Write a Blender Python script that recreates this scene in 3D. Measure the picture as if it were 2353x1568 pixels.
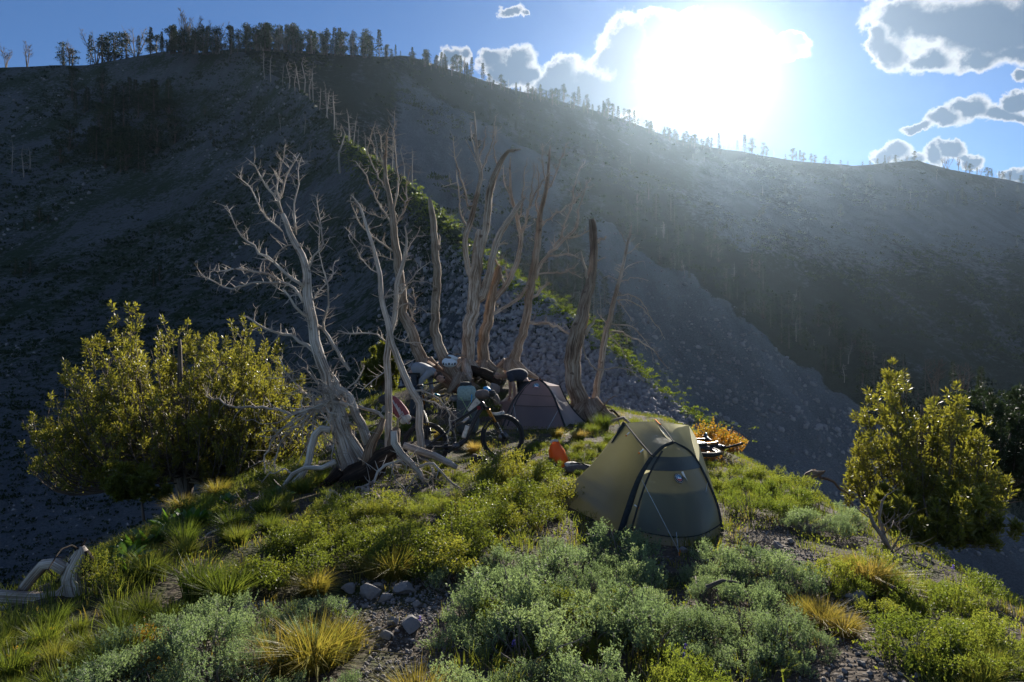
import bpy, math, random
import numpy as np
from mathutils import Vector, Matrix

# ------------------------------------------------------------------ camera, sky, sun, exposure
for o in list(bpy.data.objects): bpy.data.objects.remove(o)
SC = bpy.context.scene
COL = SC.collection
CAM_H = 1.8
FOC = 1569.0                      # focal length in units of the 2353-wide layout
cam_d = bpy.data.cameras.new('camera'); cam = bpy.data.objects.new('camera', cam_d); COL.objects.link(cam)
cam.location = (0, 0, CAM_H); cam.rotation_euler = (math.radians(90), 0, 0)
cam_d.sensor_width = 36.0; cam_d.lens = 24.0; cam_d.clip_start = 0.05; cam_d.clip_end = 20000
SC.camera = cam

SUN_AZ = math.atan2(1635-1176.5, FOC)            # to the right of +Y
SUN_EL = math.atan2(784-165, math.hypot(FOC, 1635-1176.5))
SUN_DIR = Vector((math.sin(SUN_AZ)*math.cos(SUN_EL), math.cos(SUN_AZ)*math.cos(SUN_EL), math.sin(SUN_EL)))

SC.view_settings.view_transform = 'Standard'
SC.view_settings.look = 'None'
SC.view_settings.exposure = 1.1
SC.view_settings.gamma = 1.0
SC.view_settings.use_curve_mapping = False
SC.render.engine = 'CYCLES'
SC.cycles.use_denoising = True
SC.cycles.max_bounces = 7
SC.cycles.diffuse_bounces = 3
SC.cycles.transmission_bounces = 4
SC.cycles.transparent_max_bounces = 6
SC.cycles.volume_bounces = 0
SC.cycles.caustics_reflective = False
SC.cycles.caustics_refractive = False

def N(nt, kind, **kw):
    n = nt.nodes.new(kind)
    for k, v in kw.items():
        if k.startswith('i_'): n.inputs[int(k[2:])].default_value = v
        else: setattr(n, k, v)
    return n
def math_node(nt, op, a, b=None, clamp=False):
    n = nt.nodes.new('ShaderNodeMath'); n.operation = op; n.use_clamp = clamp
    for i, s in enumerate((a, b)):
        if s is None: continue
        if isinstance(s, (int, float)): n.inputs[i].default_value = s
        else: nt.links.new(s, n.inputs[i])
    return n.outputs[0]
def vmath(nt, op, a, b=None):
    n = nt.nodes.new('ShaderNodeVectorMath'); n.operation = op
    for i, s in enumerate((a, b)):
        if s is None: continue
        if isinstance(s, (tuple, list, Vector)): n.inputs[i].default_value = tuple(s)
        else: nt.links.new(s, n.inputs[i])
    return n
def mapr(nt, s, a, b, c=0.0, d=1.0, smooth=True):
    n = nt.nodes.new('ShaderNodeMapRange'); n.interpolation_type = 'SMOOTHSTEP' if smooth else 'LINEAR'
    nt.links.new(s, n.inputs[0])
    for i, v in zip((1, 2, 3, 4), (a, b, c, d)): n.inputs[i].default_value = v
    return n.outputs[0]
def mixc(nt, f, a, b, blend='MIX'):
    n = nt.nodes.new('ShaderNodeMix'); n.data_type = 'RGBA'; n.blend_type = blend
    if isinstance(f, (int, float)): n.inputs[0].default_value = f
    else: nt.links.new(f, n.inputs[0])
    for i, s in ((6, a), (7, b)):
        if isinstance(s, (tuple, list)): n.inputs[i].default_value = tuple(s)[:3] + (1,)
        else: nt.links.new(s, n.inputs[i])
    return n.outputs[2]

# sky: Nishita + cumulus by direction + aureole round the sun
W = bpy.data.worlds.new('World'); SC.world = W; W.use_nodes = True
nt = W.node_tree; nt.nodes.clear()
sky = N(nt, 'ShaderNodeTexSky', sky_type='NISHITA', sun_disc=False, sun_elevation=SUN_EL,
        sun_rotation=SUN_AZ, altitude=2600.0, air_density=1.0, dust_density=0.25, ozone_density=1.6)
tc = N(nt, 'ShaderNodeTexCoord')
DIRV = vmath(nt, 'NORMALIZE', tc.outputs['Generated']).outputs[0]
sx = N(nt, 'ShaderNodeSeparateXYZ'); nt.links.new(DIRV, sx.inputs[0])
ysafe = math_node(nt, 'MAXIMUM', sx.outputs['Y'], 0.05)
cmb = N(nt, 'ShaderNodeCombineXYZ')
nt.links.new(math_node(nt, 'DIVIDE', sx.outputs['X'], ysafe), cmb.inputs[0]); nt.links.new(math_node(nt, 'DIVIDE', sx.outputs['Z'], ysafe), cmb.inputs[1])
nz = N(nt, 'ShaderNodeTexNoise', noise_dimensions='3D'); nz.inputs['Scale'].default_value = 22.0
nz.inputs['Detail'].default_value = 6.0; nz.inputs['Roughness'].default_value = 0.6
nt.links.new(DIRV, nz.inputs['Vector'])
wv = vmath(nt, 'MULTIPLY', vmath(nt, 'SUBTRACT', nz.outputs['Color'], (0.5, 0.5, 0.5)).outputs[0], (0.062, 0.062, 0.0)).outputs[0]
PV = vmath(nt, 'ADD', cmb.outputs[0], wv).outputs[0]
# (x, y, rx, ry, weight) of each cumulus lobe in layout units
CLOUDS = [(1175,18,26,18),(1198,28,14,10),
 (1030,118,34,28),(1058,130,24,26),(1010,134,24,20),
 (1130,140,46,34),(1195,138,34,46),(1215,165,30,30),(1170,175,70,34),
 (1290,160,50,46),(1300,220,110,60),(1250,200,50,50),
 (1440,90,62,72),(1490,72,58,58),(1410,130,60,50),(1540,90,70,60),(1500,160,150,110),(1400,215,140,80),
 (1600,80,120,60),(1690,90,100,50),(1620,170,150,120),
 (1770,105,60,26),(1835,95,40,18),(1800,120,70,30),(1480,240,50,80),
 (2060,40,80,60),(2160,60,150,75),(2290,70,170,80),(2400,40,170,100),(2040,125,56,50),(2130,140,80,40),(2240,135,80,36),(2330,120,80,36),
 (2350,178,28,22),(2010,90,36,60),
 (2110,296,46,14),(2170,278,56,22),(2230,252,60,30),(2300,262,70,24),(2340,232,40,22),(2360,275,50,20),
 (2060,345,44,28),(2030,362,30,24),(2095,372,40,26),(2150,362,34,24),(2195,344,34,24),(2235,368,34,20),(2320,395,40,16),(2360,405,50,24)]
dens = None
for (cx, cy, rx, ry) in CLOUDS:
    n = nt.nodes.new('ShaderNodeVectorMath'); n.operation = 'MULTIPLY_ADD'
    nt.links.new(PV, n.inputs[0]); sxx, syy = FOC/rx, FOC/ry
    n.inputs[1].default_value = (sxx, syy, 0); n.inputs[2].default_value = (-(cx-1176.5)/rx, -(784-cy)/ry, 0)
    d = vmath(nt, 'LENGTH', n.outputs[0]).outputs['Value']
    if dens is None: dens = d
    else:
        sm = nt.nodes.new('ShaderNodeMath'); sm.operation = 'SMOOTH_MIN'; sm.inputs[2].default_value = 0.45; nt.links.new(dens, sm.inputs[0]); nt.links.new(d, sm.inputs[1]); dens = sm.outputs[0]
dens = math_node(nt, 'MAXIMUM', math_node(nt, 'SUBTRACT', 1.0, dens), -1.5)
# fair-weather cumulus going on over the rest of the sky
far = N(nt, 'ShaderNodeTexNoise', noise_dimensions='3D'); far.inputs['Scale'].default_value = 3.2; far.inputs['Detail'].default_value = 3.0
nt.links.new(DIRV, far.inputs['Vector'])
backmask = mapr(nt, sx.outputs['Y'], 0.55, 0.30)
fard = math_node(nt, 'MULTIPLY', math_node(nt, 'SUBTRACT', far.outputs['Fac'], 0.56), 4.0)
fard = math_node(nt, 'SUBTRACT', fard, math_node(nt, 'MULTIPLY', math_node(nt, 'SUBTRACT', 1.0, backmask), 4.0))
dens = math_node(nt, 'MAXIMUM', dens, fard)
dd = math_node(nt, 'ADD', dens, math_node(nt, 'MULTIPLY', math_node(nt, 'SUBTRACT', nz.outputs['Fac'], 0.5), 0.9))
alpha = mapr(nt, dd, 0.0, 0.30)
core = mapr(nt, math_node(nt, 'ADD', dens, math_node(nt, 'MULTIPLY', math_node(nt, 'SUBTRACT', nz.outputs['Fac'], 0.5), 1.1)), 0.04, 0.55)
# angle to the sun
cosang = vmath(nt, 'DOT_PRODUCT', DIRV, SUN_DIR).outputs['Value']
ang = math_node(nt, 'ARCCOSINE', math_node(nt, 'MINIMUM', cosang, 0.999999))
angd = math_node(nt, 'MULTIPLY', ang, 57.2958)
def glow(sig): 
    return math_node(nt, 'EXPONENT', math_node(nt, 'MULTIPLY', math_node(nt, 'POWER', math_node(nt, 'DIVIDE', angd, sig), 1.0), -1.0))
g1 = glow(1.8); g2 = glow(7.0)
rimb = math_node(nt, 'ADD', 0.42, math_node(nt, 'MULTIPLY', g2, 0.7))
skyc = N(nt, 'ShaderNodeMix', data_type='RGBA', blend_type='MULTIPLY'); skyc.inputs[0].default_value = 1.0
nt.links.new(sky.outputs[0], skyc.inputs[6]); skyc.inputs[7].default_value = (0.032, 0.043, 0.056, 1)
aur = mixc(nt, 1.0, skyc.outputs[2], (0, 0, 0), 'ADD')
aur_add = N(nt, 'ShaderNodeCombineColor')
ga = math_node(nt, 'ADD', math_node(nt, 'MULTIPLY', g1, 2.0), math_node(nt, 'MULTIPLY', g2, 0.04))
nt.links.new(ga, aur_add.inputs[0]); nt.links.new(math_node(nt, 'MULTIPLY', ga, 0.99), aur_add.inputs[1]); nt.links.new(math_node(nt, 'MULTIPLY', ga, 0.95), aur_add.inputs[2])
clear = mixc(nt, 1.0, skyc.outputs[2], aur_add.outputs[0], 'ADD')
corec = mixc(nt, 1.0, (0.05, 0.085, 0.14), mixc(nt, g2, (0, 0, 0), (0.22, 0.22, 0.22)), 'ADD')
rimv = N(nt, 'ShaderNodeCombineColor')
for i in range(3): nt.links.new(rimb, rimv.inputs[i])
cloudc = mixc(nt, core, rimv.outputs[0], corec)
cloudc = mixc(nt, 1.0, cloudc, aur_add.outputs[0], 'ADD')
final = mixc(nt, math_node(nt, 'MULTIPLY', alpha, 0.95), clear, cloudc)
bg = N(nt, 'ShaderNodeBackground'); bg.inputs['Strength'].default_value = 1.0
nt.links.new(final, bg.inputs['Color'])
wo = N(nt, 'ShaderNodeOutputWorld'); nt.links.new(bg.outputs[0], wo.inputs['Surface'])
W.cycles.sampling_method = 'MANUAL'; W.cycles.sample_map_resolution = 512

sun_d = bpy.data.lights.new('sun', 'SUN'); sun_o = bpy.data.objects.new('sun', sun_d); COL.objects.link(sun_o)
sun_d.energy = 5.0; sun_d.angle = math.radians(0.53); sun_d.color = (1.0, 0.92, 0.80)
sun_o.rotation_euler = (-SUN_DIR).to_track_quat('-Z', 'Y').to_euler()
sun_o.location = (40, 120, 80)

# ------------------------------------------------------------------ helpers
R = random.Random(7)
rng = np.random.default_rng(11)
def P(x, y, d):
    "layout point (2353 x 1568) at forward distance d -> world"
    return Vector(((x-1176.5)/FOC*d, d, CAM_H-(y-784)/FOC*d))
def hash2(ix, iy, seed):
    h = (ix.astype(np.int64)*374761393 + iy.astype(np.int64)*668265263 + seed*974634777) & 0x7fffffff
    h = ((h ^ (h >> 13))*1274126177) & 0x7fffffff
    h = ((h ^ (h >> 16))*1911520717) & 0x7fffffff
    return ((h ^ (h >> 15)) & 0xffff)/65535.0
def vnoise(x, y, seed=0):
    x = np.asarray(x, float); y = np.asarray(y, float)
    ix = np.floor(x); iy = np.floor(y); fx = x-ix; fy = y-iy
    fx = fx*fx*(3-2*fx); fy = fy*fy*(3-2*fy)
    a = hash2(ix, iy, seed); b = hash2(ix+1, iy, seed); c = hash2(ix, iy+1, seed); d = hash2(ix+1, iy+1, seed)
    return (a*(1-fx)+b*fx)*(1-fy) + (c*(1-fx)+d*fx)*fy - 0.5
def fbm(x, y, o=4, seed=0, rough=0.5):
    s = 0; a = 1.0; f = 1.0
    for k in range(o):
        s = s + a*vnoise(np.asarray(x)*f+k*17.3, np.asarray(y)*f-k*9.1, seed+k); a *= rough; f *= 2.03
    return s
def sstep(a, b, x):
    t = np.clip((np.asarray(x, float)-a)/(b-a), 0, 1); return t*t*(3-2*t)
def softplus(x): return np.log1p(np.exp(np.clip(x, -30, 30)))

def zg_base(X, Y):
    X = np.asarray(X, float); Y = np.asarray(Y, float)
    w = 4.15 + 0.25*vnoise(Y*0.35, 3.0, 5)
    over = softplus((np.abs(X)-w)/0.42)*0.42
    z = -0.006*X*X - over*0.80
    z = z + 1.05*sstep(14.2, 18.4, Y)*np.exp(-((X+1.2)/3.0)**2)
    z = z - 0.16*np.exp(-((Y-11)/2.2)**2)*np.exp(-((X+0.6)/2.2)**2)
    z = z - softplus((Y-18.6)/0.8)*0.8*0.55
    return z
def zg(X, Y):
    return zg_base(X, Y) + 0.10*fbm(np.asarray(X)*0.9, np.asarray(Y)*0.9, 3, 21) + 0.03*vnoise(np.asarray(X)*5, np.asarray(Y)*5, 31)
def gz(x, y): return float(zg(x, y))
def hit(x, y, dmax=40.0):
    "layout point -> where its sight line meets the spur's ground"
    d = 1.5
    last = d
    while d < dmax:
        p = P(x, y, d)
        if p.z <= gz(p.x, p.y): break
        last = d; d *= 1.03
    lo, hi = last, d
    for _ in range(14):
        m = 0.5*(lo+hi); p = P(x, y, m)
        if p.z <= gz(p.x, p.y): hi = m
        else: lo = m
    p = P(x, y, hi); return Vector((p.x, p.y, gz(p.x, p.y)))

class MB:
    "collects shapes, builds one mesh object"
    def __init__(self): self.v = []; self.f = []; self.w = []; self.n = 0
    def add(self, v, f, w=None):
        v = np.asarray(v, float).reshape(-1, 3); self.v.append(v)
        self.w.append(np.asarray(w, float).reshape(-1, 3) if w is not None else v.copy())
        n = self.n
        for q in f: self.f.append(tuple(i+n for i in q))
        self.n += len(v)
        return self
    def mesh(self, name, mat, smooth=True):
        me = bpy.data.meshes.new(name)
        v = np.concatenate(self.v) if self.v else np.zeros((0, 3))
        me.from_pydata(v.tolist(), [], self.f)
        if self.v:
            a = me.attributes.new('grain', 'FLOAT_VECTOR', 'POINT')
            a.data.foreach_set('vector', np.concatenate(self.w).astype(np.float32).ravel())
        if mat: me.materials.append(mat)
        if smooth: me.polygons.foreach_set('use_smooth', [True]*len(me.polygons))
        me.update()
        return me
    def build(self, name, mat, parent=None, smooth=True):
        return link(name, self.mesh(name, mat, smooth), parent)
def link(name, data, parent=None):
    o = bpy.data.objects.new(name, data); COL.objects.link(o)
    if parent is not None: o.parent = parent
    return o
def tag(o, label=None, cat=None, group=None, kind=None):
    for k, v in (('label', label), ('category', cat), ('group', group), ('kind', kind)):
        if v: o[k] = v
    return o
def thing(name, label, cat, loc=(0, 0, 0), group=None, rz=0.0):
    o = bpy.data.objects.new(name, None); COL.objects.link(o); o.empty_display_size = 0.2
    o.location = loc; o.rotation_euler = (0, 0, rz)
    return tag(o, label, cat, group)
def fast_mesh(name, v, tris, mat, smooth=False):
    "numpy triangles / quads -> mesh"
    me = bpy.data.meshes.new(name)
    v = np.asarray(v, np.float32).reshape(-1, 3); t = np.asarray(tris, np.int32); k = t.shape[1]
    me.vertices.add(len(v)); me.vertices.foreach_set('co', v.ravel())
    me.loops.add(t.size); me.loops.foreach_set('vertex_index', t.ravel())
    me.polygons.add(len(t)); me.polygons.foreach_set('loop_start', np.arange(0, t.size, k, dtype=np.int32))
    me.polygons.foreach_set('loop_total', np.full(len(t), k, np.int32))
    if smooth: me.polygons.foreach_set('use_smooth', np.ones(len(t), bool))
    if mat: me.materials.append(mat)
    me.update(calc_edges=True)
    return me
def copy_tree(root, loc, rz=0.0, s=1.0, label=None, group=None, tilt=(0, 0)):
    r = root.copy(); COL.objects.link(r); r.location = loc; r.rotation_euler = (tilt[0], tilt[1], rz)
    r.scale = (s, s, s) if isinstance(s, (int, float)) else s
    if label: r['label'] = label
    if group: r['group'] = group
    for ch in root.children:
        c = ch.copy(); COL.objects.link(c); c.parent = r
        for g in ch.children:
            e = g.copy(); COL.objects.link(e); e.parent = c
    return r

def resample(pts, rad, step):
    "Catmull-Rom through pts (with radii)"
    pts = [Vector(p) for p in pts]; n = len(pts)
    if n < 2: return pts, rad
    op, orr = [], []
    for i in range(n-1):
        p0 = pts[max(i-1, 0)]; p1 = pts[i]; p2 = pts[i+1]; p3 = pts[min(i+2, n-1)]
        k = max(1, int((p2-p1).length/step))
        for j in range(k):
            t = j/k; t2 = t*t; t3 = t2*t
            op.append(0.5*((2*p1) + (p2-p0)*t + (2*p0-5*p1+4*p2-p3)*t2 + (3*p1-p0-3*p2+p3)*t3))
            orr.append(rad[i]*(1-t)+rad[i+1]*t)
    op.append(pts[-1]); orr.append(rad[-1])
    return op, orr
def tube(mb, pts, rad, sides=6, cap=True, rough=0.0, flat=None, v0=0.0):
    "tapered tube along pts; grain = (cos, sin, length)"
    pts = [Vector(p) for p in pts]; n = len(pts)
    if isinstance(rad, (int, float)): rad = [rad]*n
    up = Vector((0, 0, 1)); V, Wt = [], []; L = v0
    prev = None
    for i, p in enumerate(pts):
        t = (pts[min(i+1, n-1)]-pts[max(i-1, 0)])
        if t.length < 1e-9: t = Vector((0, 0, 1))
        t.normalize()
        if prev is None:
            a = t.cross(Vector((0.31, 0.95, 0.05)));
            if a.length < 1e-3: a = t.cross(Vector((1, 0, 0)))
        else:
            a = prev - t*prev.dot(t)
        a.normalize(); b = t.cross(a); prev = a
        if i: L += (p-pts[i-1]).length
        for k in range(sides):
            th = 2*math.pi*k/sides
            rr = rad[i]*(1+ (R.uniform(-rough, rough) if rough else 0))
            V.append(p + a*(math.cos(th)*rr) + b*(math.sin(th)*rr))
            Wt.append((math.cos(th), math.sin(th), L))
    F = []
    for i in range(n-1):
        for k in range(sides):
            k2 = (k+1) % sides
            F.append((i*sides+k, i*sides+k2, (i+1)*sides+k2, (i+1)*sides+k))
    if cap:
        F.append(tuple(range(sides))[::-1]); F.append(tuple((n-1)*sides+k for k in range(sides)))
    mb.add([tuple(v) for v in V], F, Wt)
def box(mb, c, s, rot=None, bev=0.0):
    x, y, z = [k/2 for k in s]
    if bev > 0:
        bm = __import__('bmesh').new()
        __import__('bmesh').ops.create_cube(bm, size=1.0)
        for v in bm.verts: v.co = Vector((v.co.x*s[0], v.co.y*s[1], v.co.z*s[2]))
        __import__('bmesh').ops.bevel(bm, geom=bm.edges[:], offset=bev, segments=2, affect='EDGES', profile=0.5)
        V = [v.co.copy() for v in bm.verts]; bm.verts.index_update(); F = [tuple(v.index for v in f.verts) for f in bm.faces]; bm.free()
    else:
        V = [Vector((a*x, b*y, d*z)) for a in (-1, 1) for b in (-1, 1) for d in (-1, 1)]
        F = [(0, 1, 3, 2), (4, 6, 7, 5), (0, 4, 5, 1), (2, 3, 7, 6), (0, 2, 6, 4), (1, 5, 7, 3)]
    V = [(rot @ v if rot else v)+Vector(c) for v in V]
    mb.add([tuple(v) for v in V], F)

# ------------------------------------------------------------------ materials
def mat_new(name):
    m = bpy.data.materials.new(name); m.use_nodes = True; nt = m.node_tree
    b = nt.nodes['Principled BSDF']; return m, nt, b
def noise_tex(nt, vec, scale, detail=4.0, rough=0.55):
    n = nt.nodes.new('ShaderNodeTexNoise'); n.inputs['Scale'].default_value = scale; n.inputs['Detail'].default_value = detail; n.inputs['Roughness'].default_value = rough
    if vec is not None: nt.links.new(vec, n.inputs['Vector'])
    return n.outputs['Fac']
def ramp(nt, s, stops):
    n = nt.nodes.new('ShaderNodeValToRGB'); cr = n.color_ramp
    while len(cr.elements) < len(stops): cr.elements.new(0.5)
    for e, (p, c) in zip(cr.elements, stops): e.position = p; e.color = tuple(c)[:3]+(1,)
    nt.links.new(s, n.inputs[0]); return n.outputs[0]
def bump(nt, b, h, strength, dist=0.02):
    n = nt.nodes.new('ShaderNodeBump'); n.inputs['Strength'].default_value = strength; n.inputs['Distance'].default_value = dist
    nt.links.new(h, n.inputs['Height']); nt.links.new(n.outputs[0], b.inputs['Normal'])
def plain(name, col, rough=0.6, metal=0.0, var=0.12, scale=30.0, spec=0.4):
    m, nt, b = mat_new(name)
    t = nt.nodes.new('ShaderNodeTexCoord').outputs['Object']
    f = noise_tex(nt, t, scale)
    c2 = tuple(max(0, c*(1-2.2*var)) for c in col); c1 = tuple(min(1, c*(1+1.6*var)) for c in col)
    nt.links.new(ramp(nt, f, [(0.3, c2), (0.7, c1)]), b.inputs['Base Color'])
    b.inputs['Roughness'].default_value = rough; b.inputs['Metallic'].default_value = metal
    b.inputs['Specular IOR Level'].default_value = spec
    return m
def leaf_mat(name, cols, trans, tw=0.5, rough=0.55, gloss=0.06):
    "leaf: diffuse + translucent, hue varied by plant and by place"
    m, nt, b = mat_new(name)
    oi = nt.nodes.new('ShaderNodeObjectInfo'); geo = nt.nodes.new('ShaderNodeNewGeometry')
    tcn = nt.nodes.new('ShaderNodeTexCoord')
    f = noise_tex(nt, tcn.outputs['Object'], 7.0, 3.0)
    rpi = geo.outputs['Random Per Island']
    k = math_node(nt, 'ADD', math_node(nt, 'MULTIPLY', f, 0.35), math_node(nt, 'ADD', math_node(nt, 'MULTIPLY', oi.outputs['Random'], 0.40), math_node(nt, 'MULTIPLY', rpi, 0.25)))
    n = len(cols); st = [(0.25+0.5*i/max(1, n-1), c) for i, c in enumerate(cols)]
    base = ramp(nt, k, st)
    tcol = mixc(nt, 1.0, base, trans, 'MULTIPLY')
    nt.links.new(base, b.inputs['Base Color']); b.inputs['Roughness'].default_value = rough; b.inputs['Specular IOR Level'].default_value = gloss*4
    tr = nt.nodes.new('ShaderNodeBsdfTranslucent'); nt.links.new(tcol, tr.inputs['Color'])
    mx = nt.nodes.new('ShaderNodeMixShader'); mx.inputs[0].default_value = tw
    nt.links.new(b.outputs[0], mx.inputs[1]); nt.links.new(tr.outputs[0], mx.inputs[2])
    out = nt.nodes['Material Output']; nt.links.new(mx.outputs[0], out.inputs['Surface'])
    return m
def wood_mat(name, cols, burn=None, streak=1.0):
    m, nt, b = mat_new(name)
    at = nt.nodes.new('ShaderNodeAttribute'); at.attribute_name = 'grain'
    st = vmath(nt, 'MULTIPLY', at.outputs['Vector'], (2.6, 2.6, 1.1)).outputs[0]
    f1 = noise_tex(nt, st, 2.2, 5.0, 0.65)
    tcn = nt.nodes.new('ShaderNodeTexCoord').outputs['Object']
    f2 = noise_tex(nt, tcn, 1.7, 4.0, 0.6)
    k = math_node(nt, 'ADD', math_node(nt, 'MULTIPLY', f1, 0.62), math_node(nt, 'MULTIPLY', f2, 0.38))
    c = ramp(nt, k, [(0.36, cols[0]), (0.46, cols[1]), (0.54, cols[2]), (0.64, cols[3])])
    st2 = vmath(nt, 'MULTIPLY', at.outputs['Vector'], (9, 9, 0.9)).outputs[0]
    f3 = noise_tex(nt, st2, 1.0, 3.0)
    crack = mapr(nt, f3, 0.60, 0.68)
    c = mixc(nt, math_node(nt, 'MULTIPLY', crack, 0.8), c, (0.03, 0.022, 0.016))
    knot = mapr(nt, noise_tex(nt, tcn, 5.5, 2.0), 0.66, 0.74)
    c = mixc(nt, math_node(nt, 'MULTIPLY', knot, 0.75), c, (0.06, 0.035, 0.022))
    if burn:
        f4 = noise_tex(nt, tcn, 1.1, 3.0)
        c = mixc(nt, mapr(nt, f4, burn, burn+0.08), c, (0.018, 0.013, 0.01))
    nt.links.new(c, b.inputs['Base Color']); b.inputs['Roughness'].default_value = 0.82; b.inputs['Specular IOR Level'].default_value = 0.2
    h = math_node(nt, 'SUBTRACT', math_node(nt, 'MULTIPLY', f1, 0.6), crack)
    bump(nt, b, h, 0.7, 0.02)
    return m

def stone_mat(name, c0, c1, lich=(0.24, 0.23, 0.2)):
    m, nt, b = mat_new(name)
    tcn = nt.nodes.new('ShaderNodeTexCoord').outputs['Object']
    geo = nt.nodes.new('ShaderNodeNewGeometry')
    f = noise_tex(nt, tcn, 6.0, 6.0, 0.65); f2 = noise_tex(nt, tcn, 28.0, 4.0, 0.6)
    k = math_node(nt, 'ADD', math_node(nt, 'MULTIPLY', f, 0.6), math_node(nt, 'MULTIPLY', geo.outputs['Random Per Island'], 0.4))
    c = ramp(nt, k, [(0.2, c0), (0.75, c1)])
    c = mixc(nt, math_node(nt, 'MULTIPLY', mapr(nt, f2, 0.56, 0.68), 0.5), c, lich)
    nt.links.new(c, b.inputs['Base Color']); b.inputs['Roughness'].default_value = 0.9; b.inputs['Specular IOR Level'].default_value = 0.2
    bump(nt, b, f2, 0.5, 0.02)
    return m
M = {}
M['wood'] = wood_mat('weathered_wood', [(0.09, 0.055, 0.035), (0.26, 0.19, 0.135), (0.46, 0.385, 0.31), (0.66, 0.59, 0.51)])
M['wood_silver'] = wood_mat('silver_wood', [(0.11, 0.075, 0.055), (0.32, 0.26, 0.21), (0.55, 0.49, 0.43), (0.74, 0.69, 0.64)])
M['wood_burnt'] = wood_mat('scorched_wood', [(0.03, 0.018, 0.011), (0.13, 0.075, 0.045), (0.26, 0.18, 0.12), (0.40, 0.33, 0.26)], burn=0.58)
M['wood_char'] = wood_mat('charred_wood', [(0.006, 0.005, 0.004), (0.014, 0.01, 0.008), (0.05, 0.032, 0.022), (0.12, 0.085, 0.06)], burn=0.5)
M['wood_brown'] = wood_mat('brown_wood', [(0.09, 0.055, 0.035), (0.20, 0.14, 0.095), (0.33, 0.255, 0.19), (0.46, 0.39, 0.32)])
M['wood_scorch'] = wood_mat('part_scorched_wood', [(0.06, 0.035, 0.022), (0.17, 0.11, 0.075), (0.30, 0.225, 0.165), (0.44, 0.37, 0.30)], burn=0.74)
M['wood_red'] = wood_mat('red_brown_rotten_wood', [(0.05, 0.02, 0.012), (0.13, 0.06, 0.035), (0.22, 0.12, 0.07), (0.33, 0.22, 0.15)])
M['snag'] = wood_mat('distant_snag_wood', [(0.13, 0.10, 0.08), (0.25, 0.21, 0.18), (0.36, 0.32, 0.28), (0.45, 0.41, 0.37)])
M['bark'] = wood_mat('pine_bark', [(0.04, 0.03, 0.025), (0.09, 0.07, 0.055), (0.16, 0.13, 0.11), (0.25, 0.22, 0.19)])
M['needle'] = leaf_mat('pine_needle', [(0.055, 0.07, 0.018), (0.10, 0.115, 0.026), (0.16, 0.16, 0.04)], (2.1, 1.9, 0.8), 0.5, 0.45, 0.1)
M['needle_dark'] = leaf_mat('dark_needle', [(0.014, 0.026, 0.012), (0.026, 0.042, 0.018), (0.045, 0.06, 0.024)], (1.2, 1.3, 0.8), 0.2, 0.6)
M['sage'] = leaf_mat('sage_leaf', [(0.12, 0.155, 0.095), (0.185, 0.23, 0.14), (0.26, 0.30, 0.175)], (1.3, 1.45, 0.82), 0.45, 0.6)
M['green'] = leaf_mat('shrub_leaf', [(0.06, 0.085, 0.02), (0.105, 0.135, 0.032), (0.17, 0.175, 0.045)], (1.9, 1.75, 0.75), 0.55, 0.5)
M['lime'] = leaf_mat('rabbitbrush_leaf', [(0.075, 0.11, 0.028), (0.12, 0.155, 0.036), (0.18, 0.20, 0.05)], (1.8, 1.7, 0.8), 0.55, 0.5)
M['autumn'] = leaf_mat('turning_leaf', [(0.22, 0.10, 0.02), (0.30, 0.17, 0.03), (0.24, 0.22, 0.04)], (1.7, 1.5, 0.8), 0.5, 0.5)
M['straw'] = leaf_mat('straw_grass', [(0.15, 0.16, 0.03), (0.27, 0.23, 0.06), (0.40, 0.31, 0.12)], (1.5, 1.35, 0.8), 0.5, 0.5)
M['grass'] = leaf_mat('grass_blade', [(0.06, 0.09, 0.02), (0.10, 0.135, 0.03), (0.18, 0.18, 0.05)], (1.7, 1.6, 0.75), 0.5, 0.5)
M['broad'] = leaf_mat('broad_leaf', [(0.05, 0.10, 0.025), (0.075, 0.135, 0.03), (0.10, 0.165, 0.04)], (1.8, 1.9, 0.6), 0.42, 0.35, 0.15)
M['flower_y'] = leaf_mat('yellow_petal', [(0.55, 0.36, 0.02), (0.65, 0.45, 0.04)], (1.2, 1.1, 0.8), 0.4)
M['flower_v'] = leaf_mat('violet_petal', [(0.14, 0.11, 0.38), (0.22, 0.18, 0.5)], (1.3, 1.2, 1.3), 0.4)
M['twig'] = wood_mat('grey_twig', [(0.10, 0.075, 0.06), (0.20, 0.165, 0.14), (0.31, 0.27, 0.235), (0.42, 0.38, 0.34)])
M['rock'] = stone_mat('grey_rock', (0.12, 0.11, 0.105), (0.26, 0.245, 0.235), (0.32, 0.30, 0.26))
M['talus'] = stone_mat('talus_stone', (0.14, 0.135, 0.14), (0.29, 0.28, 0.285))

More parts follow.
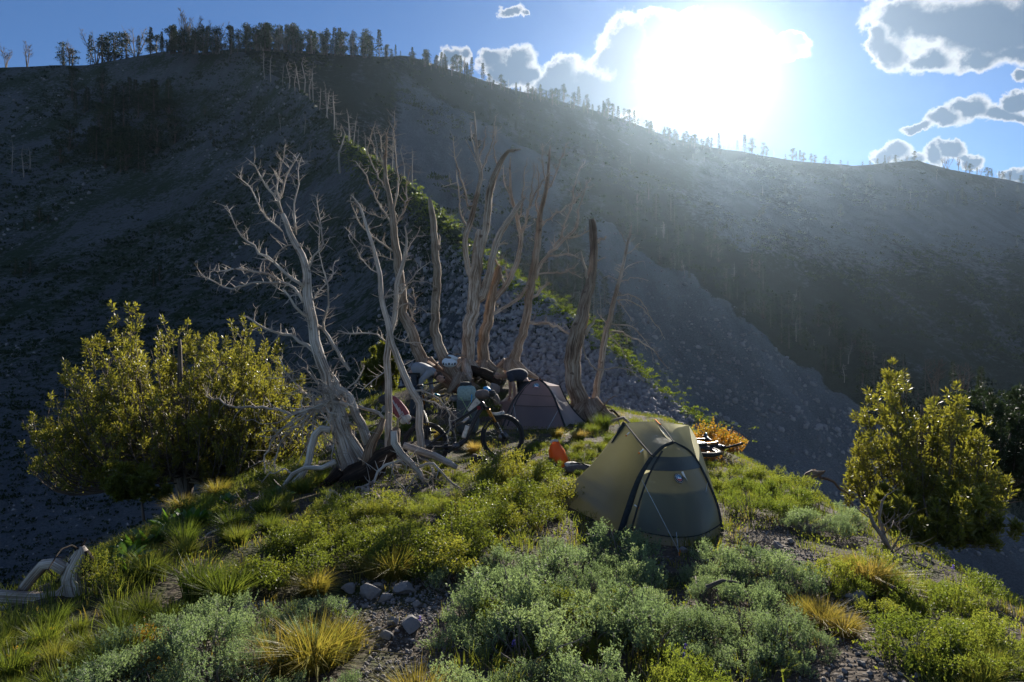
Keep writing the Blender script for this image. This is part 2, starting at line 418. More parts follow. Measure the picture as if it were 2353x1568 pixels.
def ground_mat():
    m, nt, b = mat_new('stony_soil')
    t = nt.nodes.new('ShaderNodeTexCoord').outputs['Object']
    f1 = noise_tex(nt, t, 0.9, 5, 0.6); f2 = noise_tex(nt, t, 14, 5, 0.65); f3 = noise_tex(nt, t, 60, 3, 0.6)
    vo = nt.nodes.new('ShaderNodeTexVoronoi'); vo.inputs['Scale'].default_value = 26; nt.links.new(t, vo.inputs['Vector'])
    soil = ramp(nt, f2, [(0.3, (0.035, 0.027, 0.02)), (0.55, (0.085, 0.066, 0.05)), (0.75, (0.15, 0.125, 0.10))])
    peb = ramp(nt, vo.outputs['Color'], [(0.2, (0.07, 0.06, 0.055)), (0.9, (0.2, 0.185, 0.17))])
    c = mixc(nt, math_node(nt, 'MULTIPLY', mapr(nt, vo.outputs['Distance'], 0.42, 0.25), mapr(nt, f1, 0.45, 0.6)), soil, peb)
    moss = ramp(nt, f3, [(0.35, (0.02, 0.025, 0.01)), (0.7, (0.065, 0.075, 0.02))])
    c = mixc(nt, mapr(nt, f1, 0.52, 0.40), c, moss)
    nt.links.new(c, b.inputs['Base Color']); b.inputs['Roughness'].default_value = 0.95; b.inputs['Specular IOR Level'].default_value = 0.15
    h = math_node(nt, 'ADD', math_node(nt, 'MULTIPLY', f2, 1.0), math_node(nt, 'MULTIPLY', vo.outputs['Distance'], -0.8))
    bump(nt, b, h, 0.8, 0.03)
    return m
def hill_mat(name, stone, green, veg_lo, veg_hi, sc=1.0):
    m, nt, b = mat_new(name)
    t = nt.nodes.new('ShaderNodeTexCoord').outputs['Object']
    at = nt.nodes.new('ShaderNodeAttribute'); at.attribute_name = 'scree'
    f1 = noise_tex(nt, t, 0.05*sc, 4, 0.6); f2 = noise_tex(nt, t, 0.9*sc, 6, 0.72); f3 = noise_tex(nt, t, 5.0*sc, 5, 0.7)
    fs = noise_tex(nt, vmath(nt, 'MULTIPLY', t, (0.22*sc, 0.035*sc, 0.035*sc)).outputs[0], 1.0, 5, 0.65)
    st = ramp(nt, math_node(nt, 'ADD', math_node(nt, 'MULTIPLY', f3, 0.6), math_node(nt, 'MULTIPLY', fs, 0.4)), [(0.34, tuple(c*0.5 for c in stone)), (0.5, stone), (0.66, tuple(min(1, c*1.55) for c in stone))])
    gr = ramp(nt, f3, [(0.3, tuple(c*0.5 for c in green)), (0.7, tuple(c*1.5 for c in green))])
    k = math_node(nt, 'ADD', math_node(nt, 'ADD', math_node(nt, 'ADD', math_node(nt, 'MULTIPLY', f1, 0.35), math_node(nt, 'MULTIPLY', fs, 0.3)), math_node(nt, 'MULTIPLY', f2, 0.45)), math_node(nt, 'MULTIPLY', at.outputs['Fac'], -0.5))
    c = mixc(nt, mapr(nt, k, veg_lo, veg_hi), st, gr)
    nt.links.new(c, b.inputs['Base Color']); b.inputs['Roughness'].default_value = 0.95; b.inputs['Specular IOR Level'].default_value = 0.1
    bump(nt, b, math_node(nt, 'ADD', f3, math_node(nt, 'MULTIPLY', f2, 1.5)), 1.0, 0.6/sc)
    return m
M['ground'] = ground_mat()
M['hill'] = hill_mat('stony_hillside', (0.118, 0.130, 0.140), (0.038, 0.056, 0.032), 0.50, 0.60, 1.6)
M['mount'] = hill_mat('mountain_scree', (0.145, 0.158, 0.175), (0.026, 0.038, 0.026), 0.44, 0.60, 0.8)

# ------------------------------------------------------------------ terrain
def grid_mesh(name, V, nu, nv, mat, attr=None):
    i = np.arange((nu-1)*(nv-1)); a = i//(nv-1); c = i % (nv-1); q = a*nv+c
    F = np.stack([q, q+nv, q+nv+1, q+1], 1)
    me = fast_mesh(name, V.reshape(-1, 3), F, mat, True)
    if attr is not None:
        at = me.attributes.new('scree', 'FLOAT', 'POINT'); at.data.foreach_set('value', attr.astype(np.float32).ravel())
    return me
# the spur: crest in the middle, flanks falling away both sides
xs = np.concatenate([np.linspace(-60, -9, 30), np.linspace(-8.8, 8.8, 236), np.linspace(9, 60, 30)])
ys = np.concatenate([np.linspace(-12, 1.0, 14), np.linspace(1.2, 19.5, 244), np.linspace(20, 34, 20)])
GX, GY = np.meshgrid(xs, ys, indexing='ij')
GZ = zg(GX, GY) + 0.5*sstep(7, 20, np.abs(GX))*fbm(GX*0.2, GY*0.2, 3, 77)
ground = link('ground', grid_mesh('ground', np.stack([GX, GY, GZ], -1), len(xs), len(ys), M['ground']))
tag(ground, 'stony brown soil of the sunlit spur under the tents and shrubs', 'ground', kind='structure')

def smooth_rows(A, n):
    for _ in range(n):
        B = A.copy(); B[:, 1:-1] = 0.25*A[:, :-2]+0.5*A[:, 1:-1]+0.25*A[:, 2:]; A = B
    return A
def smooth_cols(A, n):
    for _ in range(n):
        B = A.copy(); B[1:-1] = 0.25*A[:-2]+0.5*A[1:-1]+0.25*A[2:]; A = B
    return A
class Hill:
    "a hillside given by profiles: for each bearing, (layout y, distance) from foot to crest, then a back slope"
    def __init__(s, prof, nu, nv, back, amp, seed):
        px = np.array([p[0] for p in prof], float); rows = len(prof[0][1])
        s.us = np.linspace(px[0], px[-1], nu)
        Yk = np.stack([np.interp(s.us, px, [p[1][k][0] for p in prof]) for k in range(rows)], 1)
        Dk = np.stack([np.interp(s.us, px, [p[1][k][1] for p in prof]) for k in range(rows)], 1)
        t = np.linspace(0, rows-1, nv); i = np.minimum(t.astype(int), rows-2); f = t-i
        s.Y = smooth_rows(Yk[:, i]*(1-f)+Yk[:, i+1]*f, 10); s.D = smooth_rows(Dk[:, i]*(1-f)+Dk[:, i+1]*f, 10)
        X = (s.us[:, None]-1176.5)/FOC*s.D; Z = CAM_H-(s.Y-784)/FOC*s.D
        sc = np.clip(s.D/90.0, 0.12, 2.0)*(0.12+np.sin(np.linspace(0.0, 1.0, nv)*math.pi)[None, :])
        Z = Z + amp*sc*fbm(X/14, s.D/14, 5, seed, 0.5)
        XX, DD, ZZ = [X], [s.D], [Z]
        for (dist, drop) in back:
            k = 1 + dist/np.maximum(s.D[:, -1:], 1)
            XX.append(X[:, -1:]*k); DD.append(s.D[:, -1:]+dist); ZZ.append(Z[:, -1:]-drop + 0.3*amp*fbm(X[:, -1:]/9, DD[-1]/9, 3, seed+9))
        s.V = np.stack([np.concatenate(XX, 1), np.concatenate(DD, 1), np.concatenate(ZZ, 1)], -1)
        s.nu, s.nv = nu, s.V.shape[1]; s.nvf = nv
    def at(s, x, y):
        "point of the hillside seen at layout (x, y), clamped to its face"
        i = int(round((x-s.us[0])/(s.us[-1]-s.us[0])*(s.nu-1))); i = max(0, min(s.nu-1, i))
        col = s.V[i, :s.nvf]; yy = 784-(col[:, 2]-CAM_H)/col[:, 1]*FOC
        j = int(np.argmin(np.abs(yy-y))); return Vector(col[j])
    def crest(s, x):
        i = int(round((x-s.us[0])/(s.us[-1]-s.us[0])*(s.nu-1))); i = max(0, min(s.nu-1, i))
        return Vector(s.V[i, s.nvf-1])
A_PROF = [(-900, [(1700, 12), (1250, 30), (900, 60), (500, 120), (250, 190)]),
 (-400, [(1620, 14), (1200, 32), (900, 58), (500, 115), (190, 188)]),
 (0, [(1500, 17), (1100, 35), (800, 64), (480, 112), (157, 188)]),
 (200, [(1400, 19), (1050, 38), (790, 62), (470, 112), (150, 188)]),
 (376, [(1330, 20), (1000, 40), (780, 62), (450, 114), (118, 190)]),
 (560, [(1250, 20), (980, 38), (760, 60), (420, 110), (122, 176)]),
 (620, [(1220, 20), (970, 37), (750, 57), (430, 100), (168, 152)]),
 (700, [(1180, 20), (960, 34), (750, 52), (450, 88), (214, 127)]),
 (800, [(1130, 19), (950, 30), (760, 45), (500, 72), (325, 96)]),
 (930, [(1060, 18), (930, 25), (780, 35), (560, 53), (413, 66)]),
 (1060, [(960, 17), (880, 21), (780, 26.5), (640, 35), (533, 42)]),
 (1130, [(950, 17), (870, 20), (790, 23), (680, 28), (602, 32)]),
 (1250, [(960, 17), (880, 19.3), (820, 21), (740, 23.5), (683, 25.5)]),
 (1330, [(980, 17), (900, 19), (850, 20.3), (780, 22.3), (742, 23.6)]),
 (1400, [(1000, 17), (930, 18.7), (890, 19.8), (830, 21.3), (803, 22.2)]),
 (1550, [(1080, 16), (1010, 17.6), (985, 18.6), (945, 20), (932, 20.6)]),
 (1640, [(1130, 16), (1070, 17), (1040, 18), (1015, 19), (1002, 19.6)]),
 (1800, [(1250, 16), (1190, 16.6), (1160, 17.2), (1140, 18), (1130, 18.5)]),
 (2000, [(1400, 15), (1350, 16), (1320, 16.5), (1300, 17), (1290, 17.5)])]
HA = Hill(A_PROF, 420, 230, [(1.2, 0.25), (3, 1.1), (7, 4.0), (16, 11), (30, 22), (60, 40)], 1.7, 301)
xa = HA.us[:, None]; ya = HA.Y
scA = 0.35*sstep(1000, 1150, xa)*sstep(620, 800, ya) + 0.25*sstep(900, 1200, ya)*np.ones_like(xa)
scA = scA - 0.75*sstep(0.90, 1.0, np.linspace(0, 1, HA.nvf))[None, :]*sstep(700, 900, xa)*np.ones_like(ya)
scA = np.concatenate([scA, np.full((HA.nu, HA.nv-HA.nvf), -0.6)], 1)
hill = link('hillside', grid_mesh('hillside', HA.V, HA.nu, HA.nv, M['hill'], scA))
tag(hill, 'shaded stony hillside with low tufts rising behind the camp', 'hillside', kind='structure')

M_PROF = [(-900, [(600, 190), (500, 195), (420, 200), (350, 205), (300, 210)]), (0, [(600, 180), (450, 185), (330, 190), (230, 195), (175, 200)]), (200, [(600, 160), (450, 165), (330, 172), (200, 192), (165, 205)]), (376, [(600, 150), (450, 165), (330, 172), (200, 192), (130, 205)]),
 (560, [(560, 140), (420, 152), (300, 166), (200, 183), (112, 205)]),
 (700, [(600, 115), (450, 132), (330, 150), (220, 174), (116, 205)]),
 (876, [(760, 90), (560, 116), (400, 145), (250, 182), (132, 220)]),
 (933, [(800, 86), (600, 113), (430, 145), (270, 185), (128, 232)]),
 (985, [(840, 82), (640, 110), (460, 145), (290, 190), (142, 242)]),
 (1100, [(900, 78), (700, 106), (520, 142), (340, 195), (182, 262)]),
 (1250, [(1000, 74), (780, 104), (600, 140), (400, 200), (224, 285)]),
 (1400, [(1080, 72), (850, 104), (650, 140), (430, 205), (264, 305)]),
 (1560, [(1160, 70), (900, 105), (700, 140), (470, 208), (323, 322)]),
 (1650, [(1240, 68), (940, 105), (730, 140), (490, 208), (340, 330)]),
 (1850, [(1340, 66), (1000, 105), (800, 138), (540, 208), (373, 345)]),
 (1960, [(1400, 66), (1040, 104), (840, 137), (570, 208), (381, 352)]),
 (2110, [(1500, 64), (1080, 104), (880, 136), (600, 208), (369, 360)]),
 (2180, [(1520, 64), (1090, 104), (890, 136), (610, 208), (388, 362)]),
 (2353, [(1560, 64), (1110, 104), (910, 136), (640, 208), (421, 370)]),
 (2900, [(1650, 66), (1150, 105), (950, 140), (700, 215), (500, 400)]),
 (3500, [(1750, 70), (1200, 110), (1000, 150), (760, 230), (600, 430)])]
HM = Hill(M_PROF, 520, 220, [(4, 1.0), (12, 4), (40, 18), (120, 60)], 2.6, 501)
xm = HM.us[:, None]; ym = HM.Y
def band(a, b, c, d, v): return sstep(a, b, v)*(1-sstep(c, d, v))
wob = 30*fbm(xm/90.0, ym/90.0, 3, 63)
line = 560 + (xm-1450)*0.69 + wob              # upper edge of the big scree fan
fan = sstep(-14, 14, ym-line)*sstep(1330, 1420, xm)
up = band(880, 960, 1200, 1330, xm + 0.0*ym)*band(150, 200, 420, 520, ym-(xm-900)*0.55 + wob)
hi = band(1500, 1700, 3000, 3100, xm)*band(0, 60, 150, 260, ym-(360+0.05*(xm-1650)) + wob)
streak = band(-10, 4, 10, 24, ym-(470+(xm-1850)*0.62) + 0.8*wob)*band(1800, 1900, 2353, 2500, xm)
belt = band(-150, -105, -6, 8, ym-line)*sstep(1380, 1460, xm)
scM = 0.75*fan + 0.6*up + 0.35*hi + 0.15*streak - 0.10 - 0.45*belt
scM = np.concatenate([scM, np.zeros((HM.nu, HM.nv-HM.nvf))], 1)
mount = link('mountain', grid_mesh('mountain', HM.V, HM.nu, HM.nv, M['mount'], scM))
tag(mount, 'far shaded mountainside with scree fan and wooded crest under the sun', 'mountain', kind='structure')
# ------------------------------------------------------------------ foliage shapes
def diamonds(c, d, n, L, Wd):
    "leaf-shaped quads: centres c (base), long axis d, width axis from n"
    c = np.asarray(c, float); d = d/np.maximum(np.linalg.norm(d, axis=1, keepdims=True), 1e-9)
    s = np.cross(d, n); s = s/np.maximum(np.linalg.norm(s, axis=1, keepdims=True), 1e-9)
    L = np.broadcast_to(np.asarray(L, float), (len(c),))[:, None]; Wd = np.broadcast_to(np.asarray(Wd, float), (len(c),))[:, None]
    v = np.stack([c, c+d*L*0.45+s*Wd*0.5, c+d*L, c+d*L*0.45-s*Wd*0.5], 1).reshape(-1, 3)
    k = np.arange(len(c))[:, None]*4
    return v, np.concatenate([k, k+1, k+2, k+3], 1)
def rdir(n, g=rng):
    v = g.normal(size=(n, 3)); return v/np.linalg.norm(v, axis=1, keepdims=True)
def blades(base, dirn, L, Wd, bend, g=rng):
    "grass blades: base points, lean direction, length, width, bend -> 3 triangles each"
    n = len(base); up = np.array([0, 0, 1.0]); L = np.broadcast_to(L, (n,))[:, None]; Wd = np.broadcast_to(Wd, (n,))[:, None]; bend = np.broadcast_to(bend, (n,))[:, None]
    s = rdir(n, g); s[:, 2] = 0; s /= np.maximum(np.linalg.norm(s, axis=1, keepdims=True), 1e-6)
    mid = base + (up*0.9+dirn*0.35*bend)*L*0.55
    tip = base + (up*(1.0-0.35*bend)+dirn*bend)*L
    v = np.stack([base-s*Wd/2, base+s*Wd/2, mid-s*Wd*0.38, mid+s*Wd*0.38, tip], 1).reshape(-1, 3)
    k = np.arange(n)[:, None]*5
    t = np.concatenate([np.concatenate([k, k+1, k+3], 1), np.concatenate([k, k+3, k+2], 1), np.concatenate([k+2, k+3, k+4], 1)], 0)
    return v, t

def stems_mesh(tips, mat, r0=0.008, name='stem', crook=0.05):
    mb = MB()
    for t in tips:
        t = Vector(t); b = Vector((t.x*0.08, t.y*0.08, -0.03))
        m1 = b.lerp(t, 0.35)+Vector((R.uniform(-crook, crook), R.uniform(-crook, crook), -0.03)); m2 = b.lerp(t, 0.7)+Vector((R.uniform(-crook, crook), R.uniform(-crook, crook), 0))
        p, r = resample([b, m1, m2, t], [r0, r0*0.8, r0*0.5, r0*0.22], 0.06)
        tube(mb, p, r, 4, False)
    return mb.mesh(name, mat)
def dome(n, rx, h, shell=0.55, low=0.08):
    d = rdir(n); d[:, 2] = np.abs(d[:, 2])*0.95+low
    k = shell+(1-shell)*rng.random(n)**0.6
    lump = 1+0.30*np.array([vnoise(a*2.2+5, b*2.2) for a, b in zip(d[:, 0], d[:, 1])])*1.5
    return d*np.array([rx, rx, h])*(k*lump)[:, None], d
def lumps(n, rx, h, k=12, spread=0.34):
    "shoots gathered in uneven clumps over a low dome, gaps between them"
    c, d = dome(k, rx*0.85, h*0.85, 0.55, 0.12); i = rng.integers(0, k, n); sz = rng.uniform(0.55, 1.25, k)[i]
    o = rdir(n); o[:, 2] = np.abs(o[:, 2])*0.9
    p = c[i]+o*(spread*sz*rng.random(n)**0.45)[:, None]*np.array([rx, rx, h*0.7]); p[:, 2] = np.maximum(p[:, 2], 0.02)
    return p, o*0.6+d[i]*0.6
def shoot_leaves(p, d, nl, sl, L, Wd, upb=0.9, spread=0.8):
    "leafy shoots: at p, growing along d+up, nl leaves over length sl"
    ax = d*0.5+np.array([0, 0, upb]); ax /= np.linalg.norm(ax, axis=1, keepdims=True)
    n = len(p); t = rng.random((n, nl)); sl = sl*rng.uniform(0.6, 1.3, (n, 1))
    c = p[:, None, :]+ax[:, None, :]*(t*sl)[:, :, None]
    o = rdir(n*nl).reshape(n, nl, 3); dd = ax[:, None, :]*0.75+o*spread
    return diamonds(c.reshape(-1, 3), dd.reshape(-1, 3), rdir(n*nl), L*rng.uniform(0.6, 1.25, n*nl), Wd*rng.uniform(0.7, 1.2, n*nl))
def proto_shrub(name, kind, k):
    root = bpy.data.objects.new(name, None)
    if kind == 'sage':
        rx, h = 0.30+0.03*k, 0.30+0.03*k; p, d = lumps(400, rx, h, 13, 0.36); v, f = shoot_leaves(p, d, 11, 0.085, 0.024, 0.0085)
        fm = fast_mesh('foliage', v, f, M['sage']); sm = stems_mesh(dome(26, rx*0.95, h*0.95, 0.85)[0], M['twig'], 0.010)
    elif kind == 'lime':
        rx, h = 0.26+0.03*k, 0.24+0.03*k; p, d = lumps(420, rx, h, 14, 0.38); v, f = shoot_leaves(p, d, 11, 0.075, 0.021, 0.0075, 1.2, 0.7)
        fm = fast_mesh('foliage', v, f, M['lime']); sm = stems_mesh(dome(16, rx*0.9, h*0.9, 0.85)[0], M['twig'], 0.006)
    else:
        rx, h = 0.30+0.03*k, 0.26+0.04*k; p, d = lumps(380, rx, h, 15, 0.40)
        v, f = shoot_leaves(p, d, 8, 0.11, 0.024, 0.016, 0.7, 1.2)
        fm = fast_mesh('foliage', v, f, M['green'] if kind == 'green' else M['autumn']); sm = stems_mesh(dome(22, rx, h, 0.9)[0], M['twig'], 0.006)
    return (fm, sm)
PROTO = {k: [proto_shrub(k, k, i) for i in range(4)] for k in ('sage', 'lime', 'green', 'autumn')}
def proto_tussock(n, rad, L, mat, droop=0.6):
    th = rng.random(n)*2*math.pi; r = rad*np.sqrt(rng.random(n))*0.6
    o = np.stack([np.cos(th), np.sin(th), np.zeros(n)], 1); base = o*r[:, None]; base[:, 2] = -0.02
    lean = (o+rdir(n)*0.35); lean[:, 2] = 0
    v, t = blades(base, lean, L*rng.uniform(0.55, 1.15, n), 0.0065, rng.uniform(0.15, 1.0, n)*droop*(0.4+r/rad))
    return fast_mesh('blade_tuft', v, t, mat)
TUSS = {'straw': [proto_tussock(620, 0.16, 0.30, M['straw'], 1.3) for _ in range(3)], 'grass': [proto_tussock(420, 0.15, 0.30, M['grass'], 0.9) for _ in range(3)]}
SHRUB_NAMES = {'sage': ('sagebrush', 'sagebrush'), 'lime': ('low_green_shrub', 'shrub'), 'green': ('leafy_shrub', 'shrub'), 'autumn': ('turning_shrub', 'shrub')}
def put_shrub(kind, loc, s, label, group, sink=0.02):
    nm, cat = SHRUB_NAMES[kind]; fm, sm = R.choice(PROTO[kind])
    r = thing(nm, label, cat, (loc[0], loc[1], loc[2]-sink), group, R.uniform(0, 6.28))
    sz = s*R.uniform(0.85, 1.15); r.scale = (s*R.uniform(0.9, 1.2), s*R.uniform(0.9, 1.2), sz)
    link('foliage', fm, r); link('stem', sm, r); return r
def put_tussock(kind, loc, s, label, group):
    o = link('grass_tussock', R.choice(TUSS[kind])); o.location = (loc[0], loc[1], loc[2]-0.01); o.rotation_euler = (0, 0, R.uniform(0, 6.28)); o.scale = (s, s, s*R.uniform(0.85, 1.1))
    return tag(o, label, 'grass tussock', group)
def inpoly(px, py, poly):
    x = np.asarray(px); y = np.asarray(py); ins = np.zeros(x.shape, bool); n = len(poly)
    for i in range(n):
        x1, y1 = poly[i]; x2, y2 = poly[(i+1) % n]
        c = ((y1 > y) != (y2 > y)) & (x < (x2-x1)*(y-y1)/((y2-y1) if abs(y2-y1) > 1e-9 else 1e-9)+x1)
        ins ^= c
    return ins
def wpoly(poly): return [(h.x, h.y) for h in (hit(x, y) for x, y in poly)]
def scatter(poly, n, mind):
    wp = wpoly(poly); x0 = min(p[0] for p in wp); x1 = max(p[0] for p in wp); y0 = min(p[1] for p in wp); y1 = max(p[1] for p in wp)
    out = []; tries = 0
    while len(out) < n and tries < n*60:
        tries += 1; x = R.uniform(x0, x1); y = R.uniform(y0, y1)
        if not inpoly(np.array([x]), np.array([y]), wp)[0]: continue
        if any((x-a)**2+(y-b)**2 < mind*mind for a, b, _ in out): continue
        out.append((x, y, gz(x, y)))
    return out
SHRUBS = [
 ('sage', [(1030,1350),(1200,1300),(1440,1300),(1500,1370),(1620,1470),(1300,1530),(1040,1480)], 44, 0.72, 1.12, 0.24, 'silver-green sagebrush in the broad thicket before the olive tent door'),
 ('sage', [(330,1500),(520,1440),(720,1420),(740,1460),(600,1600),(160,1660)], 30, 0.7, 1.0, 0.2, 'silver-green sagebrush in the thicket beside the large straw tussock'),
 ('sage', [(1590,1330),(1720,1300),(1850,1360),(1800,1420),(1620,1400)], 14, 0.65, 0.95, 0.22, 'sagebrush beside the lower right corner of the olive tent'),
 ('sage', [(1800,1200),(1950,1200),(1990,1240),(1830,1240)], 7, 0.7, 0.95, 0.25, 'pale sagebrush above the bare grey twig pile right of the olive tent'),
 ('sage', [(1480,1470),(1650,1430),(1900,1480),(1850,1550),(1600,1550)], 20, 0.55, 0.85, 0.18, 'small sagebrush on bare soil below the ochre grass'),
 ('sage', [(1030,1590),(1400,1580),(1450,1680),(1000,1680)], 12, 0.6, 0.85, 0.2, 'sagebrush behind the dead branch lying on the soil'),
 ('sage', [(620,1600),(800,1580),(780,1700),(600,1720)], 6, 0.55, 0.75, 0.2, 'sagebrush at the foot of the large straw tussock'),
 ('sage', [(300,1215),(520,1095),(570,1110),(360,1230)], 12, 0.6, 0.85, 0.35, 'sagebrush along the brink below the broad green pine'),
 ('green', [(1040,1160),(1130,1100),(1270,1110),(1310,1180),(1230,1230),(1080,1230)], 34, 0.7, 1.05, 0.27, 'leafy shrub in the mound left of the olive tent'),
 ('green', [(880,1260),(1100,1240),(1120,1310),(1000,1340),(860,1310)], 22, 0.6, 0.9, 0.22, 'leafy shrub behind the straw tussock by the rocks'),
 ('green', [(660,1250),(880,1190),(900,1300),(640,1345)], 32, 0.5, 0.8, 0.22, 'leafy shrub under the roots of the leaning dead tree'),
 ('green', [(560,1330),(660,1320),(660,1370),(570,1370)], 5, 0.7, 0.9, 0.2, 'bright leafy shrub beside the broad-leaved plants'),
 ('green', [(980,1090),(1150,1065),(1200,1085),(1030,1130)], 14, 0.5, 0.75, 0.25, 'leafy shrub below the wheels of the mountain bike'),
 ('lime', [(1620,1100),(1760,1110),(1900,1180),(1800,1200),(1660,1175)], 28, 0.8, 1.15, 0.3, 'lime green shrub on the brink right of the olive tent'),
 ('lime', [(1890,1350),(2000,1335),(2020,1375),(1910,1385)], 7, 0.75, 1.0, 0.2, 'lime green shrub beside the golden grass clump'),
 ('lime', [(2070,1380),(2230,1370),(2240,1420),(2090,1410)], 10, 0.75, 1.0, 0.2, 'lime green shrub below the bare upright dead bush'),
 ('lime', [(2050,1490),(2240,1470),(2330,1550),(2150,1560)], 15, 0.75, 1.05, 0.2, 'lime green shrub above the grey slab of rock'),
 ('lime', [(1990,1420),(2120,1405),(2130,1440)], 5, 0.6, 0.85, 0.18, 'lime green shrub just below the grey boulder'),
 ('lime', [(1400,1620),(1620,1600),(1620,1720),(1400,1720)], 14, 0.6, 0.85, 0.16, 'yellow-green shrub with small purple flower spikes beside it'),
 ('lime', [(2240,1320),(2450,1350),(2450,1440),(2260,1400)], 12, 0.7, 1.0, 0.25, 'lime green shrub beside the sunlit scree path'),
 ('lime', [(1200,1030),(1420,1020),(1420,1085),(1260,1100)], 24, 0.55, 0.85, 0.3, 'lime green shrub between the two tents'),
 ('lime', [(1950,1230),(2080,1210),(2160,1300),(2010,1280)], 12, 0.6, 0.9, 0.25, 'lime green shrub round the bare upright dead bush'),
 ('lime', [(800,985),(900,935),(960,1010),(860,1040)], 14, 0.55, 0.85, 0.35, 'lime green shrub behind the leaning dead tree'),
 ('lime', [(840,890),(930,860),(960,930),(860,945)], 9, 0.7, 1.0, 0.5, 'lime green shrub beside the crouching person in grey'),
 ('lime', [(1100,935),(1140,925),(1150,960),(1100,965)], 4, 0.6, 0.8, 0.3, 'small bright shrub between the backpack and the purple tent'),
 ('autumn', [(1560,1050),(1650,1042),(1660,1060),(1570,1066)], 9, 1.1, 1.8, 0.25, 'orange-leaved shrub behind the olive tent'),
 ('autumn', [(290,1560),(340,1500),(380,1500),(340,1570)], 4, 0.5, 0.7, 0.2, 'yellowing shrub beside the left sagebrush thicket'),
 ('autumn', [(1490,1470),(1560,1440),(1600,1480),(1520,1500)], 4, 0.4, 0.55, 0.2, 'small yellowing shrub among the sagebrush before the olive tent'),
 ('lime', [(1100,1440),(1500,1430),(1620,1520),(1150,1540)], 15, 0.45, 0.75, 0.2, 'yellow-green shrub mixed into the sagebrush thicket before the olive tent'),
 ('green', [(1080,1400),(1450,1400),(1500,1500),(1100,1500)], 10, 0.4, 0.6, 0.2, 'dark leafy shrub mixed into the sagebrush thicket before the olive tent'),
 ('green', [(620,1215),(760,1150),(860,1210),(690,1270)], 26, 0.45, 0.75, 0.2, 'leafy shrub between the bent silver limb and the charred roots'),
 ('lime', [(880,1150),(1030,1140),(1050,1230),(900,1240)], 24, 0.45, 0.7, 0.2, 'low green shrub under the forked pale limb'),
 ('green', [(180,1345),(340,1290),(420,1250),(330,1330),(220,1390)], 12, 0.5, 0.75, 0.3, 'leafy shrub on the grassy slope above the dead stump'),
 ('green', [(420,1190),(600,1120),(700,1110),(560,1230)], 14, 0.5, 0.75, 0.4, 'leafy shrub on the grassy slope left of the leaning dead tree'),
]
for kind, poly, n, s0, s1, md, lab in SHRUBS:
    pts = scatter(poly, max(3, int(n*0.72)), md); cx = sum(p[0] for p in pts)/len(pts); cy = sum(p[1] for p in pts)/len(pts)
    far_ = sorted(math.hypot(p[0]-cx, p[1]-cy) for p in pts)[int(len(pts)*0.55)]
    for (x, y, z) in pts:
        u = R.random(); s = 0.80*(s0*0.8+(s1*1.05-s0*0.8)*u); size = 'small' if u < 0.33 else 'mid-sized' if u < 0.7 else 'large'
        l2 = size+' '+lab.replace('small ', '')+('' if len(pts) < 6 else ', patch edge' if math.hypot(x-cx, y-cy) > far_ else ', patch middle')
        put_shrub(kind, (x, y, z), s, l2, 'shrubs: '+l2)
# tussocks: (layout x, y of the base, size, kind)
for (x, y, s, kind, lab) in [
 (720, 1535, 1.25, 'straw', 'largest straw-coloured tussock beside the stony path'), (640, 1545, 0.95, 'straw', 'straw-coloured tussock on the sagebrush side of the largest tussock'),
 (790, 1500, 0.8, 'straw', 'straw-coloured tussock on the path side of the largest tussock'),
 (905, 1328, 1.0, 'straw', 'round straw-coloured tussock above the pile of rocks'), (865, 1325, 0.75, 'straw', 'smaller tussock against the round one above the rocks'),
 (722, 1365, 0.8, 'straw', 'straw-coloured tussock between sagebrush and leafy shrubs'),
 (2000, 1352, 0.95, 'straw', 'golden tussock between two lime green shrubs'), (2045, 1372, 0.8, 'straw', 'golden tussock drooping onto bare soil'),
 (1960, 1320, 0.7, 'straw', 'golden tussock at the upper end of its row'),
 (1890, 1440, 0.75, 'straw', 'ochre tussock below the dead sagebrush twigs'), (1940, 1460, 0.65, 'straw', 'ochre tussock on the soil bank'), (1850, 1420, 0.6, 'straw', 'ochre tussock touching the dead sagebrush'),
 (1330, 1010, 0.9, 'straw', 'brown tussock before the purple tent corner'), (1280, 1005, 0.8, 'straw', 'brown tussock before the purple tent door'),
 (1385, 985, 1.3, 'grass', 'tall green tussock by the scorched trunk'), (1360, 1000, 1.1, 'grass', 'green tussock between scorched trunk and purple tent'),
 (1100, 905, 1.1, 'grass', 'pale green tussock before the charred log'), (985, 985, 1.1, 'straw', 'straw tussock behind the rear wheel of the bike'), (1010, 1010, 0.9, 'straw', 'straw tussock seen through the bike frame'),
 (1090, 1040, 0.9, 'straw', 'straw tussock between the bike wheels'), (420, 1180, 0.9, 'straw', 'straw tussock on the brink left of the roots'), (500, 1140, 1.0, 'straw', 'straw tussock high on the brink'),
 (285, 1270, 0.7, 'straw', 'straw tussock just above the dead stump'), (850, 1200, 0.9, 'grass', 'green tussock under the arched root'), (2150, 1240, 0.9, 'grass', 'green tussock at the foot of the right-hand pine'),
 (460, 1370, 1.2, 'grass', 'dark green tussock beside the bright leafy shrub'), (520, 1390, 1.2, 'grass', 'dark green tussock touching the bright leafy shrub'), (340, 1330, 1.0, 'grass', 'green tussock below the broad-leaved plants'),
 (960, 1640, 0.9, 'straw', 'sparse tussock on the path by the dead branch')]:
    h = hit(x, y); put_tussock(kind, h, s, lab, None)
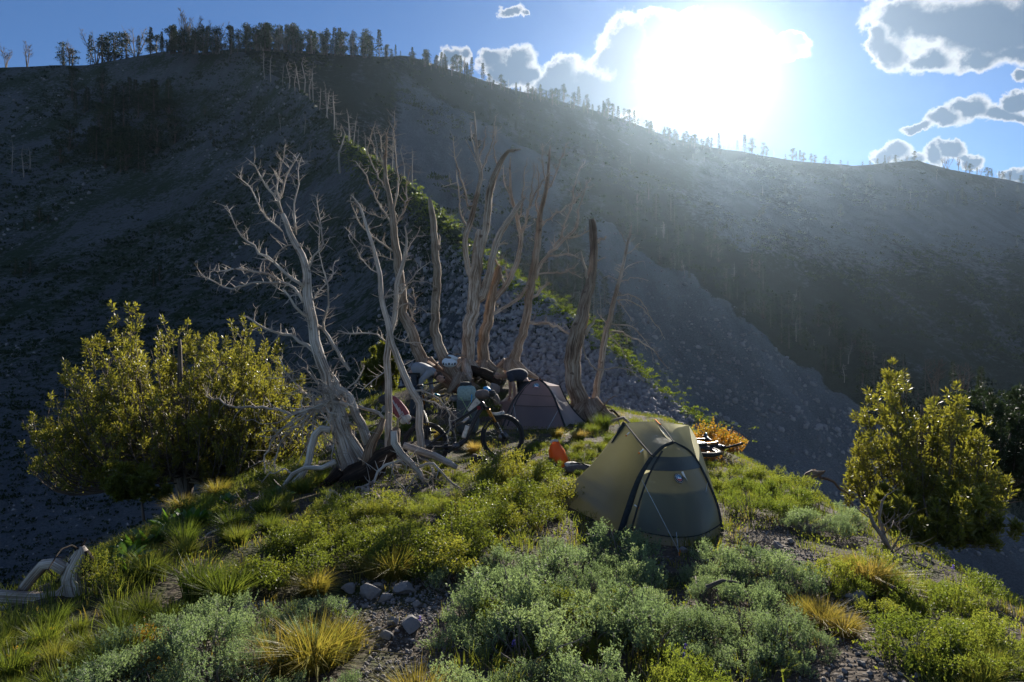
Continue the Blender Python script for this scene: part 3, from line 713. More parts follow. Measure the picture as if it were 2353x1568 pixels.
for poly, n, s0, s1, kind, lab in [
 ([(-60,1470),(200,1440),(300,1390),(420,1450),(200,1600),(-100,1640)], 44, 0.5, 0.85, 'grass', 'tall green grass tussock on the slope below the dead stump'),
 ([(220,1290),(420,1200),(640,1100),(760,1090),(600,1240),(350,1310)], 34, 0.6, 0.95, 'grass', 'green grass tussock on the slope left of the roots'),
 ([(1150,1050),(1400,1000),(1420,1070),(1280,1120)], 20, 0.5, 0.8, 'grass', 'green grass tussock on the level ground between the tents'),
 ([(760,960),(900,900),(1100,900),(1150,960),(900,1000)], 24, 0.7, 1.0, 'grass', 'green grass tussock round the backpack and the people'),
 ([(2150,1560),(2350,1500),(2450,1600),(2200,1680)], 8, 0.45, 0.7, 'grass', 'short grass tussock below the grey slab of rock')]:
    pts = scatter(poly, n, 0.2); cx = sum(p[0] for p in pts)/len(pts); cy = sum(p[1] for p in pts)/len(pts)
    far_ = sorted(math.hypot(p[0]-cx, p[1]-cy) for p in pts)[int(len(pts)*0.55)]
    for (x, y, z) in pts:
        u = R.random(); l2 = ('small ' if u < 0.33 else 'mid-sized ' if u < 0.7 else 'large ')+lab+(', patch edge' if math.hypot(x-cx, y-cy) > far_ else ', patch middle')
        put_tussock(kind, (x, y, z), s0*0.85+(s1-s0*0.85)*u, l2, 'tussocks: '+l2)

# loose grass and low leaves over the spur (uncountable)
DIRT = [wpoly(p) for p in ([(740,1420),(830,1330),(1010,1310),(1060,1380),(980,1480),(1020,1700),(700,1700),(860,1500)],
        [(1690,1230),(1800,1210),(1900,1290),(1990,1380),(2030,1470),(2000,1560),(2400,1700),(1700,1700),(1900,1480),(1800,1350)],
        [(330,1560),(560,1440),(620,1380),(470,1400),(300,1500)])]
TENTS = [[(0.40, 7.95), (1.0, 6.5), (1.36, 6.1), (2.0, 6.5), (2.35, 7.9), (1.0, 9.0)], [(-0.35, 16.4), (-0.2, 14.25), (1.08, 14.1), (1.62, 14.9), (1.3, 16.2)]]
def clumps(n, x0, x1, y0, y1, thr, seed, sparse=0.06):
    x = rng.uniform(x0, x1, n); y = y0+(y1-y0)*rng.random(n)**1.25
    k = fbm(x*0.8, y*0.8, 3, seed) > thr
    for t in TENTS: k &= ~inpoly(x, y, t)
    dirt = np.zeros(n, bool)
    for d in DIRT: dirt |= inpoly(x, y, d)
    k &= (~dirt) | (rng.random(n) < sparse)
    return x[k], y[k]
x, y = clumps(5200, -7.5, 6.5, 2.6, 18.5, -0.12, 41)
nb = 16; o = rdir(len(x)*nb); o[:, 2] = 0
bx_ = np.repeat(x, nb)+o[:, 0]*0.06; by_ = np.repeat(y, nb)+o[:, 1]*0.06
base = np.stack([bx_, by_, zg(bx_, by_)-0.01], 1)
lg = (0.07+0.10*(fbm(x*0.6, y*0.6, 2, 52)+0.5)*1.0 + 0.07*sstep(1.5, 4.0, -x))
v, t = blades(base, o, np.repeat(lg, nb)*rng.uniform(0.6, 1.2, len(bx_)), 0.0065, rng.uniform(0.1, 0.8, len(bx_)))
tag(link('grass', fast_mesh('grass', v, t, M['grass'])), 'thin green grass growing all over the sunlit spur', 'grass', kind='stuff')
x, y = clumps(2600, -7.5, 6.5, 2.6, 18.5, -0.05, 47, 0.3)
nb = 12; o = rdir(len(x)*nb); o[:, 2] = 0
bx_ = np.repeat(x, nb)+o[:, 0]*0.06; by_ = np.repeat(y, nb)+o[:, 1]*0.06
v, t = blades(np.stack([bx_, by_, zg(bx_, by_)-0.01], 1), o, rng.uniform(0.05, 0.15, len(bx_)), 0.006, rng.uniform(0.2, 1.0, len(bx_)))
tag(link('dry_grass', fast_mesh('dry_grass', v, t, M['straw'])), 'short dry straw-coloured grass between the shrubs', 'grass', kind='stuff')
x, y = clumps(5200, -7.0, 6.2, 2.6, 18.5, -0.02, 57, 0.05)
nb = 16; o = rdir(len(x)*nb); o[:, 2] = np.abs(o[:, 2])
bx_ = np.repeat(x, nb)+o[:, 0]*0.08; by_ = np.repeat(y, nb)+o[:, 1]*0.08
c = np.stack([bx_, by_, zg(bx_, by_)+0.09*rng.random(len(bx_))], 1)
v, f = diamonds(c, o+np.array([0, 0, 0.5]), rdir(len(c)), rng.uniform(0.015, 0.032, len(c)), rng.uniform(0.009, 0.016, len(c)))
tag(link('ground_cover', fast_mesh('ground_cover', v, f, M['green'])), 'low leafy ground cover between the shrubs of the spur', 'ground cover', kind='stuff')

# broad-leaved plants
def broad_mesh(k):
    mb = MB(); g = random.Random(k)
    for i in range(20):
        th = g.uniform(0, 6.28); L = g.uniform(0.16, 0.27); w = L*0.30; out = g.uniform(0.25, 0.9); o = Vector((math.cos(th), math.sin(th), 0)); s = Vector((-o.y, o.x, 0)); V = []
        for j in range(6):
            t = j/5; p = o*(0.02+L*out*t)+Vector((0, 0, L*(1.05-0.45*out)*t-0.35*L*out*t*t)); ww = w*math.sin(math.pi*(0.10+0.90*t))**0.8*0.5 if j < 5 else 0.002
            V += [p-s*ww+Vector((0, 0, ww*0.5)), p, p+s*ww+Vector((0, 0, ww*0.5))]
        F = []
        for j in range(5): F += [(3*j, 3*j+1, 3*j+4, 3*j+3), (3*j+1, 3*j+2, 3*j+5, 3*j+4)]
        mb.add([tuple(p) for p in V], F)
    return mb.mesh('leaf_rosette', M['broad'])
BROAD = [broad_mesh(k) for k in range(3)]
for (x, y, s) in [(400,1222,1.2),(440,1215,1.15),(345,1262,1.15),(310,1272,0.95),(280,1310,1.1),(300,1320,0.85),(365,1252,0.9),(520,1165,0.8),(640,1150,0.8),(470,1205,0.8)]:
    h = hit(x, y); o = link('broad_leaved_plant', R.choice(BROAD)); o.location = h; o.scale = (s, s, s); o.rotation_euler = (0, 0, R.uniform(0, 6))
    tag(o, 'broad-leaved green plant on the grassy slope above the dead stump', 'plant', 'broad-leaved plants on the slope')
# flowers
def flower_mesh(mat, spike):
    mb = MB(); tube(mb, [(0, 0, -0.02), (0.004, 0.003, 0.14)], [0.0022, 0.0015], 4, False); st = mb.mesh('stalk', M['grass'])
    n = 46; t = rng.random(n); th = rng.random(n)*6.28; rr = 0.013*(1-0.6*t) if spike else 0.03*np.sqrt(t)
    c = np.stack([np.cos(th)*rr, np.sin(th)*rr, 0.13+(0.06*t if spike else 0.02*rng.random(n))], 1)
    o = rdir(n); o[:, 2] += 0.5
    v, f = diamonds(c, o, rdir(n), 0.016, 0.010); return st, fast_mesh('petal_cluster', v, f, mat)
FL = {'y': flower_mesh(M['flower_y'], False), 'v': flower_mesh(M['flower_v'], True)}
for k, pts, lab in [('v', [(1575,1530),(1582,1542),(1572,1548),(965,1450),(1180,1520)], 'purple flower spike rising among the lime green shrubs and rocks'),
                    ('v', [(2000,1205),(1985,1210),(2190,1330),(2230,1290),(2120,1420),(2180,1510),(1745,1290),(2050,1385)], 'small violet flower on the sunny bank beside the right-hand pine'),
                    ('y', [(40,1520),(20,1540),(60,1535),(80,1500),(120,1480)], 'yellow flower head at the foot of the grassy slope'),
                    ('y', [(418,1250),(425,1245),(510,1185),(525,1190),(455,1205)], 'yellow flower head beside the broad-leaved plants'),
                    ('y', [(300,1285),(310,1292),(320,1300)], 'yellow flower head just above the dead stump'),
                    ('y', [(1935,1640),(1950,1655),(1925,1660)], 'pale yellow flower on the bare soil')]:
    for (x, y) in pts:
        h = hit(x, y); r = thing('wild_flower', lab, 'flower', h, 'flowers: '+lab, R.uniform(0, 6)); r.scale = [R.uniform(0.4, 0.7)]*3
        link('stalk', FL[k][0], r); link('petal_cluster', FL[k][1], r)

# ------------------------------------------------------------------ rocks
def rock_mesh(seed, mat, name='rock', cuts=26):
    import bmesh
    bm = bmesh.new(); bmesh.ops.create_icosphere(bm, subdivisions=2, radius=0.5); g = random.Random(seed)
    pl = [(Vector((g.uniform(-1, 1), g.uniform(-1, 1), g.uniform(-1, 1))).normalized(), g.uniform(0.20, 0.38)) for _ in range(13)]
    for v in bm.verts:
        for n, d in pl:
            e = v.co.dot(n)-d
            if e > 0: v.co -= n*e
        v.co += Vector((g.uniform(-1, 1), g.uniform(-1, 1), g.uniform(-1, 1)))*0.012
    me = bpy.data.meshes.new(name); bm.to_mesh(me); bm.free(); me.materials.append(mat); return me
ROCK = [rock_mesh(i, M['rock']) for i in range(6)]
def put_rock(h, sx, sy, sz, lab, grp=None):
    o = link('rock', R.choice(ROCK)); o.location = (h[0], h[1], h[2]+sz*0.22); o.scale = (sx, sy, sz); o.rotation_euler = (R.uniform(-0.25, 0.25), R.uniform(-0.25, 0.25), R.uniform(0, 6.28))
    return tag(o, lab, 'rock', grp)
for (x, y, w, lab) in [(845,1372,56,'largest rock of the pile, under the round straw tussock'),(800,1360,40,'dark rock at the edge of the pile beside the sagebrush'),(885,1378,40,'rock wedged between the largest rock and the flat one'),(930,1362,60,'flat-topped rock at the path end of the pile'),(870,1352,34,'small rock behind the pile, touching the tussock'),
   (945,1445,70,'long slab shading the hollow in the path'),(905,1435,34,'rock leaning on the long slab'),(885,1465,44,'pale flat stone set in the path'),(960,1395,36,'pale rock against the sagebrush'),(985,1340,34,'grey rock under the leafy shrubs'),(1010,1268,22,'brown rock in front of the leafy shrubs'),
   (2115,1505,62,'upright grey slab in the bare soil'),(2090,1515,50,'flat slab leaning on the upright slab'),(2150,1512,40,'rock right behind the upright slab'),
   (1965,1385,62,'grey boulder on the path below the golden tussocks'),(1785,1262,34,'dark square rock beside the path'),(1818,1248,26,'rock next to the dark square one'),(2060,1288,26,'rock under the bare upright dead bush'),(2130,1285,30,'standing stone at the bare dead bush'),(1620,1290,30,'rock at the guy line peg of the olive tent'),
   (1840,1090,30,'brown rock on the brink beside the driftwood'),(1655,1045,26,'red-brown rock by the lying wheel'),(885,945,34,'grey boulder behind the leaning dead tree'),(800,1010,50,'flat outcrop among the tangled branches'),(760,1040,40,'outcrop rock beside the arched root'),(1045,920,30,'grey rock beside the backpack'),(995,900,30,'grey rock by the crouching person'),
   (1135,905,46,'reddish boulder beside the person in the dark shirt'),(1570,1268,28,'stone under the front guy line')]:
    h = hit(x, y); s = w/FOC*h.y*1.15; put_rock(h, s*R.uniform(0.9, 1.1), s*R.uniform(0.7, 1.0), s*R.uniform(0.5, 0.75), lab)
for poly, n, s0, s1, lab in [([(760,1440),(840,1330),(1010,1330),(1040,1400),(960,1480),(860,1500)], 60, 0.025, 0.075, 'small loose stone on the path among the rock pile'),
    ([(1900,1480),(2350,1560),(2450,1640),(1900,1640)], 70, 0.02, 0.06, 'small loose stone on the bare soil below the slabs'),
    ([(1700,1240),(1830,1230),(1960,1350),(1930,1400),(1800,1330)], 40, 0.02, 0.06, 'small loose stone on the path right of the olive tent'),
    ([(2250,1290),(2450,1330),(2450,1460),(2300,1420)], 30, 0.03, 0.07, 'small loose stone on the scree path at the brink'),
    ([(330,1540),(520,1430),(600,1390),(480,1420)], 24, 0.03, 0.07, 'small loose stone in the dark gully of soil')]:
    for (x, y, z) in scatter(poly, n, 0.03):
        s = R.uniform(s0, s1); put_rock((x, y, z), s, s*0.8, s*0.55, lab, 'stones: '+lab)
# pebbles and bits of dead stem on the soil (uncountable)
def pebbles(name, X, Y, Z, S, mat):
    t = (1+5**0.5)/2; ico = np.array([(-1,t,0),(1,t,0),(-1,-t,0),(1,-t,0),(0,-1,t),(0,1,t),(0,-1,-t),(0,1,-t),(t,0,-1),(t,0,1),(-t,0,-1),(-t,0,1)])/1.9/2
    fi = np.array([(0,11,5),(0,5,1),(0,1,7),(0,7,10),(0,10,11),(1,5,9),(5,11,4),(11,10,2),(10,7,6),(7,1,8),(3,9,4),(3,4,2),(3,2,6),(3,6,8),(3,8,9),(4,9,5),(2,4,11),(6,2,10),(8,6,7),(9,8,1)])
    n = len(X); q = rng.normal(size=(n, 3, 3)); q, _ = np.linalg.qr(q)
    loc = ico[None]*(1+0.35*rng.uniform(-1, 1, (n, 12, 1)))*rng.uniform(0.55, 1.25, (n, 1, 3))
    v = np.einsum('nij,nkj->nki', q, loc)*S[:, None, None]+np.stack([X, Y, Z], 1)[:, None, :]
    f = fi[None]+np.arange(n)[:, None, None]*12
    return fast_mesh(name, v.reshape(-1, 3), f.reshape(-1, 3), mat)
px, py = [], []
for d in DIRT:
    a = np.array(d); x = rng.uniform(a[:, 0].min(), a[:, 0].max(), 5200); y = rng.uniform(a[:, 1].min(), a[:, 1].max(), 5200); k = inpoly(x, y, d); px.append(x[k][:2400]); py.append(y[k][:2400])
px = np.concatenate(px); py = np.concatenate(py); ps = 0.008+0.022*rng.random(len(px))**3
tag(link('gravel', pebbles('gravel', px, py, zg(px, py)+ps*0.2, ps, M['rock'])), 'fine gravel strewn on the bare soil of the paths', 'gravel', kind='stuff')
# talus behind the camp
def on_hill(Hh, n, test, g=rng):
    iu = g.integers(0, Hh.nu-1, n*3); iv = g.integers(0, Hh.nvf-1, n*3); fu = g.random(n*3); fv = g.random(n*3)
    a = Hh.V[iu, iv]; b = Hh.V[iu+1, iv]; c = Hh.V[iu, iv+1]; p = a+(b-a)*fu[:, None]+(c-a)*fv[:, None]
    x = Hh.us[iu]; y = Hh.Y[iu, iv]; k = test(x, y, p); return p[k][:n], x[k][:n], y[k][:n]
p, x, y = on_hill(HA, 30000, lambda x, y, p: (x > 860) & (x < 1720) & (y > 560+0.0*x) & (rng.random(len(x)) < np.clip(0.15+(x-900)/400, 0, 1)))
ps = (0.05+0.22*rng.random(len(p))**3)*np.clip(p[:, 1]/22, 0.8, 2.2)
tag(link('talus', pebbles('talus', p[:, 0], p[:, 1], p[:, 2]+ps*0.15, ps, M['talus'])), 'grey angular talus stones on the shaded slope behind the dead trees', 'talus', kind='stuff')
TSTONE = [rock_mesh(40+i, M['talus'], 'stone') for i in range(5)]
p, x, y = on_hill(HA, 260, lambda x, y, p: (x > 1000) & (x < 1640) & (y > 790) & (y < 960))
for q in p:
    s = R.uniform(0.16, 0.34); o = link('stone', R.choice(TSTONE), hill); o.location = (q[0], q[1], q[2]+s*0.15); o.scale = (s, s*0.8, s*0.6); o.rotation_euler = (R.uniform(-0.5, 0.5), R.uniform(-0.5, 0.5), R.uniform(0, 6))
p, x, y = on_hill(HA, 7000, lambda x, y, p: (x > -420) & (x < 1150) & (fbm(p[:, 0]*0.05, p[:, 1]*0.02, 3, 188) > -0.05))
ps = np.clip(p[:, 1]/100, 0.2, 1.5)*(0.10+0.55*rng.random(len(p))**4)
tag(link('hillside_stones', pebbles('hillside_stones', p[:, 0], p[:, 1], p[:, 2]+ps*0.1, ps, M['talus'])), 'pale loose stones scattered over the shaded hillside', 'stones', kind='stuff')
# low tufts dotted over the hillside, greener along its lit edge
def tufts(p, s, nl, lw, mat, name):
    n = len(p); o = rdir(n*nl); o[:, 2] = np.abs(o[:, 2])
    c = np.repeat(p, nl, 0)+o*np.repeat(s, nl)[:, None]*np.array([0.55, 0.55, 0.35])
    v, f = diamonds(c, o+np.array([0, 0, 0.4]), rdir(n*nl), np.repeat(s, nl)*lw, np.repeat(s, nl)*lw*0.6)
    return fast_mesh(name, v, f, mat)
p, x, y = on_hill(HA, 9000, lambda x, y, p: (fbm(p[:, 0]*0.06, p[:, 1]*0.06, 3, 88) > -0.15) & (rng.random(len(x)) < np.where((x > 1000) & (y > 620), 0.12, 1)) & (x > -420))
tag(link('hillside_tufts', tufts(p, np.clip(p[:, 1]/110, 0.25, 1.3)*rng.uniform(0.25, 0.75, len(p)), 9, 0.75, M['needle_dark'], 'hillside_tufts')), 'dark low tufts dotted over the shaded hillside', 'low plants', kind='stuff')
cu = rng.uniform(780, 1660, 4200); cu = cu[(vnoise(cu*0.035, cu*0.0, 12)+0.35*rng.normal(size=len(cu))*0.5 > -0.26)]; iu = ((cu-HA.us[0])/(HA.us[-1]-HA.us[0])*(HA.nu-1)).astype(int); iv = HA.nvf-1-(np.abs(rng.normal(size=len(cu)))*13*(1-0.45*sstep(1100, 1500, cu))).astype(int)
p = HA.V[iu, np.clip(iv, 0, HA.nvf-1)]+rng.normal(size=(len(cu), 3))*np.array([0.4, 0.3, 0.0])
tag(link('crest_grass', tufts(p, np.clip(p[:, 1]/70, 0.28, 1.0)*rng.uniform(0.10, 0.34, len(p)), 10, 0.8, M['grass'], 'crest_grass')), 'bright green low plants along the lit edge of the hillside', 'low plants', kind='stuff')
p, x, y = on_hill(HM, 9000, lambda x, y, p: (x > 1380) & (x < 2420) & (y > 560+(x-1450)*0.69+10) & (y < 1280))
ps = 0.25+0.9*rng.random(len(p))**3
tag(link('scree', pebbles('scree', p[:, 0], p[:, 1], p[:, 2]+ps*0.1, ps, M['talus'])), 'grey scree stones on the fan across the gully', 'scree', kind='stuff')
p, x, y = on_hill(HM, 7000, lambda x, y, p: (x > 560) & (x < 2600) & (fbm(p[:, 0]*0.04, p[:, 1]*0.04, 3, 98) > -0.1) & ~((x > 1380) & (y > 540+(x-1450)*0.69)))
tag(link('mountain_tufts', tufts(p, rng.uniform(0.4, 1.4, len(p)), 8, 0.8, M['needle_dark'], 'mountain_tufts')), 'dark low bushes dotted over the far mountainside', 'low plants', kind='stuff')

# ------------------------------------------------------------------ conifers and snags on the slopes
def fir_parts(seed):
    g = np.random.default_rng(seed); H = 1.0; mb = MB(); tube(mb, [(0, 0, -0.03), (0, 0, 0.5), (0, 0, 0.98)], [0.016, 0.011, 0.003], 5, False)
    n = 620; t = g.random(n)**0.8*0.92+0.06; th = g.random(n)*6.28
    rr = (0.125*(1-t)**0.8+0.012)*g.uniform(0.25, 1.05, n)*(0.8+0.35*np.sin(t*52+seed))
    c = np.stack([np.cos(th)*rr, np.sin(th)*rr, t-rr*0.25], 1); o = np.stack([np.cos(th), np.sin(th), -0.25+0.5*g.random(n)], 1)+0.4*rdir(n, g)
    v, f = diamonds(c, o, rdir(n, g), g.uniform(0.03, 0.065, n), 0.026)
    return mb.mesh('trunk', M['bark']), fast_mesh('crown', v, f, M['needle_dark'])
def pine_parts(seed):
    g = np.random.default_rng(seed); mb = MB(); rr_ = random.Random(seed)
    tube(mb, [(0, 0, -0.03), (0.01, 0, 0.3), (rr_.uniform(-0.03, 0.03), 0.01, 0.7)], [0.028, 0.02, 0.008], 5, False)
    cl = []
    for k in range(22):
        t = rr_.uniform(0.14, 0.94); th = rr_.uniform(0, 6.28); r = rr_.uniform(0.03, 0.25)*math.sin(min(1.0, (1.02-t)*1.9)*1.57)*min(1.0, 0.5+t*1.6); q = (math.cos(th)*r, math.sin(th)*r, t); cl.append(q)
        tube(mb, [(0, 0, max(0.05, t-0.2)), q], [0.008, 0.003], 4, False)
    c = np.repeat(np.array(cl), 46, 0); n = len(c); o = rdir(n, g); c = c+o*g.uniform(0.02, 0.085, n)[:, None]*np.array([1.1, 1.1, 0.8])
    v, f = diamonds(c, o+np.array([0, 0, 0.5]), rdir(n, g), g.uniform(0.03, 0.055, n), 0.024)
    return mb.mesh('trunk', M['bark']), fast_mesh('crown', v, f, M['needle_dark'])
def snag_parts(seed, wide):
    g = random.Random(seed); mb = MB(); lm = MB(); n = 1 if not wide else 4
    for s in range(n):
        lx = g.uniform(-0.05, 0.05)+(s-(n-1)/2)*0.07*(1 if wide else 0); pts = [Vector((lx*0.2, 0, -0.03)), Vector((lx*1.2, g.uniform(-0.03, 0.03), 0.35)), Vector((lx*2.4, g.uniform(-0.06, 0.06), 0.72)), Vector((lx*3.2, 0, g.uniform(0.86, 1.0)))]
        tube(mb, pts, [0.016, 0.012, 0.007, 0.002], 5, False)
        for k in range(13 if wide else 16):
            t = g.uniform(0.3, 0.95); b = pts[1].lerp(pts[3], (t-0.3)/0.7); th = g.uniform(0, 6.28); L = g.uniform(0.06, 0.26)*(1.15-t) + 0.03; o = Vector((math.cos(th), math.sin(th), 0))
            up = 0.9 if wide else g.uniform(-0.3, 0.5); e = b+o*L+Vector((0, 0, L*up)); m = b.lerp(e, 0.5)+Vector((g.uniform(-0.01, 0.01), g.uniform(-0.01, 0.01), -0.1*L))
            tube(lm, [b, m, e], [0.0055, 0.004, 0.0012], 3, False)
            for q in range(3 if wide else 1): e2 = m.lerp(e, g.random())+Vector((g.uniform(-1, 1), g.uniform(-1, 1), g.uniform(0, 1.2)))*L*0.4; tube(lm, [m, e2], [0.003, 0.001], 3, False)
    mt_ = M['bark'] if wide else M['snag']  # many-stemmed trees use dark bark: backlit silhouette tone put into the colour
    return mb.mesh('trunk', mt_), lm.mesh('bare_branches', mt_)
FIR = [fir_parts(i) for i in range(4)]; PINE = [pine_parts(20+i) for i in range(5)]; SNAG = [snag_parts(40+i, False) for i in range(4)]; BSNAG = [snag_parts(60+i, True) for i in range(4)]
KINDS = {'f': (FIR, 'fir_tree', 'tree', 'crown'), 'p': (PINE, 'pine_tree', 'tree', 'crown'), 's': (SNAG, 'bare_snag', 'dead tree', 'bare_branches'), 'b': (BSNAG, 'bare_crowned_tree', 'dead tree', 'bare_branches')}
KTXT = {'f': 'narrow dark fir', 'p': 'round-crowned dark pine', 's': 'bare pale snag', 'b': 'leafless many-stemmed tree'}
def far_tree(kind, pos, h, where, wide=1.0):
    protos, nm, cat, part = KINDS[kind]; tm, cm = R.choice(protos); lab = KTXT[kind]+' '+where
    r = thing(nm, lab, cat, pos, KTXT[kind]+'s '+where, R.uniform(0, 6.28)); w = h*wide*R.uniform(0.85, 1.2); r.scale = (w, w, h)
    link('trunk', tm, r); tag(link(part, cm, r), kind='stuff' if part == 'bare_branches' else None)
def sized(p, px): return px/FOC*p.y
W1 = 'on the bare skyline of the nearer hill'
for x, h, k in [(14,55,'b'),(62,62,'b'),(148,56,'p'),(158,62,'b'),(168,44,'p'),(205,72,'f'),(222,80,'b'),(236,66,'p'),(250,60,'p'),(262,70,'p'),(290,62,'p'),(308,78,'b'),(318,50,'f'),(345,54,'p'),(362,44,'p'),(402,34,'f'),(414,42,'p'),(428,96,'b'),(446,92,'b'),(474,74,'b'),(492,78,'b')]:
    p = HA.crest(x); far_tree(k, p-Vector((0, 0, 0.3)), sized(p, h), W1, 1.25 if k == 'p' else 1.0)
W2 = 'in the thick row along the summit of the nearer hill'
for i in range(170):
    x = R.uniform(395, 885); hh = HA if x < 560 else HM; p = hh.crest(x); p = p+Vector((0, R.uniform(-14, 1), 0)); p.z -= 0.42*max(0, hh.crest(x).y-p.y)+0.3
    k = R.choice('fppfsbp'); far_tree(k, p, sized(p, R.uniform(16, 66)), W2, 1.0 if k != 'p' else 1.15)
W3 = 'on the wooded crest of the far mountain beside the sun'
for i in range(165):
    x = 890+R.random()**0.95*740; p = HM.crest(x); dy = R.uniform(-26, 1); p = p+Vector((0, dy, 0.44*dy-0.4)); k = R.choice('ffpppps'); far_tree(k, p, sized(p, R.uniform(10, 40)*(1.0 if x < 1450 else 0.75)), W3, 1.0)
for x, h, k in [(1048,42,'p'),(1058,40,'f'),(1070,36,'b'),(1084,44,'f'),(1108,40,'f'),(1330,46,'f'),(1293,42,'p')]:
    p = HM.crest(x); far_tree(k, p, sized(p, h), W3)
W4 = 'standing out against the sky on the far mountain ridge'
for x, h, k in [(1634,24,'p'),(1650,38,'f'),(1660,28,'s'),(1666,30,'s'),(1674,26,'s'),(1681,28,'s'),(1690,26,'f'),(1713,42,'f'),(1730,38,'p'),(1750,34,'p'),(1763,24,'p'),(1780,22,'s'),(1805,14,'p'),(1823,30,'p'),(1830,24,'f'),(1838,28,'f'),(1848,24,'p'),(1866,22,'p'),(1875,20,'p'),(1894,20,'p'),(1908,10,'p'),(1930,12,'p'),(1945,11,'f'),(1986,10,'p'),(2002,12,'p'),(2018,14,'p'),(2033,20,'f'),(2044,20,'b'),(2057,18,'p'),(2085,16,'b'),(2104,24,'p'),(2165,26,'b'),(2180,28,'b'),(2203,34,'b'),(2215,22,'s'),(2224,26,'b'),(2232,24,'p'),(2245,18,'f'),(2252,18,'b'),(2268,24,'p'),(2276,20,'f'),(2285,20,'s'),(2300,18,'f'),(2306,20,'p'),(2322,22,'b'),(2348,19,'p')]:
    p = HM.crest(x); far_tree(k, p-Vector((0, 0, 0.3)), sized(p, h), W4, 1.2 if k == 'p' else 1.0)
W5 = 'in the dark grove on the shaded hillside'
for i in range(58):
    if i < 44: x = R.gauss(275, 62); y = R.uniform(215, 385)+0.05*x
    else: x, y = R.choice([(265, 600), (400, 545), (80, 520), (330, 655), (500, 270), (520, 330), (60, 640)]); x += R.uniform(-40, 40); y += R.uniform(-12, 12)
    p = HA.at(x, y); far_tree(R.choice('fpppf'), p-Vector((0, 0, 0.3)), sized(p, R.uniform(40, 95) if i < 44 else R.uniform(22, 48)), W5, R.uniform(1.0, 1.5))
W6 = 'in the line of snags climbing the spur of the hill'
for (x, y, h) in [(610,182,78),(622,186,70),(651,198,58),(664,204,76),(676,208,60),(690,214,80),(700,218,104),(712,224,84),(722,232,100),(735,252,66),(745,272,84),(757,270,96),(768,300,104),(785,398,132),(776,318,60),(802,332,100),(812,336,92),(826,345,70),(842,352,62),(868,372,108),(880,378,90),(898,396,118),(904,400,100),(928,412,100),(945,420,112),(640,300,50),(700,310,55),(715,360,50),(30,400,90),(55,410,80),(70,390,60)]:
    c = HA.at(x, y); far_tree('s', c-Vector((0, 0, 0.3)), sized(c, h), W6 if x > 100 else 'leaning over low bushes on the shaded hillside', R.uniform(0.9, 1.4))
W7 = 'in the gully wood behind the lit edge of the hillside'
for i in range(62):
    x = R.uniform(1165, 1440); y = 560+(x-1165)*0.75+R.uniform(-20, 130); p = HM.at(x, y); far_tree(R.choice('ffpfs'), p-Vector((0, 0, 0.4)), sized(p, R.uniform(55, 100)), W7, R.uniform(0.9, 1.3))
W8 = 'in the dark belt of wood above the scree fan'
for i in range(150):
    x = 1440+R.random()*920; y = 560+(x-1450)*0.66+R.uniform(-125, 8); p = HM.at(x, y); far_tree(R.choice('fpppffs'), p-Vector((0, 0, 0.4)), sized(p, R.uniform(26, 66)), W8, R.uniform(1.0, 1.5))
W9 = 'scattered over the far mountainside below the crest'
for i in range(60):
    x = R.uniform(1050, 2400); c = HM.crest(x); yc = 784-(c.z-CAM_H)/c.y*FOC; y = yc+R.uniform(20, 150)*(1.5 if x < 1600 else 1); p = HM.at(x, y); far_tree(R.choice('fpps'), p-Vector((0, 0, 0.3)), sized(p, R.uniform(16, 32)), W9, 1.1)
# ------------------------------------------------------------------ dead trees
def gnarl_tube(mb, pts, rad, sides, amp, seed, cap=True):
    "tube whose section swells and folds along the grain"
    n0 = mb.n; tube(mb, pts, rad, sides, cap)
    v = mb.v[-1]; w = mb.w[-1]; n = len(pts)
    c = np.repeat(np.array([tuple(p) for p in pts]), sides, 0)
    k = 1 + amp*(fbm(w[:, 0]*1.6+seed, w[:, 1]*1.6+w[:, 2]*0.8, 3, seed % 97) + 0.7*vnoise(np.arctan2(w[:, 1], w[:, 0])*2.4+seed, w[:, 2]*0.5, seed % 31))
    mb.v[-1] = c+(v-c)*k[:, None]
def twigs(mb, pts, rad, per_m, L, g, up=0.0, curl=0.5, sub=2, thick=0.5):
    "thin curling side twigs along a limb"
    for i in range(len(pts)-1):
        a, b = pts[i], pts[i+1]; seg = (b-a).length; n = per_m*seg; n = int(n)+(1 if g.random() < n-int(n) else 0)
        for _ in range(n):
            t = g.random(); p = a.lerp(b, t); d = (b-a).normalized()
            o = Vector((g.uniform(-1, 1), g.uniform(-1, 1), g.uniform(-1, 1)+up)); o = (o-d*o.dot(d)).normalized(); dr = (o+d*g.uniform(0.1, 0.9)).normalized()
            ln = L*g.uniform(0.35, 1.2); r = min(max(rad[i]*thick, 0.004), 0.0085*g.uniform(0.7, 1.4)); q = [p]; bend = Vector((g.uniform(-1, 1), g.uniform(-1, 1), g.uniform(-0.8, 0.8)+up))*curl
            for s in range(5):
                dr = (dr+bend*0.28).normalized(); q.append(q[-1]+dr*ln/5)
            tube(mb, q, [r, r*0.9, r*0.75, r*0.6, r*0.45, r*0.25], 3, False)
            for _ in range(sub):
                if g.random() < 0.6:
                    j = g.randint(1, 4); e = Vector((g.uniform(-1, 1), g.uniform(-1, 1), g.uniform(-0.6, 1)+up)).normalized(); l2 = ln*g.uniform(0.2, 0.5); m = q[j]+e*l2*0.5; f = m+(e+bend*0.6).normalized()*l2*0.5
                    tube(mb, [q[j], m, f], [r*0.55, r*0.4, r*0.2], 3, False)
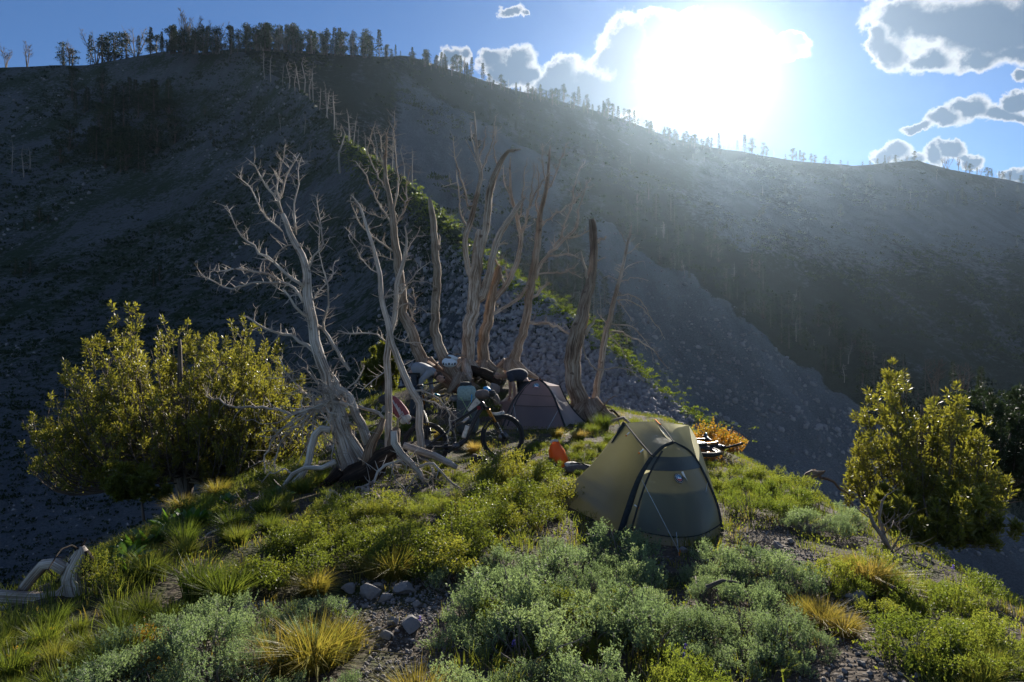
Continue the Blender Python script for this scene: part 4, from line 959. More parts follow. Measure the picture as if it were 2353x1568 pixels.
def dead_tree(name, label, d0, stems, limbs, mat, limb_mat=None, group=None, tw=(5, 0.3), seed=1, up=0.2, cat='dead tree', gn=0.3, roots=4, low_mat=None, depth_at=None):
    "stems / limbs: lists of (x, y, radius px[, depth offset]) in layout units at distance d0"
    g = random.Random(seed); limb_mat = limb_mat or mat
    first = stems[0][0]; base = P(first[0], first[1], d0+(first[3] if len(first) > 3 else 0)); root = thing(name, label, cat, base, group)
    tm = MB()
    def conv(poly, drift, rk=1.0, hug=False):
        n = len(poly); pts = []; rad = []
        for i, q in enumerate(poly):
            dd = d0+(q[3] if len(q) > 3 else 0)+drift*(i/max(1, n-1))
            if hug and q[1] > 860: dd = min(dd, hit(q[0], q[1]-q[2]*0.6, 30.0).y*0.995)
            pts.append(P(q[0], q[1], dd)-base); rad.append(max(q[2]*rk, 0.5)/FOC*dd)
        return pts, rad
    allp = []
    for si, st in enumerate(stems):
        pts, rad = conv(st, g.uniform(-0.15, 0.15) if si else 0.0, 0.84, roots == 0); p, r = resample(pts, rad, 0.10 if rad[0] > 0.05 else 0.14)
        for i in range(2, len(p)-1): p[i] = p[i]+Vector((float(vnoise(i*0.7+si*9+seed, 0.3, 5)), float(vnoise(i*0.7+seed, 7.3, 6)), 0))*min(0.07, r[i]*0.55)
        mb = MB(); gnarl_tube(mb, p, r, 12 if max(r) > 0.06 else 7, gn, seed*7+si)
        mb.build('trunk' if si == 0 else 'stem', (low_mat if (low_mat and si == 0) else mat), root); allp.append((p, r, 0.55))
        if si == 0:
            rm = MB()
            for k in range(roots):
                th = k*2*math.pi/max(1, roots)+g.uniform(-0.4, 0.4); o = Vector((math.cos(th), math.sin(th), 0)); r0 = r[0]
                q = [p[0]+Vector((0, 0, r0*1.1))+o*r0*0.3, p[0]+o*r0*1.5+Vector((0, 0, r0*0.1)), p[0]+o*r0*3.0+Vector((0, 0, -0.14))]
                qq, rr = resample(q, [r0*0.6, r0*0.42, r0*0.15], 0.08); rb = MB(); gnarl_tube(rb, qq, rr, 7, 0.3, seed+k); rb.build('root', low_mat or mat, root)
    tmb = MB()
    for li, lb in enumerate(limbs):
        pts, rad = conv(lb, g.uniform(-0.5, 0.5)*min(1.0, len(lb)*0.2), 0.54, True); p, r = resample(pts, rad, 0.09); mb = MB()
        jx = g.uniform(0, 50)
        for i in range(1, len(p)-1): p[i] = p[i]+Vector((float(vnoise(i*0.9+jx, 0.3, 5)), float(vnoise(i*0.9+jx, 7.3, 6)), float(vnoise(i*0.9+jx, 3.1, 7))))*0.075
        gnarl_tube(mb, p, r, 7 if max(r) > 0.02 else 5, gn*0.7, seed*3+li); mb.build('limb', limb_mat, root); allp.append((p, r, 1.0))
    for p, r, f in allp: twigs(tmb, p[int(len(p)*0.3):] if f < 1 else p, r[int(len(p)*0.3):] if f < 1 else r, tw[0]*f, tw[1], g, up)
    if tmb.n: tag(tmb.build('twigs', limb_mat, root), kind='stuff')
    return root

L1 = [  # limbs of the leaning tree
 [(649,492,6),(639,468,5),(615,427,4.5),(595,403,4),(581,376,3),(564,362,1.5)], [(642,472,5),(639,420,4),(643,393,3),(655,333,1.2)], [(646,451,5),(656,417,4),(677,376,3),(689,352,1.2)],
 [(680,540,5),(675,513,4.5),(677,472,4),(684,427,3),(692,362,1.2)], [(649,533,4),(615,502,4),(595,468,3.5),(574,431,2.5),(547,400,1.2)], [(704,664,8),(684,650,7),(632,606,6),(598,582,5),(564,551,4),(540,527,3),(520,471,1.2)],
 [(697,695,7),(680,667,6),(649,650,6),(615,633,5),(554,618,4),(523,626,3),(485,619,1.2)], [(643,649,5),(581,654,4),(530,660,4),(492,652,3),(461,633,1.2)], [(712,738,8),(690,718,7),(673,701,6),(649,664,4)],
 [(803,852,7),(776,807,7),(742,760,6),(718,739,6)], [(742,760,5),(752,708,4.5),(757,654,4),(742,613,3),(735,560,2),(738,500,1.2)], [(803,917,11),(762,866,10),(735,825,9),(690,787,7),(649,766,6),(598,746,4),(560,725,2)],
 [(752,944,9),(684,948,7),(632,944,6),(547,934,4.5),(506,920,3.5),(472,910,1.5)], [(881,961,7),(857,942,8),(822,933,8),(782,920,9),(755,922,10),(723,937,9),(688,948,6),(655,962,3)],
 [(723,950,6),(688,977,5),(658,1007,4.5),(642,1034,4),(634,1066,3),(626,1098,1.5)], [(701,950,5),(653,980,4.5),(632,1007,4),(613,1044,3.5),(610,1077,3),(626,1110,2),(640,1130,1)],
 [(776,891,4),(755,905,5),(770,1000,4),(765,1060,3),(762,1075,1)], [(770,930,4),(800,965,4),(840,990,3),(855,995,2)], [(720,930,4),(690,890,3.5),(660,860,3),(640,820,1.5)], [(740,900,4),(700,850,3),(655,870,2),(615,868,1)],
 [(790,900,4),(830,860,3),(838,840,1.5)], [(706,620,5),(735,575,4),(740,520,3),(725,450,1.3)], [(690,560,4),(650,575,3),(600,620,2),(560,630,1)], [(718,690,4),(760,640,3),(770,600,1.3)],
 [(768,965,5),(735,960,4),(720,985,4),(705,1010,3),(690,1050,2),(672,1100,1)], [(738,985,4),(770,1040,3),(790,1080,2)]]
dead_tree('dead_pine', 'leaning silver dead pine with a charred hollow base and tangled limbs', 9.2,
 [[(822,1112,34),(806,1078,27),(795,1040,22),(784,1005,20),(768,960,18),(757,900,16),(742,840,15),(728,801,14),(718,739,12.5),(705,671,11.5),(706,630,10.5),(700,602,9),(684,568,8),(666,534,7),(649,492,6)],
  [(838,1062,16),(822,1030,16),(803,1001,15),(790,960,14),(780,925,12),(765,889,10)], [(846,1020,13),(836,990,13),(822,956,12),(803,913,12),(776,891,11),(755,862,10),(742,835,7)]], L1, M['wood_silver'], seed=3, tw=(20, 0.24), gn=0.34, roots=3)
TG = random.Random(99); TANGLE = []
for k in range(34):
    x0_, y0_ = TG.choice([(755, 925), (723, 940), (690, 948), (780, 920), (740, 900), (770, 960), (700, 960)]); a_ = TG.uniform(-3.0, 0.6) if k % 3 else TG.uniform(1.2, 2.6); L_ = TG.uniform(50, 130); cv = TG.uniform(-1.0, 1.0); pts_ = [(x0_, y0_, 3.2)]
    for s_ in range(4): a_ += cv*0.5; pts_.append((pts_[-1][0]+math.cos(a_)*L_/4-6, pts_[-1][1]+math.sin(a_)*L_/4+4, 2.9-0.55*s_))
    TANGLE.append(pts_)
dead_tree('broken_branch', 'tangle of thin curling dead branches caught in the leaning silver pine', 8.95, [[(800,930,5),(755,922,6),(723,937,5.5),(688,948,4)]], TANGLE, M['wood_silver'], seed=41, tw=(7, 0.22), gn=0.15, roots=0, up=-0.1, cat='dead branch')
# the charred root mass and fallen limbs at its foot
g0 = hit(815, 1110)
dead_tree('charred_root_mass', 'charred hollow root mass with pale splintered stubs at the foot of the leaning tree', 8.9,
 [[(790,1112,30),(815,1098,38),(845,1080,34),(876,1052,26),(905,1036,20),(922,1030,15)], [(842,1075,20),(846,1050,18),(857,1012,13),(873,985,11),(881,962,7)], [(905,1040,16),(905,1018,15),(908,996,13),(913,985,8)],
  [(795,1112,18),(776,1116,18),(755,1122,17),(720,1128,16),(690,1130,13),(676,1131,8)]],
 [[(857,1012,6),(868,1000,7),(876,995,5)], [(913,985,5),(918,962,4),(924,950,2)]], M['wood_burnt'], M['wood'], seed=5, tw=(2, 0.2), gn=0.4, roots=2, low_mat=M['wood_char'], cat='root mass')
dead_tree('fallen_limb', 'long silver limb arching from the charred roots down into the shrubs', 8.7,
 [[(758,988,10),(739,985,11),(723,999,11),(715,1028,10.5),(709,1063,10),(691,1095,9.5),(664,1120,9),(632,1146,8.5),(588,1184,8),(567,1199,7),(513,1214,5.5),(481,1227,4.5),(460,1243,3)]],
 [[(588,1184,3),(575,1170,2),(570,1160,1)]], M['wood_silver'], seed=6, tw=(1.5, 0.25), gn=0.2, roots=0, cat='fallen branch')
dead_tree('fallen_limb', 'thick pale limb running out below the rear bike wheel', 9.6, [[(927,1023,9),(957,1034,10.5),(997,1047,10),(1034,1066,9),(1050,1075,7)]], [[(957,1040,4),(985,1062,3.5),(1010,1070,2)]], M['wood_silver'], seed=8, tw=(1, 0.2), gn=0.15, roots=0, cat='fallen branch')
dead_tree('fallen_limb', 'forked pale limb with dense hanging twigs on the shrubs', 8.4,
 [[(905,991,9),(906,1018,10),(921,1042,10),(943,1063,9.5),(964,1087,8),(975,1110,5)]],
 [[(801,1136,4),(830,1120,5),(857,1103,5.5),(889,1069,6.5),(905,1057,7),(930,1060,8),(956,1079,8),(983,1071,6),(999,1070,5.5),(1018,1090,5),(1045,1117,4.5),(1083,1146,3)],
  [(905,1060,4),(903,1090,3),(925,1125,2.5),(940,1150,1)], [(965,1090,4),(945,1115,3.5),(930,1150,3),(926,1170,1.5)], [(992,1075,4),(993,1120,3),(990,1150,1.5)], [(857,1105,4),(845,1140,3.5),(820,1175,3),(812,1200,1.5)], [(850,1110,4),(830,1150,3),(800,1185,2)]],
 M['wood_silver'], seed=9, tw=(20, 0.26), gn=0.2, roots=0, up=-0.3, cat='fallen branch')
dead_tree('fallen_limb', 'bent silver limb lying from the charred roots towards the broad-leaved plants', 8.3, [[(770,1060,7),(740,1075,7),(700,1075,6.5),(672,1090,6),(650,1120,5.5),(600,1140,4.5),(560,1165,3.5),(530,1180,2)]], [[(672,1090,4),(650,1080,3.5),(620,1090,2.5),(600,1110,1.5)], [(640,1122,3.5),(655,1150,3),(640,1180,1.5)]], M['wood_silver'], seed=42, tw=(9, 0.22), gn=0.2, roots=0, cat='fallen branch')
dead_tree('fallen_limb', 'short knotted limb curling over the leafy shrubs beside the root mass', 8.2, [[(830,1125,8),(850,1130,8),(875,1150,7),(880,1180,6),(868,1210,5),(845,1225,3)]], [[(875,1150,5),(905,1150,4),(930,1165,3),(945,1190,1.5)], [(880,1180,4),(905,1200,3),(915,1230,1.5)]], M['wood'], seed=43, tw=(12, 0.2), gn=0.25, roots=0, up=-0.1, cat='fallen branch')
dead_tree('exposed_root', 'grey twisted root snaking forward through the leafy shrubs', 8.1, [[(765,1128,12),(758,1140,12),(744,1168,10),(728,1190,7),(722,1205,6),(740,1220,5),(763,1230,4),(790,1245,2)]], [[(728,1190,5),(705,1205,4),(680,1214,2)], [(722,1200,4),(716,1225,3),(725,1245,1.5)], [(765,1135,5),(785,1150,4),(800,1180,3),(812,1185,1.5)]], M['wood'], seed=10, tw=(4, 0.2), roots=0, up=-0.2, cat='root')
dead_tree('dead_pine', 'slim pale twin-stemmed dead tree in front of the person in grey', 10.4,
 [[(900,1056,14),(894,1020,11),(894,960,9.5),(893,893,9.5),(889,825,9),(893,790,8),(909,708,6.5),(912,654,6),(926,606,5),(934,558,3),(930,520,1.5)],
  [(968,1030,11),(965,1000,10.5),(962,927,10),(943,893,10),(922,842,9),(902,790,8.5),(892,749,8),(878,688,7),(873,630,6),(858,572,5),(844,527,4),(827,475,3),(806,448,1.2)]],
 [[(940,900,4.5),(985,903,4.5),(1015,920,4),(1030,950,3),(1035,985,2),(1028,1020,1)], [(945,915,4),(1000,930,4),(1040,950,3),(1053,962,1.5)], [(892,790,4),(850,765,4),(800,768,3.5),(775,760,1.5)], [(902,770,3),(940,790,3),(975,790,1.5)], [(878,690,3.5),(920,670,3),(960,630,2.5),(990,600,1.2)],
  [(873,640,3),(840,600,2.5),(800,540,1.5)], [(912,660,3),(950,650,2.5),(985,650,1.2)], [(905,720,3),(940,700,2.5),(985,720,1.2)], [(858,572,2.5),(830,560,2),(790,520,1.2)], [(926,606,2.5),(945,560,2),(965,520,1)], [(890,850,3),(860,870,2.5),(830,900,1.2)]],
 M['wood_silver'], seed=12, tw=(17, 0.22), gn=0.22, roots=3)
GT = 'tall bare trunks behind the camp'
dead_tree('dead_pine', 'bare dead tree with fine branching crown rising behind the grey-clad person', 16.6,
 [[(980,850,24),(974,835,18),(960,807,16),(943,756,13),(926,722,12),(923,664,11),(912,585,10),(905,517,9),(902,496,8),(893,444,6.5),(885,393,5),(888,340,3),(888,308,1.5)]],
 [[(912,585,5),(880,560,4.5),(840,530,3.5),(815,490,2.5),(806,465,1.2)], [(905,517,5),(870,470,4),(850,430,3.5),(835,390,2.5),(815,370,1.2)], [(893,444,4),(865,400,3.5),(845,350,2.5),(860,290,1.2)], [(900,480,5),(915,430,4),(912,380,3),(905,300,2),(905,255,1)], [(890,420,3.5),(880,360,3),(870,300,1.2)], [(905,520,4),(930,480,3.5),(935,430,2.5),(945,380,1.2)],
  [(885,393,3),(865,360,2.5),(850,310,1)], [(923,664,4),(945,720,3.5),(955,740,2)], [(940,760,4),(952,700,3),(945,660,1.5)], [(914,600,3),(870,590,2.5),(830,600,1.2)], [(900,490,3),(870,500,2.5),(800,460,1)]],
 M['wood'], seed=14, tw=(10, 0.3), roots=4, up=0.4, low_mat=M['wood_brown'])
dead_tree('dead_snag', 'broken limbless trunk holding the white helmet', 16.2,
 [[(1052,885,24),(1042,862,21),(1030,838,17),(1015,814,14),(1000,766,13),(999,722,12),(1005,654,11.5),(1002,600,10.5),(1001,568,9.5),(998,533,8.5),(992,490,7.5),(987,462,5),(986,452,1)]], [[(1008,575,5),(1010,555,4.5),(1009,540,2)], [(1028,835,5),(1050,815,4),(1070,820,2)]], M['wood'], seed=15, tw=(0.6, 0.2), roots=4, low_mat=M['wood_brown'])
dead_tree('dead_pine', 'thickest bare trunk, forking into broken tops, behind the backpack', 16.8,
 [[(1068,858,28),(1073,842,21),(1076,773,19),(1083,730,18.5),(1090,688,18),(1093,640,16.5),(1096,600,14),(1103,538,12),(1104,530,9)],
  [(1096,688,13),(1107,681,13),(1120,650,11),(1128,620,10),(1134,578,9.5),(1152,533,9),(1170,505,8),(1186,478,7),(1206,453,3)],
  [(1100,600,9),(1114,538,10),(1117,506,10),(1128,427,9),(1145,386,8),(1158,360,6),(1169,347,5),(1185,345,3.5),(1198,343,1.5)],
  [(1088,640,8),(1083,636,8.5),(1073,602,8),(1070,551,7.5),(1076,526,8),(1083,506,7.5),(1093,461,7),(1104,403,6),(1097,359,4.5),(1093,308,3),(1090,256,1.2)]],
 [[(1090,470,4.5),(1076,472,4),(1063,420,4),(1049,376,3),(1042,318,1.5)], [(1106,395,4.5),(1120,360,4),(1134,325,3),(1138,267,1.2)], [(1099,370,3.5),(1112,330,3),(1118,290,1.2)], [(1097,359,3),(1085,320,2.5),(1082,280,1)], [(1075,530,4),(1060,490,3.5),(1055,440,3),(1048,390,1.5)], [(1145,386,3.5),(1135,340,2.5),(1140,290,1.2)], [(1104,403,3),(1090,360,2.5),(1070,320,1)], [(1134,578,5),(1150,560,4.5),(1168,560,3)], [(1049,420,2.5),(1030,425,2),(1016,430,1)]],
 M['wood'], seed=16, tw=(6, 0.3), roots=5, up=0.5, low_mat=M['wood'])
dead_tree('dead_pine', 'split trunk broken off short with one long curving limb beside the thickest trunk', 17.2,
 [[(1112,855,24),(1110,835,17),(1109,790,15),(1121,736,14),(1128,700,13),(1134,661,12),(1142,632,11),(1148,613,7)],
  [(1134,690,7),(1150,672,7),(1165,654,7),(1186,606,7),(1199,551,6.5),(1193,526,6),(1182,478,5),(1175,455,4.5),(1172,396,3),(1173,360,1.2)]],
 [[(1131,722,8),(1155,712,7.5),(1179,695,7.5),(1205,668,7),(1222,640,6.5),(1235,615,5)], [(1197,540,4),(1210,500,3.5),(1222,440,3),(1230,376,1.2)], [(1190,510,3.5),(1200,460,3),(1206,400,2.5),(1213,362,1)], [(1175,455,3),(1160,420,2.5),(1158,380,1)], [(1199,551,4),(1220,470,3.5),(1245,420,2.5),(1262,390,1)], [(1160,660,6),(1152,630,5),(1140,600,4),(1136,590,2)], [(1170,650,5),(1165,640,4),(1160,612,3)]],
 M['wood'], seed=17, tw=(7, 0.3), roots=4, up=0.5, low_mat=M['wood_brown'])
dead_tree('dead_pine', 'leaning bare tree with wide pale fan of branches above the person in dark shirt', 17.4,
 [[(1172,856,26),(1179,838,16),(1187,810,13),(1196,784,12),(1213,722,11),(1217,671,10.5),(1230,602,9.5),(1237,534,8),(1239,513,7.5),(1244,478,6.5),(1257,427,5),(1261,376,3.5),(1264,335,1.5)]],
 [[(1232,640,8),(1237,620,8),(1255,595,7),(1271,575,6.5),(1316,534,5.5),(1325,510,4.5),(1336,461,3),(1357,410,1.2)], [(1220,688,7),(1240,670,6.5),(1264,650,4)], [(1214,745,6.5),(1230,745,6),(1254,742,6),(1288,756,5.5),(1319,773,4)], [(1244,520,5),(1265,500,4.5),(1288,485,4),(1326,458,3),(1352,428,1.2)], [(1239,513,5),(1232,470,4),(1240,420,3),(1234,375,1.2)], [(1250,450,4),(1275,410,3.5),(1290,360,2.5),(1300,330,1)], [(1257,427,3),(1248,380,2.5),(1246,330,1)], [(1271,575,5),(1290,540,4),(1310,480,3),(1325,410,2),(1345,370,1)], [(1300,548,4),(1330,545,3.5),(1355,530,2),(1362,555,1)], [(1237,630,4),(1280,628,3.5),(1310,620,3),(1330,605,1.2)], [(1300,620,3),(1325,632,2),(1340,640,1)], [(1262,590,4),(1300,585,3.5),(1330,592,2),(1345,592,1)]],
 M['wood'], seed=18, tw=(8, 0.3), roots=4, up=0.5, low_mat=M['wood_brown'])
dead_tree('dead_snag', 'stout scorched trunk with stubs behind the purple tent', 15.4,
 [[(1348,962,38),(1338,944,30),(1330,915,25),(1322,886,22),(1316,858,21),(1317,831,21),(1321,800,19),(1325,777,20),(1332,745,19),(1340,715,16),(1350,680,14),(1357,654,14),(1361,620,11.5),(1364,585,11),(1364,534,10.5),(1361,514,9.5),(1359,505,7)]],
 [[(1364,575,7),(1372,556,6.5),(1382,550,6),(1392,544,4)], [(1352,655,7),(1347,620,6),(1338,590,5),(1336,578,2)], [(1345,770,10),(1355,752,8),(1362,740,6),(1368,730,3)], [(1364,605,4),(1376,600,3.5),(1388,592,1.5)], [(1340,780,4),(1350,830,4),(1380,850,4),(1410,845,3),(1450,855,2.5),(1480,880,1.5)]],
 M['wood'], seed=19, tw=(0.8, 0.25), gn=0.34, roots=5, low_mat=M['wood_scorch'])
dead_tree('dead_pine', 'slender bare tree with drooping thin branches beside the scorched trunk', 15.9,
 [[(1365,936,13),(1367,918,10.5),(1381,842,9),(1391,777,8.5),(1408,705,6.5),(1425,637,5),(1442,561,3.5),(1452,517,1.2)]],
 [[(1418,691,3.2),(1440,688,3),(1459,698,2.8),(1480,712,2.4),(1493,729,2),(1512,755,1.5),(1528,780,0.8)], [(1404,763,4),(1430,765,3.6),(1459,777,3.2),(1485,793,2.8),(1510,814,2.2),(1534,848,1)], [(1415,680,3),(1445,678,2.5),(1480,700,2),(1500,740,0.8)], [(1405,745,3),(1440,748,2.6),(1470,765,2),(1492,800,1),(1500,830,0.6)], [(1400,770,3),(1420,790,2.5),(1440,830,2),(1450,860,1)], [(1420,650,2.4),(1450,640,2),(1490,645,1)], [(1428,625,2.2),(1455,605,1.8),(1480,600,0.8)], [(1435,590,2),(1458,570,1.5),(1470,560,0.7)], [(1396,750,2.5),(1380,730,2),(1372,712,0.8)], [(1422,645,2),(1400,635,1.6),(1385,640,0.8)], [(1440,565,1.6),(1430,540,1.2),(1422,530,0.6)], [(1418,690,2.5),(1440,720,2),(1455,740,1)]],
 M['wood'], seed=20, tw=(9, 0.22), gn=0.15, roots=4, up=-0.4)
dead_tree('fallen_log', 'rotten red-brown log behind the person in grey', 16.0, [[(978,838,14),(990,846,16),(1010,862,19),(1030,878,20),(1050,892,17),(1062,902,10)]], [[(995,850,5),(1003,838,4),(1006,832,2)]], M['wood_red'], seed=22, tw=(0.5, 0.15), gn=0.55, roots=0, cat='log')
dead_tree('fallen_log', 'charred black log lying between the bare trunks', 16.6, [[(1078,850,11),(1100,856,13),(1120,862,14),(1138,872,15),(1150,885,9)]], [], M['wood_char'], seed=23, tw=(0, 0), gn=0.5, roots=0, cat='log')
dead_tree('exposed_root', 'scorched roots spreading from the scorched trunk onto the grass', 15.3, [[(1345,945,14),(1362,950,10),(1380,955,7),(1398,962,4)]], [[(1362,950,5),(1372,940,4),(1392,935,3),(1410,945,1.5)], [(1380,945,3),(1400,920,2.5),(1420,910,1)]], M['wood_burnt'], seed=24, tw=(5, 0.2), roots=0, cat='root')
for (x, y, L, s, lab) in [(1035,915,1.4,31,'twisted grey branch propped beside the backpack'), (1420,985,0.9,32,'dead stick lying by the tall green tussock'), (1400,965,0.7,33,'charred stub of wood behind the olive tent')]:
    h = hit(x, y); px_ = FOC/h.y
    dead_tree('dead_branch', lab, h.y, [[(x-L*0.35*px_, y-0.02*px_, 4.5), (x-L*0.1*px_, y-0.16*px_, 4.5), (x+L*0.12*px_, y-0.22*px_, 4), (x+L*0.35*px_, y-0.05*px_, 3)]], [[(x, y-0.18*px_, 3), (x+0.05*px_, y-0.02*px_, 2.5), (x-0.03*px_, y+0.1*px_, 1.5)]], M['wood_char'] if s == 33 else M['wood'], seed=s, tw=(5, 0.16), roots=0, cat='dead branch')
# stump and log on the left brink
dead_tree('dead_stump', 'weathered stump with arched roots and charred splintered head on the left brink', 5.15,
 [[(190,1385,26),(176,1360,34),(172,1330,36),(176,1305,26),(184,1285,22),(190,1268,17),(189,1256,7)],
  [(165,1350,26),(140,1372,22),(100,1378,20),(50,1376,19),(0,1372,20),(-60,1380,20)], [(150,1310,18),(125,1295,17),(100,1298,17),(75,1322,16),(55,1350,15),(42,1375,14)],
  [(60,1392,10),(20,1400,12),(-30,1402,12)]],
 [[(186,1258,7),(186,1246,5),(183,1238,1)], [(180,1262,4),(168,1255,4),(150,1268,3.5),(130,1285,3),(121,1305,2.5),(125,1325,1.5)], [(200,1310,6),(212,1312,4),(218,1310,2)], [(140,1330,7),(136,1345,6),(125,1356,5),(115,1352,2)], [(196,1268,14),(200,1290,20),(196,1312,22),(190,1322,10)], [(178,1262,10),(186,1268,16),(196,1266,12)]],
 M['wood_silver'], M['wood_char'], seed=26, tw=(0.8, 0.12), gn=0.5, roots=2, cat='stump')
# driftwood on the right brink, twig piles, the upright dead bush
dead_tree('fallen_log', 'splintered brown log end on the right brink', 9.4, [[(1846,1104,6),(1856,1096,12),(1868,1092,13),(1880,1090,9),(1892,1086,4),(1897,1082,1)]], [[(1885,1098,7),(1905,1104,6),(1930,1122,5),(1962,1146,2)], [(1866,1088,5),(1874,1080,3)]], M['wood_burnt'], seed=27, tw=(1, 0.15), roots=0, cat='log')
dead_tree('dead_bush', 'bare upright grey dead bush on the bank beside the right-hand pine', 6.6,
 [[(2050,1282,10),(2040,1255,8),(2028,1232,7),(2008,1205,6),(1996,1172,4),(1994,1165,2)], [(2045,1265,5),(2030,1225,4.5),(2020,1190,4),(2028,1150,3),(2040,1135,1.2)]],
 [[(2048,1272,4),(2075,1255,3.5),(2110,1250,3),(2150,1265,2),(2175,1290,1)], [(2050,1278,4),(2090,1275,3),(2140,1290,2.5),(2180,1310,1)], [(2046,1270,4),(2070,1230,3),(2060,1200,2),(2072,1180,1)], [(2050,1280,4),(2110,1300,3),(2170,1312,1.5)], [(2035,1250,3),(2000,1245,2.5),(1970,1240,1.2)], [(2028,1232,3),(2050,1205,2.5),(2085,1190,1.2)], [(2052,1282,4),(2010,1270,3),(1975,1255,1.5)]],
 M['twig'], seed=28, tw=(20, 0.22), roots=2, up=0.1, cat='dead bush')
def twig_pile(name, label, x, y, wpx, n, seed, mat=None):
    h = hit(x, y); w = wpx/FOC*h.y; g = random.Random(seed); root = thing(name, label, 'dead bush', h); 
    for k in range(n):
        th = g.uniform(0, 6.28); L = w*g.uniform(0.3, 0.6); o = Vector((math.cos(th), 0.7*math.sin(th), g.uniform(0.05, 0.55))); q = [Vector((g.uniform(-0.05, 0.05), g.uniform(-0.05, 0.05), -0.02))]
        dr = o.normalized(); bend = Vector((g.uniform(-1, 1), g.uniform(-1, 1), g.uniform(-1, 0.3)))*0.6
        for s in range(5): dr = (dr+bend*0.22).normalized(); q.append(q[-1]+dr*L/5)
        r0 = g.uniform(0.006, 0.011); mb = MB(); tube(mb, q, [r0*(1-0.16*i) for i in range(6)], 4, False); mb.build('branch', mat or M['twig'], root)
        tm = MB() if k == 0 else tm; twigs(tm, q, [r0*0.6]*6, 22, 0.12, g, 0.2)
    tag(tm.build('twigs', mat or M['twig'], root), kind='stuff')
for a in [('dead_sagebrush', 'pile of pale bare twigs below the pale sagebrush', 1850, 1218, 150, 22, 51), ('dead_sagebrush', 'tangle of dead grey sagebrush stems above the ochre tussocks', 1740, 1440, 190, 26, 52), ('dead_sagebrush', 'brown dead stems beside the lower right corner of the olive tent', 1720, 1255, 120, 16, 53),
          ('dead_sagebrush', 'dark dead stems inside the sagebrush thicket', 1520, 1440, 130, 14, 54), ('dead_sagebrush', 'dead grey twigs amid the sagebrush by the large straw tussock', 560, 1545, 110, 12, 55), ('dead_sagebrush', 'bleached dead twigs near the scree path', 2230, 1400, 110, 14, 56), ('dead_sagebrush', 'dead stems between sagebrush and golden tussock', 1640, 1400, 110, 14, 57), ('dead_sagebrush', 'thin dead twigs under the forked pale limb', 950, 1175, 160, 20, 58)]: twig_pile(*a)
h = hit(1250, 1560)
dead_tree('dead_branch', 'crooked dead branch lying across the soil among low sagebrush', h.y, [[(1085,1590,5),(1130,1555,6),(1200,1545,6.5),(1270,1535,8),(1330,1530,7),(1390,1548,5),(1450,1570,3)]], [[(1270,1535,5),(1290,1500,4),(1330,1480,3),(1345,1460,1.5)], [(1320,1530,4),(1360,1545,3.5),(1400,1590,2)], [(1200,1545,4),(1180,1520,3),(1150,1500,1.5)]], M['twig'], seed=61, tw=(5, 0.14), roots=0, cat='dead branch')
h = hit(1630, 1400)
dead_tree('dead_branch', 'gnarled dark sagebrush stem leaning out of the thicket', h.y, [[(1640,1395,9),(1610,1375,8),(1625,1350,7),(1660,1335,5),(1700,1340,3)]], [[(1612,1372,6),(1600,1345,5),(1598,1325,3)], [(1625,1350,4),(1650,1370,3),(1670,1390,2)]], M['bark'], seed=62, tw=(6, 0.12), roots=0, cat='dead branch')

